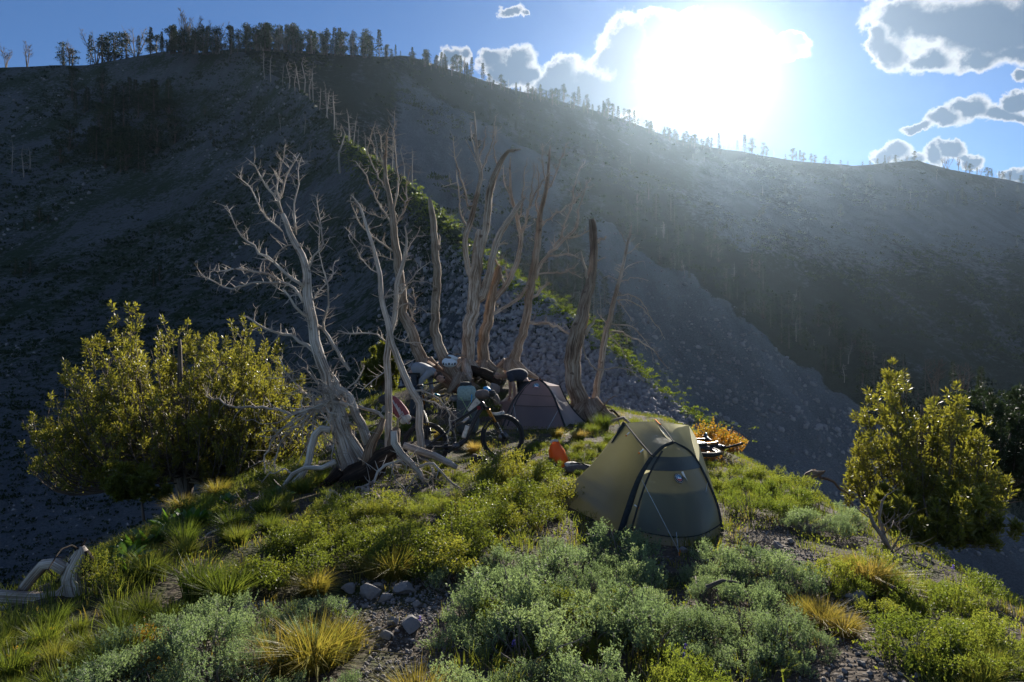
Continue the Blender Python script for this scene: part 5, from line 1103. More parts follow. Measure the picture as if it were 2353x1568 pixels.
# ------------------------------------------------------------------ living pines near the spur
def live_pine(name, label, base, W, H, nb, seed, tuft, spread=1.0, upw=1.0, lean=0.0, bare=0.1, trunks=3, shape=None, mat='needle', nt_=12):
    g = random.Random(seed); gr = np.random.default_rng(seed); root = thing(name, label, 'pine', base)
    wood = MB(); tips = []
    tm = MB()
    for k in range(trunks):
        o = Vector((g.uniform(-0.5, 0.5)*W*0.35, g.uniform(-0.3, 0.3)*W*0.3, H*g.uniform(0.55, 0.85))); p, r = resample([Vector((0, 0, -0.3)), o*0.4+Vector((g.uniform(-.1, .1), 0, 0)), o], [0.10*H/3.0, 0.06*H/3.0, 0.02*H/3], 0.2); gnarl_tube(tm, p, r, 8, 0.25, seed+k)
    tm.build('trunk', M['bark'], root)
    for k in range(nb):
        # end point on an uneven crown surface
        th = g.uniform(0, 6.28); ph = g.random(); rr = math.sqrt(g.uniform(0.12, 1.0)); ex = math.cos(th)*rr; ey = math.sin(th)*rr*0.75
        top = shape(ex) if shape else math.sqrt(max(0.05, 1-ex*ex))
        ez = top*math.sqrt(max(0.0, 1-ey*ey*0.9))*g.uniform(0.22, 1.0)**0.7*(0.86+0.28*(vnoise(ex*3.1+seed, ey*3.1)+0.5))
        e = Vector((ex*W/2+lean*ez*H, ey*W/2, ez*H)); s = Vector((e.x*0.12, e.y*0.12, e.z*g.uniform(0.05, 0.4)))
        m = s.lerp(e, 0.55)+Vector((e.x*0.16, e.y*0.16, -0.10*H*upw)); p, r = resample([s, m, e], [0.016*H/3, 0.010*H/3, 0.004*H/3], 0.16); tube(wood, p, r, 4, False)
        n2 = g.randint(6, 11)
        for q in range(n2):
            i = g.randint(len(p)//3, len(p)-1); d = Vector((g.uniform(-0.55, 0.55)*spread, g.uniform(-0.55, 0.55)*spread, g.uniform(0.5, 1.0)*upw)).normalized(); L = g.uniform(0.14, 0.42)*H/3.0
            f = p[i]+d*L; tube(wood, [p[i], p[i].lerp(f, 0.5)+Vector((d.x, d.y, 0))*0.04, f], [0.006*H/3, 0.0045*H/3, 0.002], 3, False)
            if g.random() > bare:
                for a in range(4): tips.append((p[i].lerp(f, 1.0-0.22*a*g.random()), d))
        tips.append((e, Vector((0, 0, 1))))
    wood.build('branches', M['bark'], root)
    c = np.repeat(np.array([tuple(t[0]) for t in tips]), nt_, 0); d = np.repeat(np.array([tuple(t[1]) for t in tips]), nt_, 0); n = len(c)
    o = rdir(n, gr); dd = d*0.8+o*0.9; c = c-d*(gr.random(n)*tuft*0.9)[:, None]+o*0.02
    v, f = diamonds(c, dd, rdir(n, gr), tuft*gr.uniform(0.6, 1.2, n), tuft*0.30)
    link('crown', fast_mesh('crown', v, f, M[mat]), root); return root
bl = P(425, 1112, 11.6)
live_pine('spreading_pine', 'broad many-stemmed green pine below the left brink', bl, 4.75, 3.15, 300, 71, 0.065, 0.9, 1.0, 0.0, 0.14, 5, shape=lambda e: (0.60+0.40*math.exp(-((e+0.22)/0.3)**2)+0.28*math.exp(-((e-0.45)/0.4)**2))*math.sqrt(max(0.05, 1-abs(e)**2.6)))
live_pine('pine', 'sunlit bushy pine below the right brink', P(2125, 1225, 9.6), 2.2, 2.35, 110, 72, 0.07, 0.9, 1.0, 0.0, 0.05, 3, nt_=9, shape=lambda e: (0.75+0.25*math.cos(e*2.2+0.5)+0.10*math.sin(e*9))*math.sqrt(max(0.05, 1-abs(e)**3)))
live_pine('pine', 'low spreading pine sprawling at the foot of the sunlit bushy pine', P(2150, 1260, 8.2), 1.9, 0.85, 70, 73, 0.075, 1.0, 0.8, 0.0, 0.25, 2)
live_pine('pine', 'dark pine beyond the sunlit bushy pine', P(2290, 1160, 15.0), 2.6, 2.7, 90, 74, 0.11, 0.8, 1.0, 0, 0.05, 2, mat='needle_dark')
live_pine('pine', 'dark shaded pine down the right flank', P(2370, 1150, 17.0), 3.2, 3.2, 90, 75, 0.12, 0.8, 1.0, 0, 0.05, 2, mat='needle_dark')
live_pine('pine', 'small lone pine leaning out below the broad pine', P(330, 1150, 9.6), 0.95, 0.62, 26, 76, 0.075, 0.8, 1.0, -0.5, 0.05, 1)
live_pine('pine', 'young green pine behind the twin-stemmed dead tree', P(875, 900, 17.5), 1.0, 1.25, 40, 77, 0.10, 0.7, 1.2, 0, 0.0, 1)
for x, y, h, k in [(2255,905,95,'f'),(2150,900,110,'b'),(2215,920,120,'b'),(2330,960,90,'p'),(2300,1150,60,'f'),(2190,860,60,'f')]:
    d = 26.0; far_tree(k, P(x, y+30, d), h/FOC*d, 'in the shaded hollow behind the sunlit bushy pine', 1.1)
# ------------------------------------------------------------------ tents
def fabric(name, col, tcol, tw=0.4, rough=0.42, spec=0.5):
    m, nt, b = mat_new(name)
    t = nt.nodes.new('ShaderNodeTexCoord').outputs['Object']
    f = noise_tex(nt, t, 3.0, 3.0); f2 = noise_tex(nt, vmath(nt, 'MULTIPLY', t, (6, 6, 22)).outputs[0], 1.6, 4.0, 0.6)
    c = ramp(nt, f, [(0.3, tuple(x*0.86 for x in col)), (0.7, tuple(x*1.1 for x in col))])
    nt.links.new(c, b.inputs['Base Color']); b.inputs['Roughness'].default_value = rough; b.inputs['Specular IOR Level'].default_value = spec
    bump(nt, b, math_node(nt, 'ADD', f2, math_node(nt, 'MULTIPLY', noise_tex(nt, t, 26, 3), 0.3)), 0.22, 0.02)
    tr = nt.nodes.new('ShaderNodeBsdfTranslucent'); tr.inputs['Color'].default_value = tuple(tcol)+(1,)
    mx = nt.nodes.new('ShaderNodeMixShader'); mx.inputs[0].default_value = tw
    nt.links.new(b.outputs[0], mx.inputs[1]); nt.links.new(tr.outputs[0], mx.inputs[2]); nt.links.new(mx.outputs[0], nt.nodes['Material Output'].inputs['Surface'])
    return m
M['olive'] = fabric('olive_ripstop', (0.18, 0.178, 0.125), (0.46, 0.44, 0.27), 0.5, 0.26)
M['olive_sunlit'] = fabric('sunlit_olive_ripstop', (0.30, 0.31, 0.22), (0.62, 0.60, 0.42), 0.46, 0.24)  # paler copy of the olive; brightness of sun-facing panels put into the colour
M['plum'] = fabric('plum_grey_ripstop', (0.22, 0.165, 0.165), (0.50, 0.38, 0.37), 0.46, 0.36)
M['plum_sunlit'] = fabric('sunlit_plum_ripstop', (0.42, 0.39, 0.39), (0.70, 0.64, 0.64), 0.46, 0.26)  # sun sheen on the plum fly put into a paler cloth colour
M['trim'] = plain('dark_tape', (0.035, 0.042, 0.048), 0.9, spec=0.08); M['inner'] = fabric('inner_tent_cloth', (0.05, 0.06, 0.06), (0.06, 0.07, 0.07), 0.2)
M['orange'] = plain('orange_webbing', (0.75, 0.22, 0.03), 0.85, spec=0.05); M['white'] = plain('white_print', (0.8, 0.8, 0.8), 0.6, var=0.03); M['cord'] = plain('pale_cord', (0.55, 0.6, 0.62), 0.6)
M['blue'] = plain('blue_print', (0.05, 0.22, 0.42), 0.5); M['red'] = plain('red_print', (0.42, 0.03, 0.04), 0.5); M['black'] = plain('black_plastic', (0.02, 0.02, 0.022), 0.45)
def loft(mb, A, B, nu=14, nv=14, bulge=None, wr=0.0, seed=0):
    "sheet between two edge curves; bulge(s, t) -> offset vector"
    A, _ = even(A, nu); B, _ = even(B, nu); V = []
    for i in range(nu+1):
        for j in range(nv+1):
            t = j/nv; p = A[i].lerp(B[i], t)
            if bulge: p = p+bulge(i/nu, t)
            if wr: p = p+Vector((0, -1, 0.3))*wr*float(fbm(i*0.55, j*0.22+i*0.1, 3, seed))
            V.append(tuple(p))
    F = [(i*(nv+1)+j, i*(nv+1)+j+1, (i+1)*(nv+1)+j+1, (i+1)*(nv+1)+j) for i in range(nu) for j in range(nv)]
    mb.add(V, F); return V
def even(pts, n):
    "n+1 points evenly along a smooth curve through pts"
    p, _ = resample(pts, [0]*len(pts), 0.02); d = [0]
    for i in range(1, len(p)): d.append(d[-1]+(p[i]-p[i-1]).length)
    out = []; j = 0
    for k in range(n+1):
        s = d[-1]*k/n
        while j < len(p)-2 and d[j+1] < s: j += 1
        f = (s-d[j])/max(1e-9, d[j+1]-d[j]); out.append(p[j].lerp(p[j+1], min(1, max(0, f))))
    return out, d[-1]
def strip(name, pts, w, mat, root, lift=Vector((0, -0.006, 0.003)), n=24, th=0.004, sd=None):
    "flat tape along a curve"
    q, _ = even(pts, n); mb = MB(); V = []
    for i, p in enumerate(q):
        t = (q[min(i+1, n)]-q[max(i-1, 0)]).normalized(); s = (sd or Vector((0, 1, 0))).cross(t); s.normalize(); nn = t.cross(s)
        ww = w[0]+(w[1]-w[0])*i/n if isinstance(w, tuple) else w
        for a, b in ((-1, 1), (1, 1), (1, -1), (-1, -1)): V.append(tuple(p+lift+s*ww*0.5*a+nn*th*0.5*b))
    F = [(4*i+k, 4*i+(k+1) % 4, 4*i+4+(k+1) % 4, 4*i+4+k) for i in range(n) for k in range(4)]+[(3, 2, 1, 0), (4*n, 4*n+1, 4*n+2, 4*n+3)]
    mb.add(V, F); return mb.build(name, mat, root)
def disc(mb, c, u, v, r, n=40, a0=0.0, a1=2*math.pi, teeth=0, z=0.0):
    nn = u.cross(v).normalized(); V = [tuple(c+nn*z)]
    full = abs(a1-a0-2*math.pi) < 1e-6
    for k in range(n+1):
        a = a0+(a1-a0)*k/n; rr = r*(1.0 if not teeth or k % 2 else 0.93); V.append(tuple(c+nn*z+u*math.cos(a)*rr+v*math.sin(a)*rr))
    mb.add(V, [(0, k+1, k+2) for k in range(n)])
def text_mesh(s, size):
    cu = bpy.data.curves.new('lettering', 'FONT'); cu.body = s; cu.size = size; cu.align_x = 'CENTER'; cu.align_y = 'CENTER'
    o = bpy.data.objects.new('lettering', cu); COL.objects.link(o); me = bpy.data.meshes.new_from_object(o); bpy.data.objects.remove(o); return me
def badge(root, c, u, v, r):
    nn = u.cross(v).normalized(); b = bpy.data.objects.new('logo_badge', None)
    mb = MB(); disc(mb, c, u, v, r, 72, teeth=1, z=0.000); o = mb.build('logo_badge', M['black'], root, False)
    for nm, rr, mt, a0, a1, z in (('ring', 0.86, 'white', 0, 2*math.pi, 0.002), ('ring', 0.82, 'black', 0, 2*math.pi, 0.004), ('ring', 0.60, 'white', 0, 2*math.pi, 0.006), ('sky_half', 0.56, 'blue', -0.15, math.pi+0.15, 0.008), ('red_half', 0.56, 'red', math.pi+0.15, 2*math.pi-0.15, 0.009)):
        mb = MB(); disc(mb, c, u, v, r*rr, 40, a0, a1, z=z); mb.build(nm, M[mt], o, False)
    for ox, oy, w, h in ((-0.20, -0.18, 0.36, 0.46), (0.16, -0.22, 0.44, 0.34)):
        mb = MB(); pts = [(-0.5, 0), (0.5, 0), (0.42, 0.6), (0.2, 0.95), (-0.1, 1.0), (-0.35, 0.7)]
        mb.add([tuple(c+nn*0.011+u*r*(ox+a*w)+v*r*(oy+bb*h)) for a, bb in pts], [tuple(range(6))]); mb.build('white_peak', M['white'], o, False)
    for word in ('BIG AGNES',):
        for i, ch in enumerate(word):
            if ch == ' ': continue
            a = math.pi/2-(i-(len(word)-1)/2)*0.27; me = text_mesh(ch, r*0.26); me.materials.append(M['white'])
            x = u*math.sin(a)-v*math.cos(a); y = u*math.cos(a)+v*math.sin(a); mt = Matrix((x, y, nn)).transposed().to_4x4(); mt.translation = c+y*r*0.71+nn*0.008
            t = link('letter', me, o); me.transform(mt)
def local(root_loc, pts): return [Vector(p)-root_loc for p in pts]
def tent_olive():
    org = P(1525, 1249, 6.3); org.z = gz(org.x, org.y); root = thing('tent', 'olive green backpacking tent with round door badge and orange clips', 'tent', org)
    Q = lambda x, y, d: P(x, y, d)-org
    VL = Q(1272, 1138, 7.9); BL = Q(1428, 1222, 6.45); RB = Q(1659, 1216, 6.5); SV = Q(1499, 1050, 6.45); PK = Q(1547, 1017, 6.6); AP = Q(1506, 969, 7.2); A = Q(1436, 974, 7.55); RC = Q(1583, 978, 7.0)
    R1 = Q(1605, 1067, 6.75); R2 = Q(1627, 1111, 6.65); R3 = Q(1648, 1164, 6.58)
    BR = Vector((2.22, 7.9, 0))-org; BK = Vector((1.0, 8.95, 0))-org
    for p in (VL, BL, RB, BR, BK): p.z = float(zg(p.x+org.x, p.y+org.y))-org.z+0.01
    left = [PK, Q(1522, 1028, 6.5), SV, Q(1470, 1100, 6.40), Q(1447, 1165, 6.42), BL]; right = [PK, Q(1582, 1036, 6.68), R1, R2, R3, RB]
    sil = [A, Q(1402, 1018, 7.66), Q(1352, 1076, 7.8), Q(1310, 1112, 7.86), VL]
    mb = MB(); loft(mb, left, right, 26, 22, lambda s, t: Vector((0.02*math.sin(math.pi*t), -0.42*math.sin(math.pi*t)*s**1.5, 0.0)), 0.008, 3); mb.build('door_panel', M['olive'], root)
    mb = MB(); loft(mb, sil, [SV, Q(1478, 1085, 6.42), Q(1462, 1125, 6.42), Q(1446, 1168, 6.44), BL], 26, 30, lambda s, t: Vector((0.10, 0.10, -0.05))*math.sin(math.pi*t)*math.sin(math.pi*min(1, s+0.1))+Vector((0, -1, 0.4))*0.016*math.sin(s*46)*max(0, 1-t*1.25)*sstep(0.45, 0.75, s), 0.008, 5); mb.build('side_panel', M['olive'], root)
    mb = MB(); loft(mb, [A, A.lerp(AP, 0.5)+Vector((0, 0, 0.01)), AP], [SV, SV.lerp(PK, 0.5)+Vector((0, -0.01, 0.02)), PK], 14, 16, lambda s, t: Vector((0, 0, -0.03))*math.sin(math.pi*t), 0.010, 8); mb.build('roof_panel', M['olive'], root)
    mb = MB(); loft(mb, [AP, AP.lerp(RC, 0.5), RC], [PK, Q(1578, 1034, 6.68), R1], 14, 16, lambda s, t: Vector((0, 0, -0.025))*math.sin(math.pi*t), 0.010, 9); mb.build('roof_panel', M['olive_sunlit'], root)
    mb = MB(); loft(mb, [RC, RC.lerp(BR, 0.45)+Vector((0.0, 0, 0.03)), BR], [R1, R2, R3, RB], 18, 12, lambda s, t: Vector((0.05, 0, 0))*math.sin(math.pi*t), 0.008, 10); mb.build('side_panel', M['olive_sunlit'], root)
    mb = MB(); loft(mb, [A, A.lerp(BK, 0.5)+Vector((0, 0.1, 0.06)), BK], [RC, RC.lerp(BR, 0.45)+Vector((0.0, 0, 0.03)), BR], 16, 16); mb.build('back_panel', M['olive_sunlit'], root)
    mb = MB(); loft(mb, [A, A.lerp(BK, 0.5)+Vector((0, 0.1, 0.06)), BK], sil, 16, 12); mb.build('side_panel', M['olive'], root)
    # inner tent standing inside, a bath-tub floor with dark walls
    il = [Q(1470, 1128, 6.85), Q(1452, 1175, 6.85), Q(1440, 1222, 6.8)]; ir = [Q(1612, 1128, 6.95), Q(1630, 1165, 6.9), Q(1640, 1210, 6.85)]
    mb = MB(); loft(mb, il, ir, 8, 8); mb.build('inner_tent', M['inner'], root)
    e = Vector((0, -0.008, 0.004))
    strip('seam_tape', [SV]+left[3:], (0.035, 0.075), M['trim'], root, Vector((-0.01, -0.012, 0)))
    strip('seam_tape', [PK, left[1], SV], 0.03, M['trim'], root, Vector((0, -0.014, 0.004)))
    strip('seam_tape', right, 0.022, M['trim'], root, Vector((0.004, -0.012, 0.002)))
    strip('pole_sleeve', [A, A.lerp(SV, 0.5)+Vector((0, 0, -0.005)), SV], 0.016, M['trim'], root, Vector((0, -0.010, 0.006)))
    strip('pole_sleeve', [AP, AP.lerp(PK, 0.5)+Vector((0, 0, 0.02)), PK], 0.018, M['trim'], root, Vector((0, -0.004, 0.008)), sd=Vector((0.3, 0.5, 1)))
    strip('buckle_strap', [AP, AP.lerp(PK, 0.14), AP.lerp(PK, 0.30)+Vector((0, 0, 0.008))], 0.024, M['orange'], root, Vector((0, -0.008, 0.022)), 8, sd=Vector((0.3, 0.5, 1)))
    strip('seam_tape', [A, A.lerp(sil[1], 0.7), sil[1]], (0.11, 0.03), M['trim'], root, Vector((0.02, -0.03, 0.0)))
    # vent window across the top of the door, hem seam and lower hem
    def door(s, t):
        a, _ = even(left, 26); b, _ = even(right, 26); i = min(25, int(s*26)); f = s*26-i; p = a[i].lerp(a[i+1], f).lerp(b[i].lerp(b[i+1], f), t); return p+Vector((0.02*math.sin(math.pi*t), -0.42*math.sin(math.pi*t)*s**1.5, 0))
    mb = MB(); S0, S1 = 0.27, 0.41; V = [tuple(door(s, t/14)+Vector((0, -0.010, 0))) for s in (S0, (S0+S1)/2, S1) for t in range(15)]; mb.add(V, [(r_*15+j, r_*15+j+1, (r_+1)*15+j+1, (r_+1)*15+j) for r_ in range(2) for j in range(14)]); mb.build('vent_window', M['inner'], root)
    mb = MB(); ss = [0.60+0.33*k/6 for k in range(7)]; V = [tuple(door(s, 0.10+0.84*t/14)+Vector((0, 0.03, 0))) for s in ss for t in range(15)]; mb.add(V, [(r_*15+j, r_*15+j+1, (r_+1)*15+j+1, (r_+1)*15+j) for r_ in range(6) for j in range(14)]); mb.build('added_dark_sheet', M['inner'], root)  # dark sheet added just behind the door to shade its lower half
    strip('hem_seam', [door(0.93, t/8) for t in range(9)], 0.012, M['trim'], root, Vector((0, -0.010, 0)), 16, sd=Vector((0, 0, 1)))
    strip('zip_line', [door(0.2, 0.10), door(0.45, 0.09), door(0.7, 0.07), door(0.95, 0.06)], 0.018, M['trim'], root, Vector((0, -0.010, 0)), 16)
    c = door(0.475, 0.50)+Vector((0, -0.016, 0)); uu = (door(0.475, 0.56)-door(0.475, 0.44)).normalized(); vv = (door(0.40, 0.50)-door(0.55, 0.50)).normalized(); vv = (vv-uu*vv.dot(uu)).normalized(); badge(root, c, uu, vv, 0.052)
    for a, b in ((Q(1475, 1103, 6.36), Q(1562, 1262, 5.9)), (Q(1626, 1110, 6.6), Q(1600, 1245, 6.2)), (Q(1554, 1223, 6.0), Q(1560, 1258, 5.85))):
        mb = MB(); b = Vector((b.x, b.y, float(zg(b.x+org.x, b.y+org.y))-org.z)); tube(mb, [a, a.lerp(b, 0.5), b], 0.002, 4); mb.build('guy_line', M['cord'], root)
        mb = MB(); tube(mb, [b+Vector((0, 0, 0.03)), b+Vector((0.03, 0.02, -0.12))], 0.005, 5); mb.build('peg', M['orange'], root)
    for p, q in ((Q(1446, 993, 7.2), Vector((-0.03, 0, -0.03))), (Q(1478, 1032, 6.52), Vector((-0.035, 0, -0.03))), (door(0.72, 0.03), Vector((0.03, -0.01, -0.02)))):
        strip('clip_strap', [p, p+q*0.5, p+q], 0.012, M['white'], root, Vector((0, -0.02, 0)), 4); strip('clip_tab', [p+q, p+q*1.4], 0.016, M['orange'], root, Vector((0, -0.02, 0)), 2)
    p = door(0.415, 0.55); strip('door_toggle', [p, p+Vector((0.03, 0, -0.07)), p+Vector((0.04, -0.01, -0.09))], 0.02, M['white'], root, Vector((0.01, -0.02, 0)), 6)
tent_olive()
def tent_plum():
    org = P(1230, 984, 14.2); org.z = gz(org.x, org.y); root = thing('tent', 'plum grey tent with sun-streaked side behind the mountain bike', 'tent', org)
    Q = lambda x, y, d: P(x, y, d)-org
    FL = Q(1155, 984, 14.15); FR = Q(1297, 986, 14.05); AP = Q(1238, 873, 14.9); LC = Q(1204, 881, 15.7); RC = Q(1286, 887, 15.5); VR = Q(1347, 975, 14.9); LW = Q(1145, 962, 16.0); BKL = Q(1190, 955, 17.0); BKR = Q(1310, 955, 16.6)
    for p in (FL, FR, VR, LW, BKL, BKR): p.z = float(zg(p.x+org.x, p.y+org.y))-org.z+0.01
    la = [AP, Q(1216, 880, 14.8), Q(1200, 895, 14.65), Q(1175, 933, 14.4), FL]; ra = [AP, Q(1252, 884, 14.8), Q(1262, 897, 14.65), Q(1272, 915, 14.5), Q(1284, 945, 14.3), FR]
    rb = [RC, Q(1300, 917, 15.3), Q(1318, 943, 15.1), VR]; lb = [LC, Q(1178, 915, 15.8), LW]
    mb = MB(); loft(mb, la, ra, 22, 20, lambda s, t: Vector((0, -0.22*math.sin(math.pi*t)*s, 0)), 0.008, 13); mb.build('door_panel', M['plum'], root)
    mb = MB(); loft(mb, ra, rb, 22, 16, lambda s, t: Vector((-0.05, 0.03, -0.05))*math.sin(math.pi*t), 0.012, 14); mb.build('side_panel', M['plum_sunlit'], root)
    mb = MB(); loft(mb, la, lb, 18, 12, lambda s, t: Vector((0.03, 0, -0.03))*math.sin(math.pi*t), 0.008, 15); mb.build('side_panel', M['plum'], root)
    mb = MB(); loft(mb, [AP, AP.lerp(LC, 0.5), LC], [AP+Vector((0.01, 0, 0)), AP.lerp(RC, 0.5), RC], 8, 8); mb.build('roof_panel', M['plum_sunlit'], root)
    mb = MB(); loft(mb, lb, [LC, BKL], 12, 8); loft(mb, [LC, BKL], [RC, BKR], 12, 8); loft(mb, [RC, BKR], rb, 12, 8); mb.build('back_panel', M['plum_sunlit'], root)
    def door(s, t):
        a, _ = even(la, 22); b, _ = even(ra, 22); i = min(21, int(s*22)); f = s*22-i; return a[i].lerp(a[i+1], f).lerp(b[i].lerp(b[i+1], f), t)+Vector((0, -0.22*math.sin(math.pi*t)*s, 0))
    iv = MB(); il = [Q(1192, 905, 15.0), Q(1180, 925, 15.0), Q(1170, 975, 14.9)]; ir = [Q(1262, 905, 15.0), Q(1272, 925, 15.0), Q(1282, 975, 14.9)]; loft(iv, il, ir, 8, 8); iv.build('inner_tent', M['inner'], root)
    mb = MB(); ss = [0.62+0.36*k/6 for k in range(7)]; V = [tuple(door(s, 0.12+0.76*t/14)+Vector((0, 0.03, 0))) for s in ss for t in range(15)]; mb.add(V, [(r_*15+j, r_*15+j+1, (r_+1)*15+j+1, (r_+1)*15+j) for r_ in range(6) for j in range(14)]); mb.build('added_dark_sheet', M['inner'], root)  # added dark sheet behind the plum door, darkens the lower part
    strip('pole_sleeve', la, 0.035, M['trim'], root, Vector((-0.01, -0.02, 0.01))); strip('pole_sleeve', [door(0.15, 0.04), door(0.5, 0.05), door(0.95, 0.06)], 0.025, M['trim'], root, Vector((0, -0.015, 0)))
    strip('pole_sleeve', ra, 0.04, M['trim'], root, Vector((0.01, -0.02, 0.01))); strip('pole_sleeve', rb, 0.03, M['trim'], root, Vector((0, -0.03, 0.01)))
    for s in (0.42, 0.62): strip('seam_tape', [door(s, t/6) for t in range(7)], 0.022, M['trim'], root, Vector((0, -0.012, 0)), 12, sd=Vector((0, 0, 1)))
    strip('ridge_strap', [AP+Vector((-0.22, -0.02, -0.05)), AP, AP+Vector((0.05, -0.02, -0.02))], 0.02, M['orange'], root, Vector((0, -0.03, 0.02)), 8, sd=Vector((0, 0, 1)))
    c = door(0.22, 0.47)+Vector((0, -0.03, 0)); uu = Vector((1, 0, 0)); vv = Vector((0, 0.25, 1)).normalized(); badge(root, c, uu, vv, 0.085)
    for a, b in ((door(0.7, 0.98), Q(1255, 968, 13.7)), (door(0.6, 0.02), Q(1190, 972, 13.7))):
        mb = MB(); b.z = float(zg(b.x+org.x, b.y+org.y))-org.z; tube(mb, [a, b], 0.005, 4); mb.build('guy_line', M['cord'], root)
tent_plum()

# ------------------------------------------------------------------ mountain bikes
M['tyre'] = plain('tyre_rubber', (0.018, 0.018, 0.019), 0.75); M['frame'] = plain('matt_black_paint', (0.014, 0.015, 0.017), 0.38); M['metal'] = plain('bright_metal', (0.45, 0.45, 0.46), 0.35, 0.9); M['gold'] = plain('gold_stanchion', (0.42, 0.20, 0.05), 0.28, 0.9)
M['teal'] = plain('teal_plastic', (0.02, 0.32, 0.42), 0.4); M['yellow'] = plain('yellow_lettering', (0.7, 0.5, 0.08), 0.6, var=0.02); M['chain'] = plain('chain_steel', (0.12, 0.12, 0.125), 0.4, 0.8); M['offwhite'] = plain('grubby_white_cloth', (0.55, 0.52, 0.47), 0.8); M['bottle'] = plain('pale_bottle', (0.62, 0.58, 0.50), 0.4)
M['bagbrown'] = plain('brown_grey_cloth', (0.13, 0.105, 0.095), 0.8); M['bagblue'] = plain('blue_dry_bag', (0.03, 0.30, 0.62), 0.45); M['bagdark'] = plain('charcoal_cloth', (0.035, 0.036, 0.038), 0.8)
def bl_(cx, cy):
    "point on the traced bike side view -> (along, up) in metres, rear hub origin"
    a = math.atan2(110, 1065); s = 1.27/math.hypot(1065, 110); x = (cx-680)*s; y = -(cy-1345)*s; return (x*math.cos(-a)-y*math.sin(-a), x*math.sin(-a)+y*math.cos(-a))
def b3(cx, cy, y=0.0): u, v = bl_(cx, cy); return Vector((u, y, v))
def wheel(root, cx, seed, rear):
    w = bpy.data.objects.new('wheel', None); COL.objects.link(w); w.parent = root; w.location = (cx, 0, 0)
    mb = MB(); n = 64; rp = 8; V = []; RT, rt = 0.342, 0.030
    for i in range(n):
        a = 2*math.pi*i/n
        for k in range(rp):
            b = 2*math.pi*k/rp; kn = 0.006 if (math.cos(b) > 0.3 and (i+k) % 2) else 0.0; rr = RT+math.cos(b)*(rt+kn); V.append((math.cos(a)*rr, math.sin(b)*rt*1.05, math.sin(a)*rr))
    mb.add(V, [(i*rp+k, i*rp+(k+1) % rp, ((i+1) % n)*rp+(k+1) % rp, ((i+1) % n)*rp+k) for i in range(n) for k in range(rp)]); ty = mb.build('tyre', M['tyre'], w)
    mb = MB(); tube(mb, [(math.cos(a)*0.306, 0, math.sin(a)*0.306) for a in [2*math.pi*i/48 for i in range(49)]], 0.014, 6, False); mb.build('rim', M['frame'], w)
    mb = MB()
    for i in range(28):
        a = 2*math.pi*i/28; o = 0.35*(1 if i % 2 else -1); tube(mb, [(math.cos(a+o)*0.028, 0.028*(1 if i % 4 < 2 else -1), math.sin(a+o)*0.028), (math.cos(a)*0.305, 0, math.sin(a)*0.305)], 0.0013, 3, False)
    tag(mb.build('spokes', M['chain'], w), kind='stuff')
    mb = MB(); tube(mb, [(0, -0.06, 0), (0, 0.06, 0)], 0.026, 10); mb.build('hub', M['frame'], w)
    mb = MB(); tube(mb, [(0, -0.046, 0), (0, -0.043, 0)], 0.09, 28); mb.build('brake_disc', M['chain'], w)
    if rear:
        for k, r in enumerate((0.105, 0.092, 0.078, 0.064, 0.05)): mb = MB(); tube(mb, [(0, -0.05-0.006*k, 0), (0, -0.053-0.006*k, 0)], r, 26); mb.build('sprocket', M['chain'], w)
    for i, ch in enumerate('MAXXIS'):
        a = math.pi/2-(i-2.5)*0.105+(0.05 if rear else 0.75); me = text_mesh(ch, 0.042); me.materials.append(M['yellow']); t = Vector((math.sin(a), 0, -math.cos(a))); r_ = Vector((math.cos(a), 0, math.sin(a)))
        mt = Matrix((t, r_, Vector((0, -1, 0)))).transposed().to_4x4(); mt.translation = r_*0.338+Vector((0, -0.0345, 0)); me.transform(mt); link('tyre_letter', me, w)
    return w
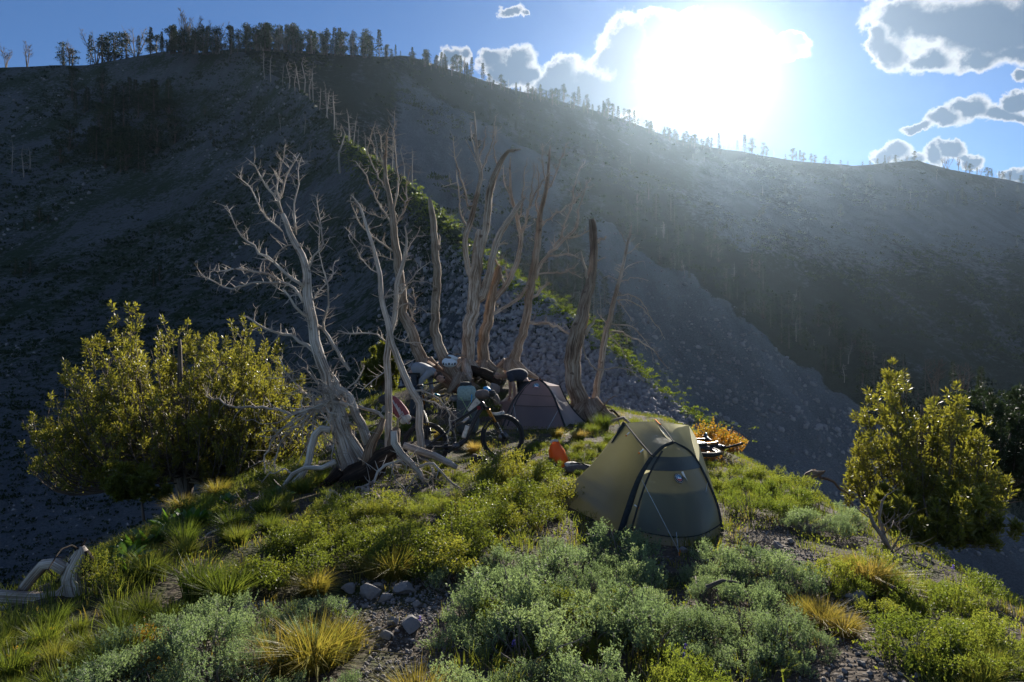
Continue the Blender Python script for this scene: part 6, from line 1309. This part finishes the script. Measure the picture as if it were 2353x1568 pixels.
def bike(label, full=True):
    root = thing('mountain_bike', label, 'bicycle')
    wheel(root, 0, 1, True); wheel(root, 1.27, 2, False)
    def part(name, mat, pts, r, sides=8, y=0.0, parent=None):
        mb = MB(); p = [q if isinstance(q, Vector) else b3(q[0], q[1], q[2] if len(q) > 2 else y) for q in pts]; rr = r if isinstance(r, list) else [r]*len(p); pp, rr = resample(p, rr, 0.05); tube(mb, pp, rr, sides); return mb.build(name, M[mat], parent or root)
    part('down_tube', 'frame', [(1445, 830), (1350, 1000), (1250, 1220), (1180, 1310), (1080, 1355)], [0.038, 0.036, 0.036, 0.04, 0.045])
    part('top_tube', 'frame', [(1450, 790), (1300, 890), (1130, 990), (1025, 1065)], [0.032, 0.024, 0.022, 0.022])
    part('seat_tube', 'frame', [(955, 850), (1000, 1010), (1030, 1100), (1070, 1250), (1080, 1345)], [0.017, 0.018, 0.026, 0.03, 0.03])
    part('seat_post', 'frame', [(885, 690), (920, 770), (965, 880)], [0.013, 0.013, 0.015])
    for s in (-1, 1):
        part('seat_stay', 'frame', [(690, 1350, 0.065*s), (850, 1235, 0.06*s), (1000, 1140, 0.045*s), (1060, 1090, 0.02*s)], [0.014, 0.014, 0.015, 0.018]); part('chain_stay', 'frame', [(690, 1360, 0.065*s), (860, 1362, 0.06*s), (1060, 1358, 0.04*s)], [0.015, 0.018, 0.022])
        part('fork_stanchion', 'gold', [(1455+70, 850, 0.065*s), (1640, 1045, 0.065*s)], 0.018); part('fork_leg', 'frame', [(1632, 1030, 0.065*s), (1700, 1150, 0.068*s), (1745+20, 1255, 0.07*s)], [0.025, 0.023, 0.026])
    part('fork_crown', 'frame', [(1520, 845, -0.085), (1500, 835, 0.0), (1520, 845, 0.085)], 0.026); part('fork_arch', 'frame', [(1632, 1030, -0.065), (1600, 1000, 0), (1632, 1030, 0.065)], 0.016)
    part('head_tube', 'frame', [(1430, 750), (1500, 850)], 0.034); part('stem', 'frame', [(1430, 745), (1470, 705)], 0.022); part('handlebar', 'frame', [(1470, 690, -0.38), (1475, 700, -0.1), (1475, 700, 0.1), (1470, 690, 0.38)], 0.016)
    for s in (-1, 1): part('grip', 'black', [(1470, 690, 0.27*s), (1470, 690, 0.39*s)], 0.018); part('brake_lever', 'black', [(1490, 700, 0.26*s), (1530, 715, 0.34*s)], 0.007)
    part('shock', 'metal', [(1175, 1040), (1215, 1005), (1270, 965)], [0.018, 0.026, 0.016]); part('rocker_link', 'frame', [(1060, 1085), (1180, 1035)], 0.02)
    part('crank_arm', 'frame', [(1075, 1355, -0.09), (960, 1420, -0.10)], [0.017, 0.013]); part('crank_arm', 'frame', [(1075, 1355, 0.09), (1190, 1290, 0.10)], [0.017, 0.013]); part('pedal', 'frame', [(960, 1420, -0.10), (960, 1420, -0.20)], 0.024, 6); part('pedal', 'frame', [(1190, 1290, 0.10), (1190, 1290, 0.20)], 0.024, 6)
    mb = MB(); c = b3(1075, 1355); tube(mb, [c+Vector((0, -0.062, 0)), c+Vector((0, -0.058, 0))], 0.068, 28); mb.build('chainring', M['chain'], root); part('chain', 'chain', [(690, 1285, -0.06), (1075, 1300, -0.06)], 0.005, 4); part('chain', 'chain', [(700, 1410, -0.06), (1075, 1410, -0.06)], 0.005, 4); part('derailleur', 'chain', [(690, 1375, -0.075), (710, 1420, -0.075), (690, 1440, -0.07)], 0.013)
    # saddle
    mb = MB(); V = []; prof = [(760, 660, 0.070), (800, 655, 0.072), (850, 668, 0.055), (900, 675, 0.03), (950, 672, 0.022), (990, 668, 0.014)]
    for cx, cy, w in prof: p = b3(cx, cy); V += [tuple(p+Vector((0, -w, -0.012))), tuple(p+Vector((0, -w*0.6, 0.012))), tuple(p+Vector((0, w*0.6, 0.012))), tuple(p+Vector((0, w, -0.012))), tuple(p+Vector((0, 0, -0.03)))]
    mb.add(V, [(5*i+k, 5*i+(k+1) % 5, 5*i+5+(k+1) % 5, 5*i+5+k) for i in range(5) for k in range(5)]+[(0, 1, 2, 3, 4), (29, 28, 27, 26, 25)]); sd = mb.build('saddle', M['black'], root)
    part('saddle_stripe', 'teal', [(775, 655, -0.066), (810, 662, -0.068), (850, 680, -0.05)], 0.012, 6, parent=sd); part('saddle_rail', 'metal', [(810, 690, 0), (885, 698, 0), (940, 690, 0)], 0.006)
    if not full: return root
    mb = MB(); P4 = [b3(*q) for q in ((1240, 850), (1262, 888), (1425, 765), (1355, 693))]; mb.add([tuple(p+Vector((0, s*0.028, 0))) for s in (-1, 1) for p in P4], [(3, 2, 1, 0), (4, 5, 6, 7), (0, 1, 5, 4), (1, 2, 6, 5), (2, 3, 7, 6), (3, 0, 4, 7)]); fb = mb.build('frame_bag', M['offwhite'], root, False)
    strip('bag_piping', [b3(1240, 850), b3(1295, 770), b3(1355, 693)], 0.012, M['bagdark'], fb, Vector((0, -0.03, 0)), 8); me = text_mesh('D', 0.05); me.materials.append(M['bagdark']); mt = Matrix((Vector((0.8, 0, 0.5)).normalized(), Vector((-0.5, 0, 0.8)).normalized(), Vector((0, -1, 0)))).transposed().to_4x4(); mt.translation = b3(1372, 775)+Vector((0, -0.031, 0)); me.transform(mt); link('bag_letter', me, fb)
    part('water_bottle', 'bottle', [(1180, 1240, -0.06), (1185, 1225, -0.06), (1205, 1165, -0.06), (1212, 1145, -0.06), (1230, 1090, -0.06), (1234, 1078, -0.06)], [0.034, 0.037, 0.037, 0.032, 0.036, 0.03], 14); part('bottle_cap', 'black', [(1234, 1078, -0.06), (1240, 1060, -0.06)], [0.03, 0.018], 12); part('bottle_cage', 'black', [(1165, 1245, -0.04), (1215, 1235, -0.09), (1235, 1170, -0.07)], 0.005, 4)
    # square badge with a Z on the head of the down tube
    mb = MB(); c = b3(1393, 838)+Vector((0, -0.040, 0)); hs = 0.024
    def bar(a, b, w=0.005): strip('red_badge_bar', [c+Vector((a[0]*hs, 0, a[1]*hs)), c+Vector((b[0]*hs, 0, b[1]*hs))], w, M['red'], root, Vector((0, -0.002, 0)), 2, 0.003)
    for a, b in (((-1, 1), (1, 1)), ((-1, -1), (1, -1)), ((-1, -1), (-1, 1)), ((1, -1), (1, 1)), ((-0.6, 0.55), (0.6, 0.55)), ((0.6, 0.55), (-0.6, -0.55)), ((-0.6, -0.55), (0.6, -0.55))): bar(a, b)
    for i, ch in enumerate('FOX'):
        me = text_mesh(ch, 0.035); me.materials.append(M['white']); mt = Matrix((Vector((0.5, 0, -0.86)), Vector((0.86, 0, 0.5)), Vector((0, -1, 0)))).transposed().to_4x4(); mt.translation = b3(1680+i*14, 1118+i*26)+Vector((0, -0.096, 0)); me.transform(mt); link('fork_letter', me, root)
    part('front_mudguard', 'offwhite', [(1580, 905), (1650, 925), (1740, 905), (1762, 890)], [0.012, 0.030, 0.034, 0.02], 8); part('brake_hose', 'black', [(1560, 715, -0.2), (1660, 780, -0.1), (1740, 860, -0.06), (1700, 920, -0.05)], 0.004, 4); part('brake_hose', 'black', [(1540, 720, 0.2), (1600, 700, 0.0), (1640, 760, -0.05), (1520, 840, -0.03)], 0.004, 4)
    hb = part('handlebar_roll', 'bagbrown', [(1440, 660, -0.26), (1445, 652, -0.18), (1450, 650, 0.0), (1445, 652, 0.18), (1440, 660, 0.26)], [0.05, 0.075, 0.078, 0.075, 0.05], 14)
    for s in (-0.14, 0.14): part('roll_strap', 'bagdark', [(1500, 650, s), (1450, 590, s), (1390, 650, s), (1440, 710, s), (1500, 650, s)], 0.007, 5, parent=hb)
    part('stuff_sack', 'bagblue', [(1470, 560, 0.02), (1500, 575, 0.0), (1540, 600, -0.02), (1565, 615, -0.03)], [0.015, 0.045, 0.04, 0.02], 10); part('harness_pouch', 'bagdark', [(1530, 640, -0.12), (1580, 640, -0.11), (1600, 650, -0.10)], [0.05, 0.055, 0.035], 10)
    part('spare_clothing', 'bagbrown', [(1600, 640, 0.05), (1640, 680, 0.06), (1670, 740, 0.05), (1650, 790, 0.04)], [0.03, 0.06, 0.06, 0.025], 9)
    return root
def place_bike(root, rh, fh, up=Vector((0, 0, 1))):
    x = (fh-rh).normalized(); y = up.cross(x).normalized(); z = x.cross(y); m = Matrix((x, y, z)).transposed().to_4x4(); m.translation = rh; root.matrix_world = m
b1 = bike('black mountain bike with gold fork and white frame bag leaning in the grass')
rh = P(978, 1025, 10.75); fh = P(1162, 1004, 11.15); place_bike(b1, rh, fh, Vector((0.0, 0.10, 1.0)))
b2 = bike('black bike standing end-on behind the twin-stemmed dead tree', False)
q = P(978, 975, 12.2); q.z = gz(q.x, q.y)+0.35; place_bike(b2, q, q+Vector((-0.22, 1.2, 0.12)), Vector((-0.12, 0, 1)))
b3_ = bike('black bike lying on its side in the bushes behind the olive tent', False)
q = P(1592, 1034, 9.3); place_bike(b3_, q+Vector((-0.30, 1.23, 0.05)), q, Vector((0.97, 0.24, -0.06)))

pv_ = b3(1470, 690)                                            # its bars are turned flat along the frame
turn = Matrix.Translation(pv_) @ Matrix.Rotation(1.25, 4, 'Z') @ Matrix.Translation(-pv_)
for ch in b3_.children:
    if ch.name.split('.')[0] in ('handlebar', 'grip', 'brake_lever'): ch.matrix_local = turn
# ------------------------------------------------------------------ gear
M['jade'] = plain('pale_jade_nylon', (0.26, 0.36, 0.34), 0.6); M['slate'] = plain('slate_nylon', (0.075, 0.095, 0.105), 0.7); M['maroon'] = plain('maroon_cloth', (0.22, 0.065, 0.075), 0.8); M['helmet'] = plain('white_shell', (0.62, 0.68, 0.74), 0.3, var=0.04); M['lime_cord'] = plain('lime_cord', (0.35, 0.5, 0.2), 0.6)
M['sackorange'] = fabric('orange_dry_bag', (0.62, 0.17, 0.02), (0.75, 0.20, 0.02), 0.45, 0.4)
def blob(mb, c, r, n=14, m=10, sq=2.4, rot=None, noise_=0.05, seed=0):
    V = []
    for i in range(m+1):
        ph = -math.pi/2+math.pi*i/m
        for k in range(n):
            th = 2*math.pi*k/n; f = lambda x: math.copysign(abs(x)**(2/sq), x)
            v = Vector((r[0]*f(math.cos(ph))*f(math.cos(th)), r[1]*f(math.cos(ph))*f(math.sin(th)), r[2]*f(math.sin(ph))))
            v *= 1+noise_*2*float(vnoise(k*0.7+seed, i*0.7, 3)) if 0 < k < n-1 else 1
            V.append(tuple((rot @ v if rot else v)+Vector(c)))
    mb.add(V, [(i*n+k, i*n+(k+1) % n, (i+1)*n+(k+1) % n, (i+1)*n+k) for i in range(m) for k in range(n)])
def part_blob(name, mat, root, c, r, **kw): mb = MB(); blob(mb, c, r, **kw); return mb.build(name, M[mat], root)
h = hit(1076, 958); h = Vector((P(1074, 946, 13.6).x, 13.6, gz(P(1074, 946, 13.6).x, 13.6)))
bp = thing('backpack', 'pale jade and slate trekking backpack standing upright beside the bike', 'backpack', h); k = 13.6/FOC
part_blob('lower_body', 'slate', bp, (0, 0, 0.28), (0.24, 0.15, 0.30), sq=3); ub = part_blob('upper_body', 'slate', bp, (0, -0.02, 0.58), (0.21, 0.15, 0.22), sq=3); part_blob('lid', 'jade', bp, (-0.01, -0.03, 0.80), (0.19, 0.16, 0.17), sq=3.2); part_blob('front_pocket', 'slate', bp, (0.02, -0.15, 0.42), (0.15, 0.07, 0.20), sq=3); part_blob('side_pocket', 'bagbrown', bp, (-0.25, -0.02, 0.30), (0.07, 0.10, 0.17), sq=3)
part_blob('top_pouch', 'bagdark', bp, (-0.03, 0.0, 0.98), (0.12, 0.10, 0.06), seed=4); strip('blue_strap', [Vector((0.10, -0.20, 0.80)), Vector((0.09, -0.22, 0.62)), Vector((0.08, -0.23, 0.48))], 0.02, M['bagblue'], bp, Vector((0, 0, 0)), 6)
for a, b in (((-0.12, -0.2, 0.75), (0.10, -0.23, 0.35)), ((0.12, -0.2, 0.72), (-0.10, -0.23, 0.35)), ((-0.16, -0.18, 0.5), (0.18, -0.2, 0.2))): mb = MB(); tube(mb, [a, b], 0.006, 4); mb.build('cord', M['lime_cord'], bp)
hp = P(1033, 833, 15.75); he = thing('bike_helmet', 'white bike helmet hanging on the broken limbless trunk', 'helmet', hp)
part_blob('shell', 'helmet', he, (0, 0, 0), (0.18, 0.14, 0.12), sq=2.0, noise_=0.0)
for i in range(5): part_blob('vent', 'black', he, (-0.13+0.065*i, -0.125+0.02*abs(i-2), -0.03), (0.022, 0.02, 0.03), n=8, m=6)
strip('visor', [Vector((-0.02, -0.08, 0.13)), Vector((0.08, -0.10, 0.12)), Vector((0.18, -0.06, 0.06))], 0.09, M['helmet'], he, Vector((0, 0, 0)), 8, sd=Vector((0, 1, 0.2))); part_blob('liner', 'bagbrown', he, (0.03, 0, 0.12), (0.12, 0.10, 0.07)); strip('chin_strap', [Vector((0.1, -0.05, 0.1)), Vector((0.02, 0, 0.22)), Vector((-0.1, 0.05, 0.1))], 0.02, M['bagdark'], he, Vector((0, 0, 0)), 6)
q = P(915, 945, 11.2); mp = thing('slung_pack', 'maroon cloth pack with mesh and cords hanging on the twin-stemmed dead tree', 'bag', q)
part_blob('body', 'maroon', mp, (0.02, 0, 0.02), (0.11, 0.08, 0.26), rot=Matrix.Rotation(-0.6, 3, 'Y'), noise_=0.15); part_blob('pale_pocket', 'offwhite', mp, (0.13, -0.05, -0.13), (0.10, 0.05, 0.06), rot=Matrix.Rotation(-0.6, 3, 'Y')); part_blob('dark_bundle', 'bagdark', mp, (-0.18, 0.02, 0.18), (0.14, 0.09, 0.09), noise_=0.2)
for i in range(5): mb = MB(); tube(mb, [(-0.12+0.05*i, -0.10, 0.25-0.06*i), (0.02+0.04*i, -0.12, 0.0-0.05*i), (0.10+0.03*i, -0.11, -0.18)], 0.005, 4); mb.build('cord', M['cord'], mp)
h = hit(1288, 1072); sk = thing('dry_bag', 'orange roll-top dry bag standing in the bushes beside the olive tent', 'dry bag', h); mb = MB()
pr = [(0.0, 0.10), (0.04, 0.115), (0.12, 0.11), (0.20, 0.10), (0.25, 0.075), (0.29, 0.05), (0.32, 0.055)]; n = 18; V = []
for i, (z, r) in enumerate(pr):
    for j in range(n): a = 2*math.pi*j/n; V.append((math.cos(a)*r*(1+0.10*math.sin(5*a+i*1.7)+0.05*math.sin(11*a-i))-0.22*z, math.sin(a)*r*(0.9-0.5*(i > 4)), z))
mb.add(V, [(i*n+j, i*n+(j+1) % n, (i+1)*n+(j+1) % n, (i+1)*n+j) for i in range(len(pr)-1) for j in range(n)]+[tuple(range(n))[::-1], tuple((len(pr)-1)*n+j for j in range(n))]); mb.build('body', M['sackorange'], sk); sk.scale = (1.2, 1.2, 1.2); strip('white_rim', [Vector((-0.13, -0.03, 0.30)), Vector((-0.10, -0.035, 0.335)), Vector((-0.03, -0.03, 0.33))], 0.03, M['offwhite'], sk, Vector((0, 0, 0)), 6)
h = hit(1325, 1088); gb = thing('stuff_sack', 'grey crumpled bag lying between the orange dry bag and the olive tent', 'bag', h); part_blob('body', 'bagbrown', gb, (0.05, 0, 0.06), (0.22, 0.10, 0.075), noise_=0.2); part_blob('pale_flap', 'offwhite', gb, (-0.06, 0.03, 0.12), (0.11, 0.07, 0.04), noise_=0.2); strip('strap', [Vector((-0.1, -0.05, 0.15)), Vector((0.05, -0.09, 0.16)), Vector((0.22, -0.08, 0.09))], 0.02, M['bagdark'], gb, Vector((0, 0, 0)), 8)
for (x, y, lab) in [(1150, 1062, 'dark trail shoe in the grass under the front wheel'), (1100, 1062, 'dark trail shoe in the grass under the cranks')]:
    h = hit(x, y); s = thing('trail_shoe', lab, 'shoe', h, None, 0.6); part_blob('upper', 'bagdark', s, (0, 0, 0.06), (0.14, 0.05, 0.05)); part_blob('sole', 'black', s, (0, 0, 0.02), (0.15, 0.055, 0.02), sq=4); part_blob('collar', 'bagbrown', s, (-0.08, 0, 0.10), (0.05, 0.045, 0.04))

# ------------------------------------------------------------------ the two people
M['skin'] = plain('skin', (0.42, 0.24, 0.17), 0.55, var=0.06); M['jacket'] = plain('grey_jacket', (0.24, 0.25, 0.27), 0.8, var=0.08, scale=8); M['trouser'] = plain('slate_trousers', (0.045, 0.055, 0.07), 0.85); M['tee'] = plain('navy_shirt', (0.022, 0.028, 0.042), 0.85); M['shorts'] = plain('black_shorts', (0.015, 0.016, 0.018), 0.85); M['hair_d'] = plain('dark_brown_hair', (0.05, 0.03, 0.02), 0.6); M['hair_b'] = plain('sandy_hair', (0.42, 0.27, 0.14), 0.6); M['lens'] = plain('dark_lens', (0.01, 0.01, 0.012), 0.1); M['shoe'] = plain('dark_shoe', (0.04, 0.04, 0.042), 0.7)
def skin_mesh(name, mat, parent, verts, edges, rootv=0, sub=2):
    me = bpy.data.meshes.new(name); me.from_pydata([tuple(v[0]) for v in verts], edges, []); o = link(name, me, parent); me.materials.append(M[mat])
    md = o.modifiers.new('skin', 'SKIN'); md.use_smooth_shade = True; sv = me.skin_vertices[0].data
    for i, v in enumerate(verts):
        r = v[1]; sv[i].radius = r if isinstance(r, tuple) else (r, r); sv[i].use_root = (i == rootv)
    s = o.modifiers.new('subdivision', 'SUBSURF'); s.levels = sub; s.render_levels = sub; return o
def chain(verts, edges, pts, start=None):
    prev = start
    for p, r in pts:
        verts.append((Vector(p), r)); i = len(verts)-1
        if prev is not None: edges.append((prev, i))
        prev = i
    return prev
def hand(verts, edges, wrist, d, side):
    "palm, four fingers of unequal length bent at the knuckle, thumb from the side of the palm"
    w = verts[wrist][0]; d = Vector(d).normalized(); s = d.cross(Vector(side)).normalized(); n = Vector(side).normalized()
    palm = chain(verts, edges, [(w+d*0.045, (0.034, 0.018)), (w+d*0.085, (0.038, 0.016))], wrist)
    for k, L in enumerate((0.068, 0.078, 0.072, 0.056)):
        o = s*(-0.030+0.020*k); chain(verts, edges, [(w+d*0.095+o, 0.009), (w+d*(0.095+L*0.55)+o*1.15+n*0.012, 0.008), (w+d*(0.095+L*0.9)+o*1.2+n*0.032, 0.0065)], palm)
    chain(verts, edges, [(w+d*0.055-s*0.045+n*0.01, 0.010), (w+d*0.085-s*0.060+n*0.022, 0.008)], palm-1)
def person(label, ft, f, hipz, sh, neck, head, arms, legs, mats, hair_r, sleeve, short):
    "ft: ground point; f: +1 facing right, -1 facing left; coordinates (forward, side, up) from ft"
    root = thing('person', label, 'person', ft); G = lambda p: Vector((p[0]*f, p[1], p[2]))
    V, E = [], []
    pel = chain(V, E, [(G((hipz[0], 0, hipz[1])), (0.11, 0.09))]); mid = chain(V, E, [(G(((hipz[0]*0.55+sh[0]*0.45), 0, hipz[1]*0.52+sh[1]*0.48+0.05)), (0.11, 0.08)), (G((sh[0]*0.85+hipz[0]*0.15, 0, sh[1]+0.01)), (0.12, 0.085))], pel)
    nk = chain(V, E, [(G((neck[0], 0, neck[1])), 0.055)], mid); hd = chain(V, E, [(G((head[0]-0.03, 0, head[1]+0.02)), 0.10), (G((head[0]+0.03, 0, head[1]-0.02)), 0.105), (G((head[0]+0.09, 0, head[1]-0.075)), 0.058)], nk)
    nose = chain(V, E, [(G((head[0]+0.115, 0, head[1]-0.01)), 0.016)], len(V)-2)
    ear = [chain(V, E, [(G((head[0], s*0.095, head[1]-0.01)), 0.018)], len(V)-4 if s < 0 else len(V)-5) for s in (-1, 1)]
    for s, (el, wr, hd_) in zip((-1, 1), arms):
        a = chain(V, E, [(G((sh[0], s*0.19, sh[1]-0.02)), 0.062), (G((el[0], s*el[1], el[2])), 0.045), (G((wr[0], s*wr[1], wr[2])), 0.031)], mid); hand(V, E, a, G(hd_), (0, s, 0.0))
    for s, (kn, an) in zip((-1, 1), legs): chain(V, E, [(G((hipz[0], s*0.10, hipz[1]-0.06)), 0.095), (G((kn[0], s*0.13, kn[1])), 0.062), (G((an[0], s*0.14, an[1])), 0.042), (G((an[0]+0.14, s*0.15, 0.04)), 0.035)], pel)
    skin_mesh('body', 'skin', root, V, E, pel)
    V, E = [], []; p0 = chain(V, E, [(G((hipz[0]-0.03, 0, hipz[1]-0.01)), (0.22, 0.19)), (G(((hipz[0]*0.55+sh[0]*0.45), 0, hipz[1]*0.52+sh[1]*0.48+0.06)), (0.22, 0.19)), (G((sh[0]*0.85+hipz[0]*0.15, 0, sh[1]+0.01)), (0.23, 0.18)), (G((neck[0]*0.6+sh[0]*0.4, 0, neck[1]*0.6+sh[1]*0.4)), 0.085)])
    for s, (el, wr, hd_) in zip((-1, 1), arms):
        pts = [(G((sh[0], s*0.20, sh[1]-0.01)), 0.085)]; e = G((el[0], s*el[1], el[2])); w = G((wr[0], s*wr[1], wr[2]))
        pts += [(e, 0.064), (w, 0.048)] if sleeve == 'long' else [(pts[0][0].lerp(e, 0.65), 0.078)]; chain(V, E, pts, 2)
    skin_mesh('jacket' if sleeve == 'long' else 'shirt', mats[0], root, V, E, 0)
    V, E = [], []; chain(V, E, [(G((hipz[0]-0.01, 0, hipz[1]-0.02)), (0.20, 0.175))])
    for s, (kn, an) in zip((-1, 1), legs):
        pts = [(G((hipz[0], s*0.10, hipz[1]-0.12)), 0.135), (G((kn[0], s*0.13, kn[1]+(0.04 if short else 0))), 0.10)]
        if not short: pts.append((G((an[0], s*0.14, an[1]+0.02)), 0.062))
        chain(V, E, pts, 0)
    skin_mesh('shorts' if short else 'trousers', mats[1], root, V, E, 0)
    for s, (kn, an) in zip((-1, 1), legs): V, E = [], []; chain(V, E, [(G((an[0]-0.04, s*0.14, an[1]-0.02)), 0.055), (G((an[0]+0.05, s*0.145, 0.05)), 0.05), (G((an[0]+0.17, s*0.15, 0.045)), 0.042)]); skin_mesh('shoe', 'shoe', root, V, E, 0)
    V, E = [], []; chain(V, E, [(G((head[0]-0.105, 0, head[1]-0.02)), 0.06), (G((head[0]-0.055, 0, head[1]+0.04)), 0.092), (G((head[0]+0.02, 0, head[1]+0.07)), 0.080), (G((head[0]+0.075, 0, head[1]+0.065)), 0.035)]); hr = skin_mesh('hair', mats[2], root, V, E, 0)
    g = np.random.default_rng(4); n = 420; o = rdir(n, g); c0 = G((head[0]-0.02, 0, head[1]+0.03)); cc = np.array(tuple(c0))+o*np.array([0.115, 0.10, 0.10]); kk = (o[:, 0]*f < 0.45) & (o[:, 2] > -0.45); v_, f_ = diamonds(cc[kk], o[kk]+0.7*rdir(n, g)[kk], rdir(n, g)[kk], hair_r, 0.010); link('locks', fast_mesh('locks', v_, f_, M[mats[2]]), hr)
    mb = MB(); 
    for s in (-1, 1): blob(mb, G((head[0]+0.105, s*0.035, head[1]+0.012)), (0.018, 0.030, 0.022), 10, 8)
    tube(mb, [G((head[0]+0.1, -0.06, head[1]+0.02)), G((head[0], -0.10, head[1]+0.015))], 0.005, 4); tube(mb, [G((head[0]+0.1, 0.06, head[1]+0.02)), G((head[0], 0.10, head[1]+0.015))], 0.005, 4); mb.build('sunglasses', M['lens'], root)
    mb = MB(); tube(mb, [G((head[0]+0.118, -0.022, head[1]-0.062)), G((head[0]+0.126, 0, head[1]-0.060)), G((head[0]+0.118, 0.022, head[1]-0.062))], 0.005, 5); mb.build('mouth', M['red'], root)
    return root
d = 15.0; kx = d/FOC
x0 = P(952, 950, d).x; z0 = gz(x0, d)
def rel(x, y, f, x0, z0, d): p = P(x, y, d); return ((p.x-x0)*f, p.z-z0)
g1_ = lambda x, y: rel(x, y, 1, x0, z0, d)
hp, shp, nkp, hdp = g1_(946, 853), g1_(992, 853), g1_(1001, 862), g1_(1010, 870)
el = g1_(971, 872); wr = g1_(970, 898)
person('person in grey long-sleeved top and dark trousers bending down to the ground', (x0, d, z0), 1, hp, shp, nkp, hdp, [((el[0], 0.24, el[1]), (wr[0], 0.20, wr[1]), (0.15, 0, -1)), ((el[0]+0.14, 0.22, el[1]-0.02), (wr[0]+0.20, 0.16, wr[1]), (0.15, 0, -1))],
       [((hp[0]+0.10, hp[1]*0.52), (hp[0]+0.02, 0.09)), ((hp[0]+0.16, hp[1]*0.52), (hp[0]+0.10, 0.09))], ('jacket', 'trouser', 'hair_d'), 0.035, 'long', False)
d2 = 15.5; x1 = P(1206, 960, d2).x; z1 = gz(x1, d2); g2_ = lambda x, y: rel(x, y, -1, x1, z1, d2)
hp, shp, nkp, hdp = g2_(1208, 872), g2_(1172, 858), g2_(1158, 864), g2_(1147, 862)
el = g2_(1179, 888); wr = g2_(1180, 908)
person('person with sandy hair in dark short-sleeved shirt bending over behind the plum tent', (x1, d2, z1), -1, hp, shp, nkp, hdp, [((el[0]-0.02, 0.22, el[1]), (wr[0]-0.02, 0.20, wr[1]), (0.1, 0, -1)), ((el[0]+0.06, 0.22, el[1]), (wr[0]+0.08, 0.18, wr[1]), (0.1, 0, -1))],
       [((hp[0]+0.14, hp[1]*0.5), (hp[0]+0.02, 0.09)), ((hp[0]+0.08, hp[1]*0.5), (hp[0]-0.06, 0.09))], ('tee', 'shorts', 'hair_b'), 0.055, 'short', True)
# ------------------------------------------------------------------ haze
hm = bpy.data.materials.new('haze'); hm.use_nodes = True; hnt = hm.node_tree; hnt.nodes.clear()
pv = hnt.nodes.new('ShaderNodeVolumePrincipled'); pv.inputs['Color'].default_value = (0.60, 0.80, 1.0, 1)
pv.inputs['Density'].default_value = 0.00009; pv.inputs['Anisotropy'].default_value = 0.79
ho = hnt.nodes.new('ShaderNodeOutputMaterial'); hnt.links.new(pv.outputs[0], ho.inputs['Volume'])
mb = MB(); zlo, zhi = -130.0, 114.0
box(mb, (100, 320, (zlo+zhi)/2), (1900, 740, zhi-zlo))
hz = mb.build('haze', hm, None, False); tag(hz, 'thin sunlit evening haze filling the valley air', 'haze', kind='stuff')
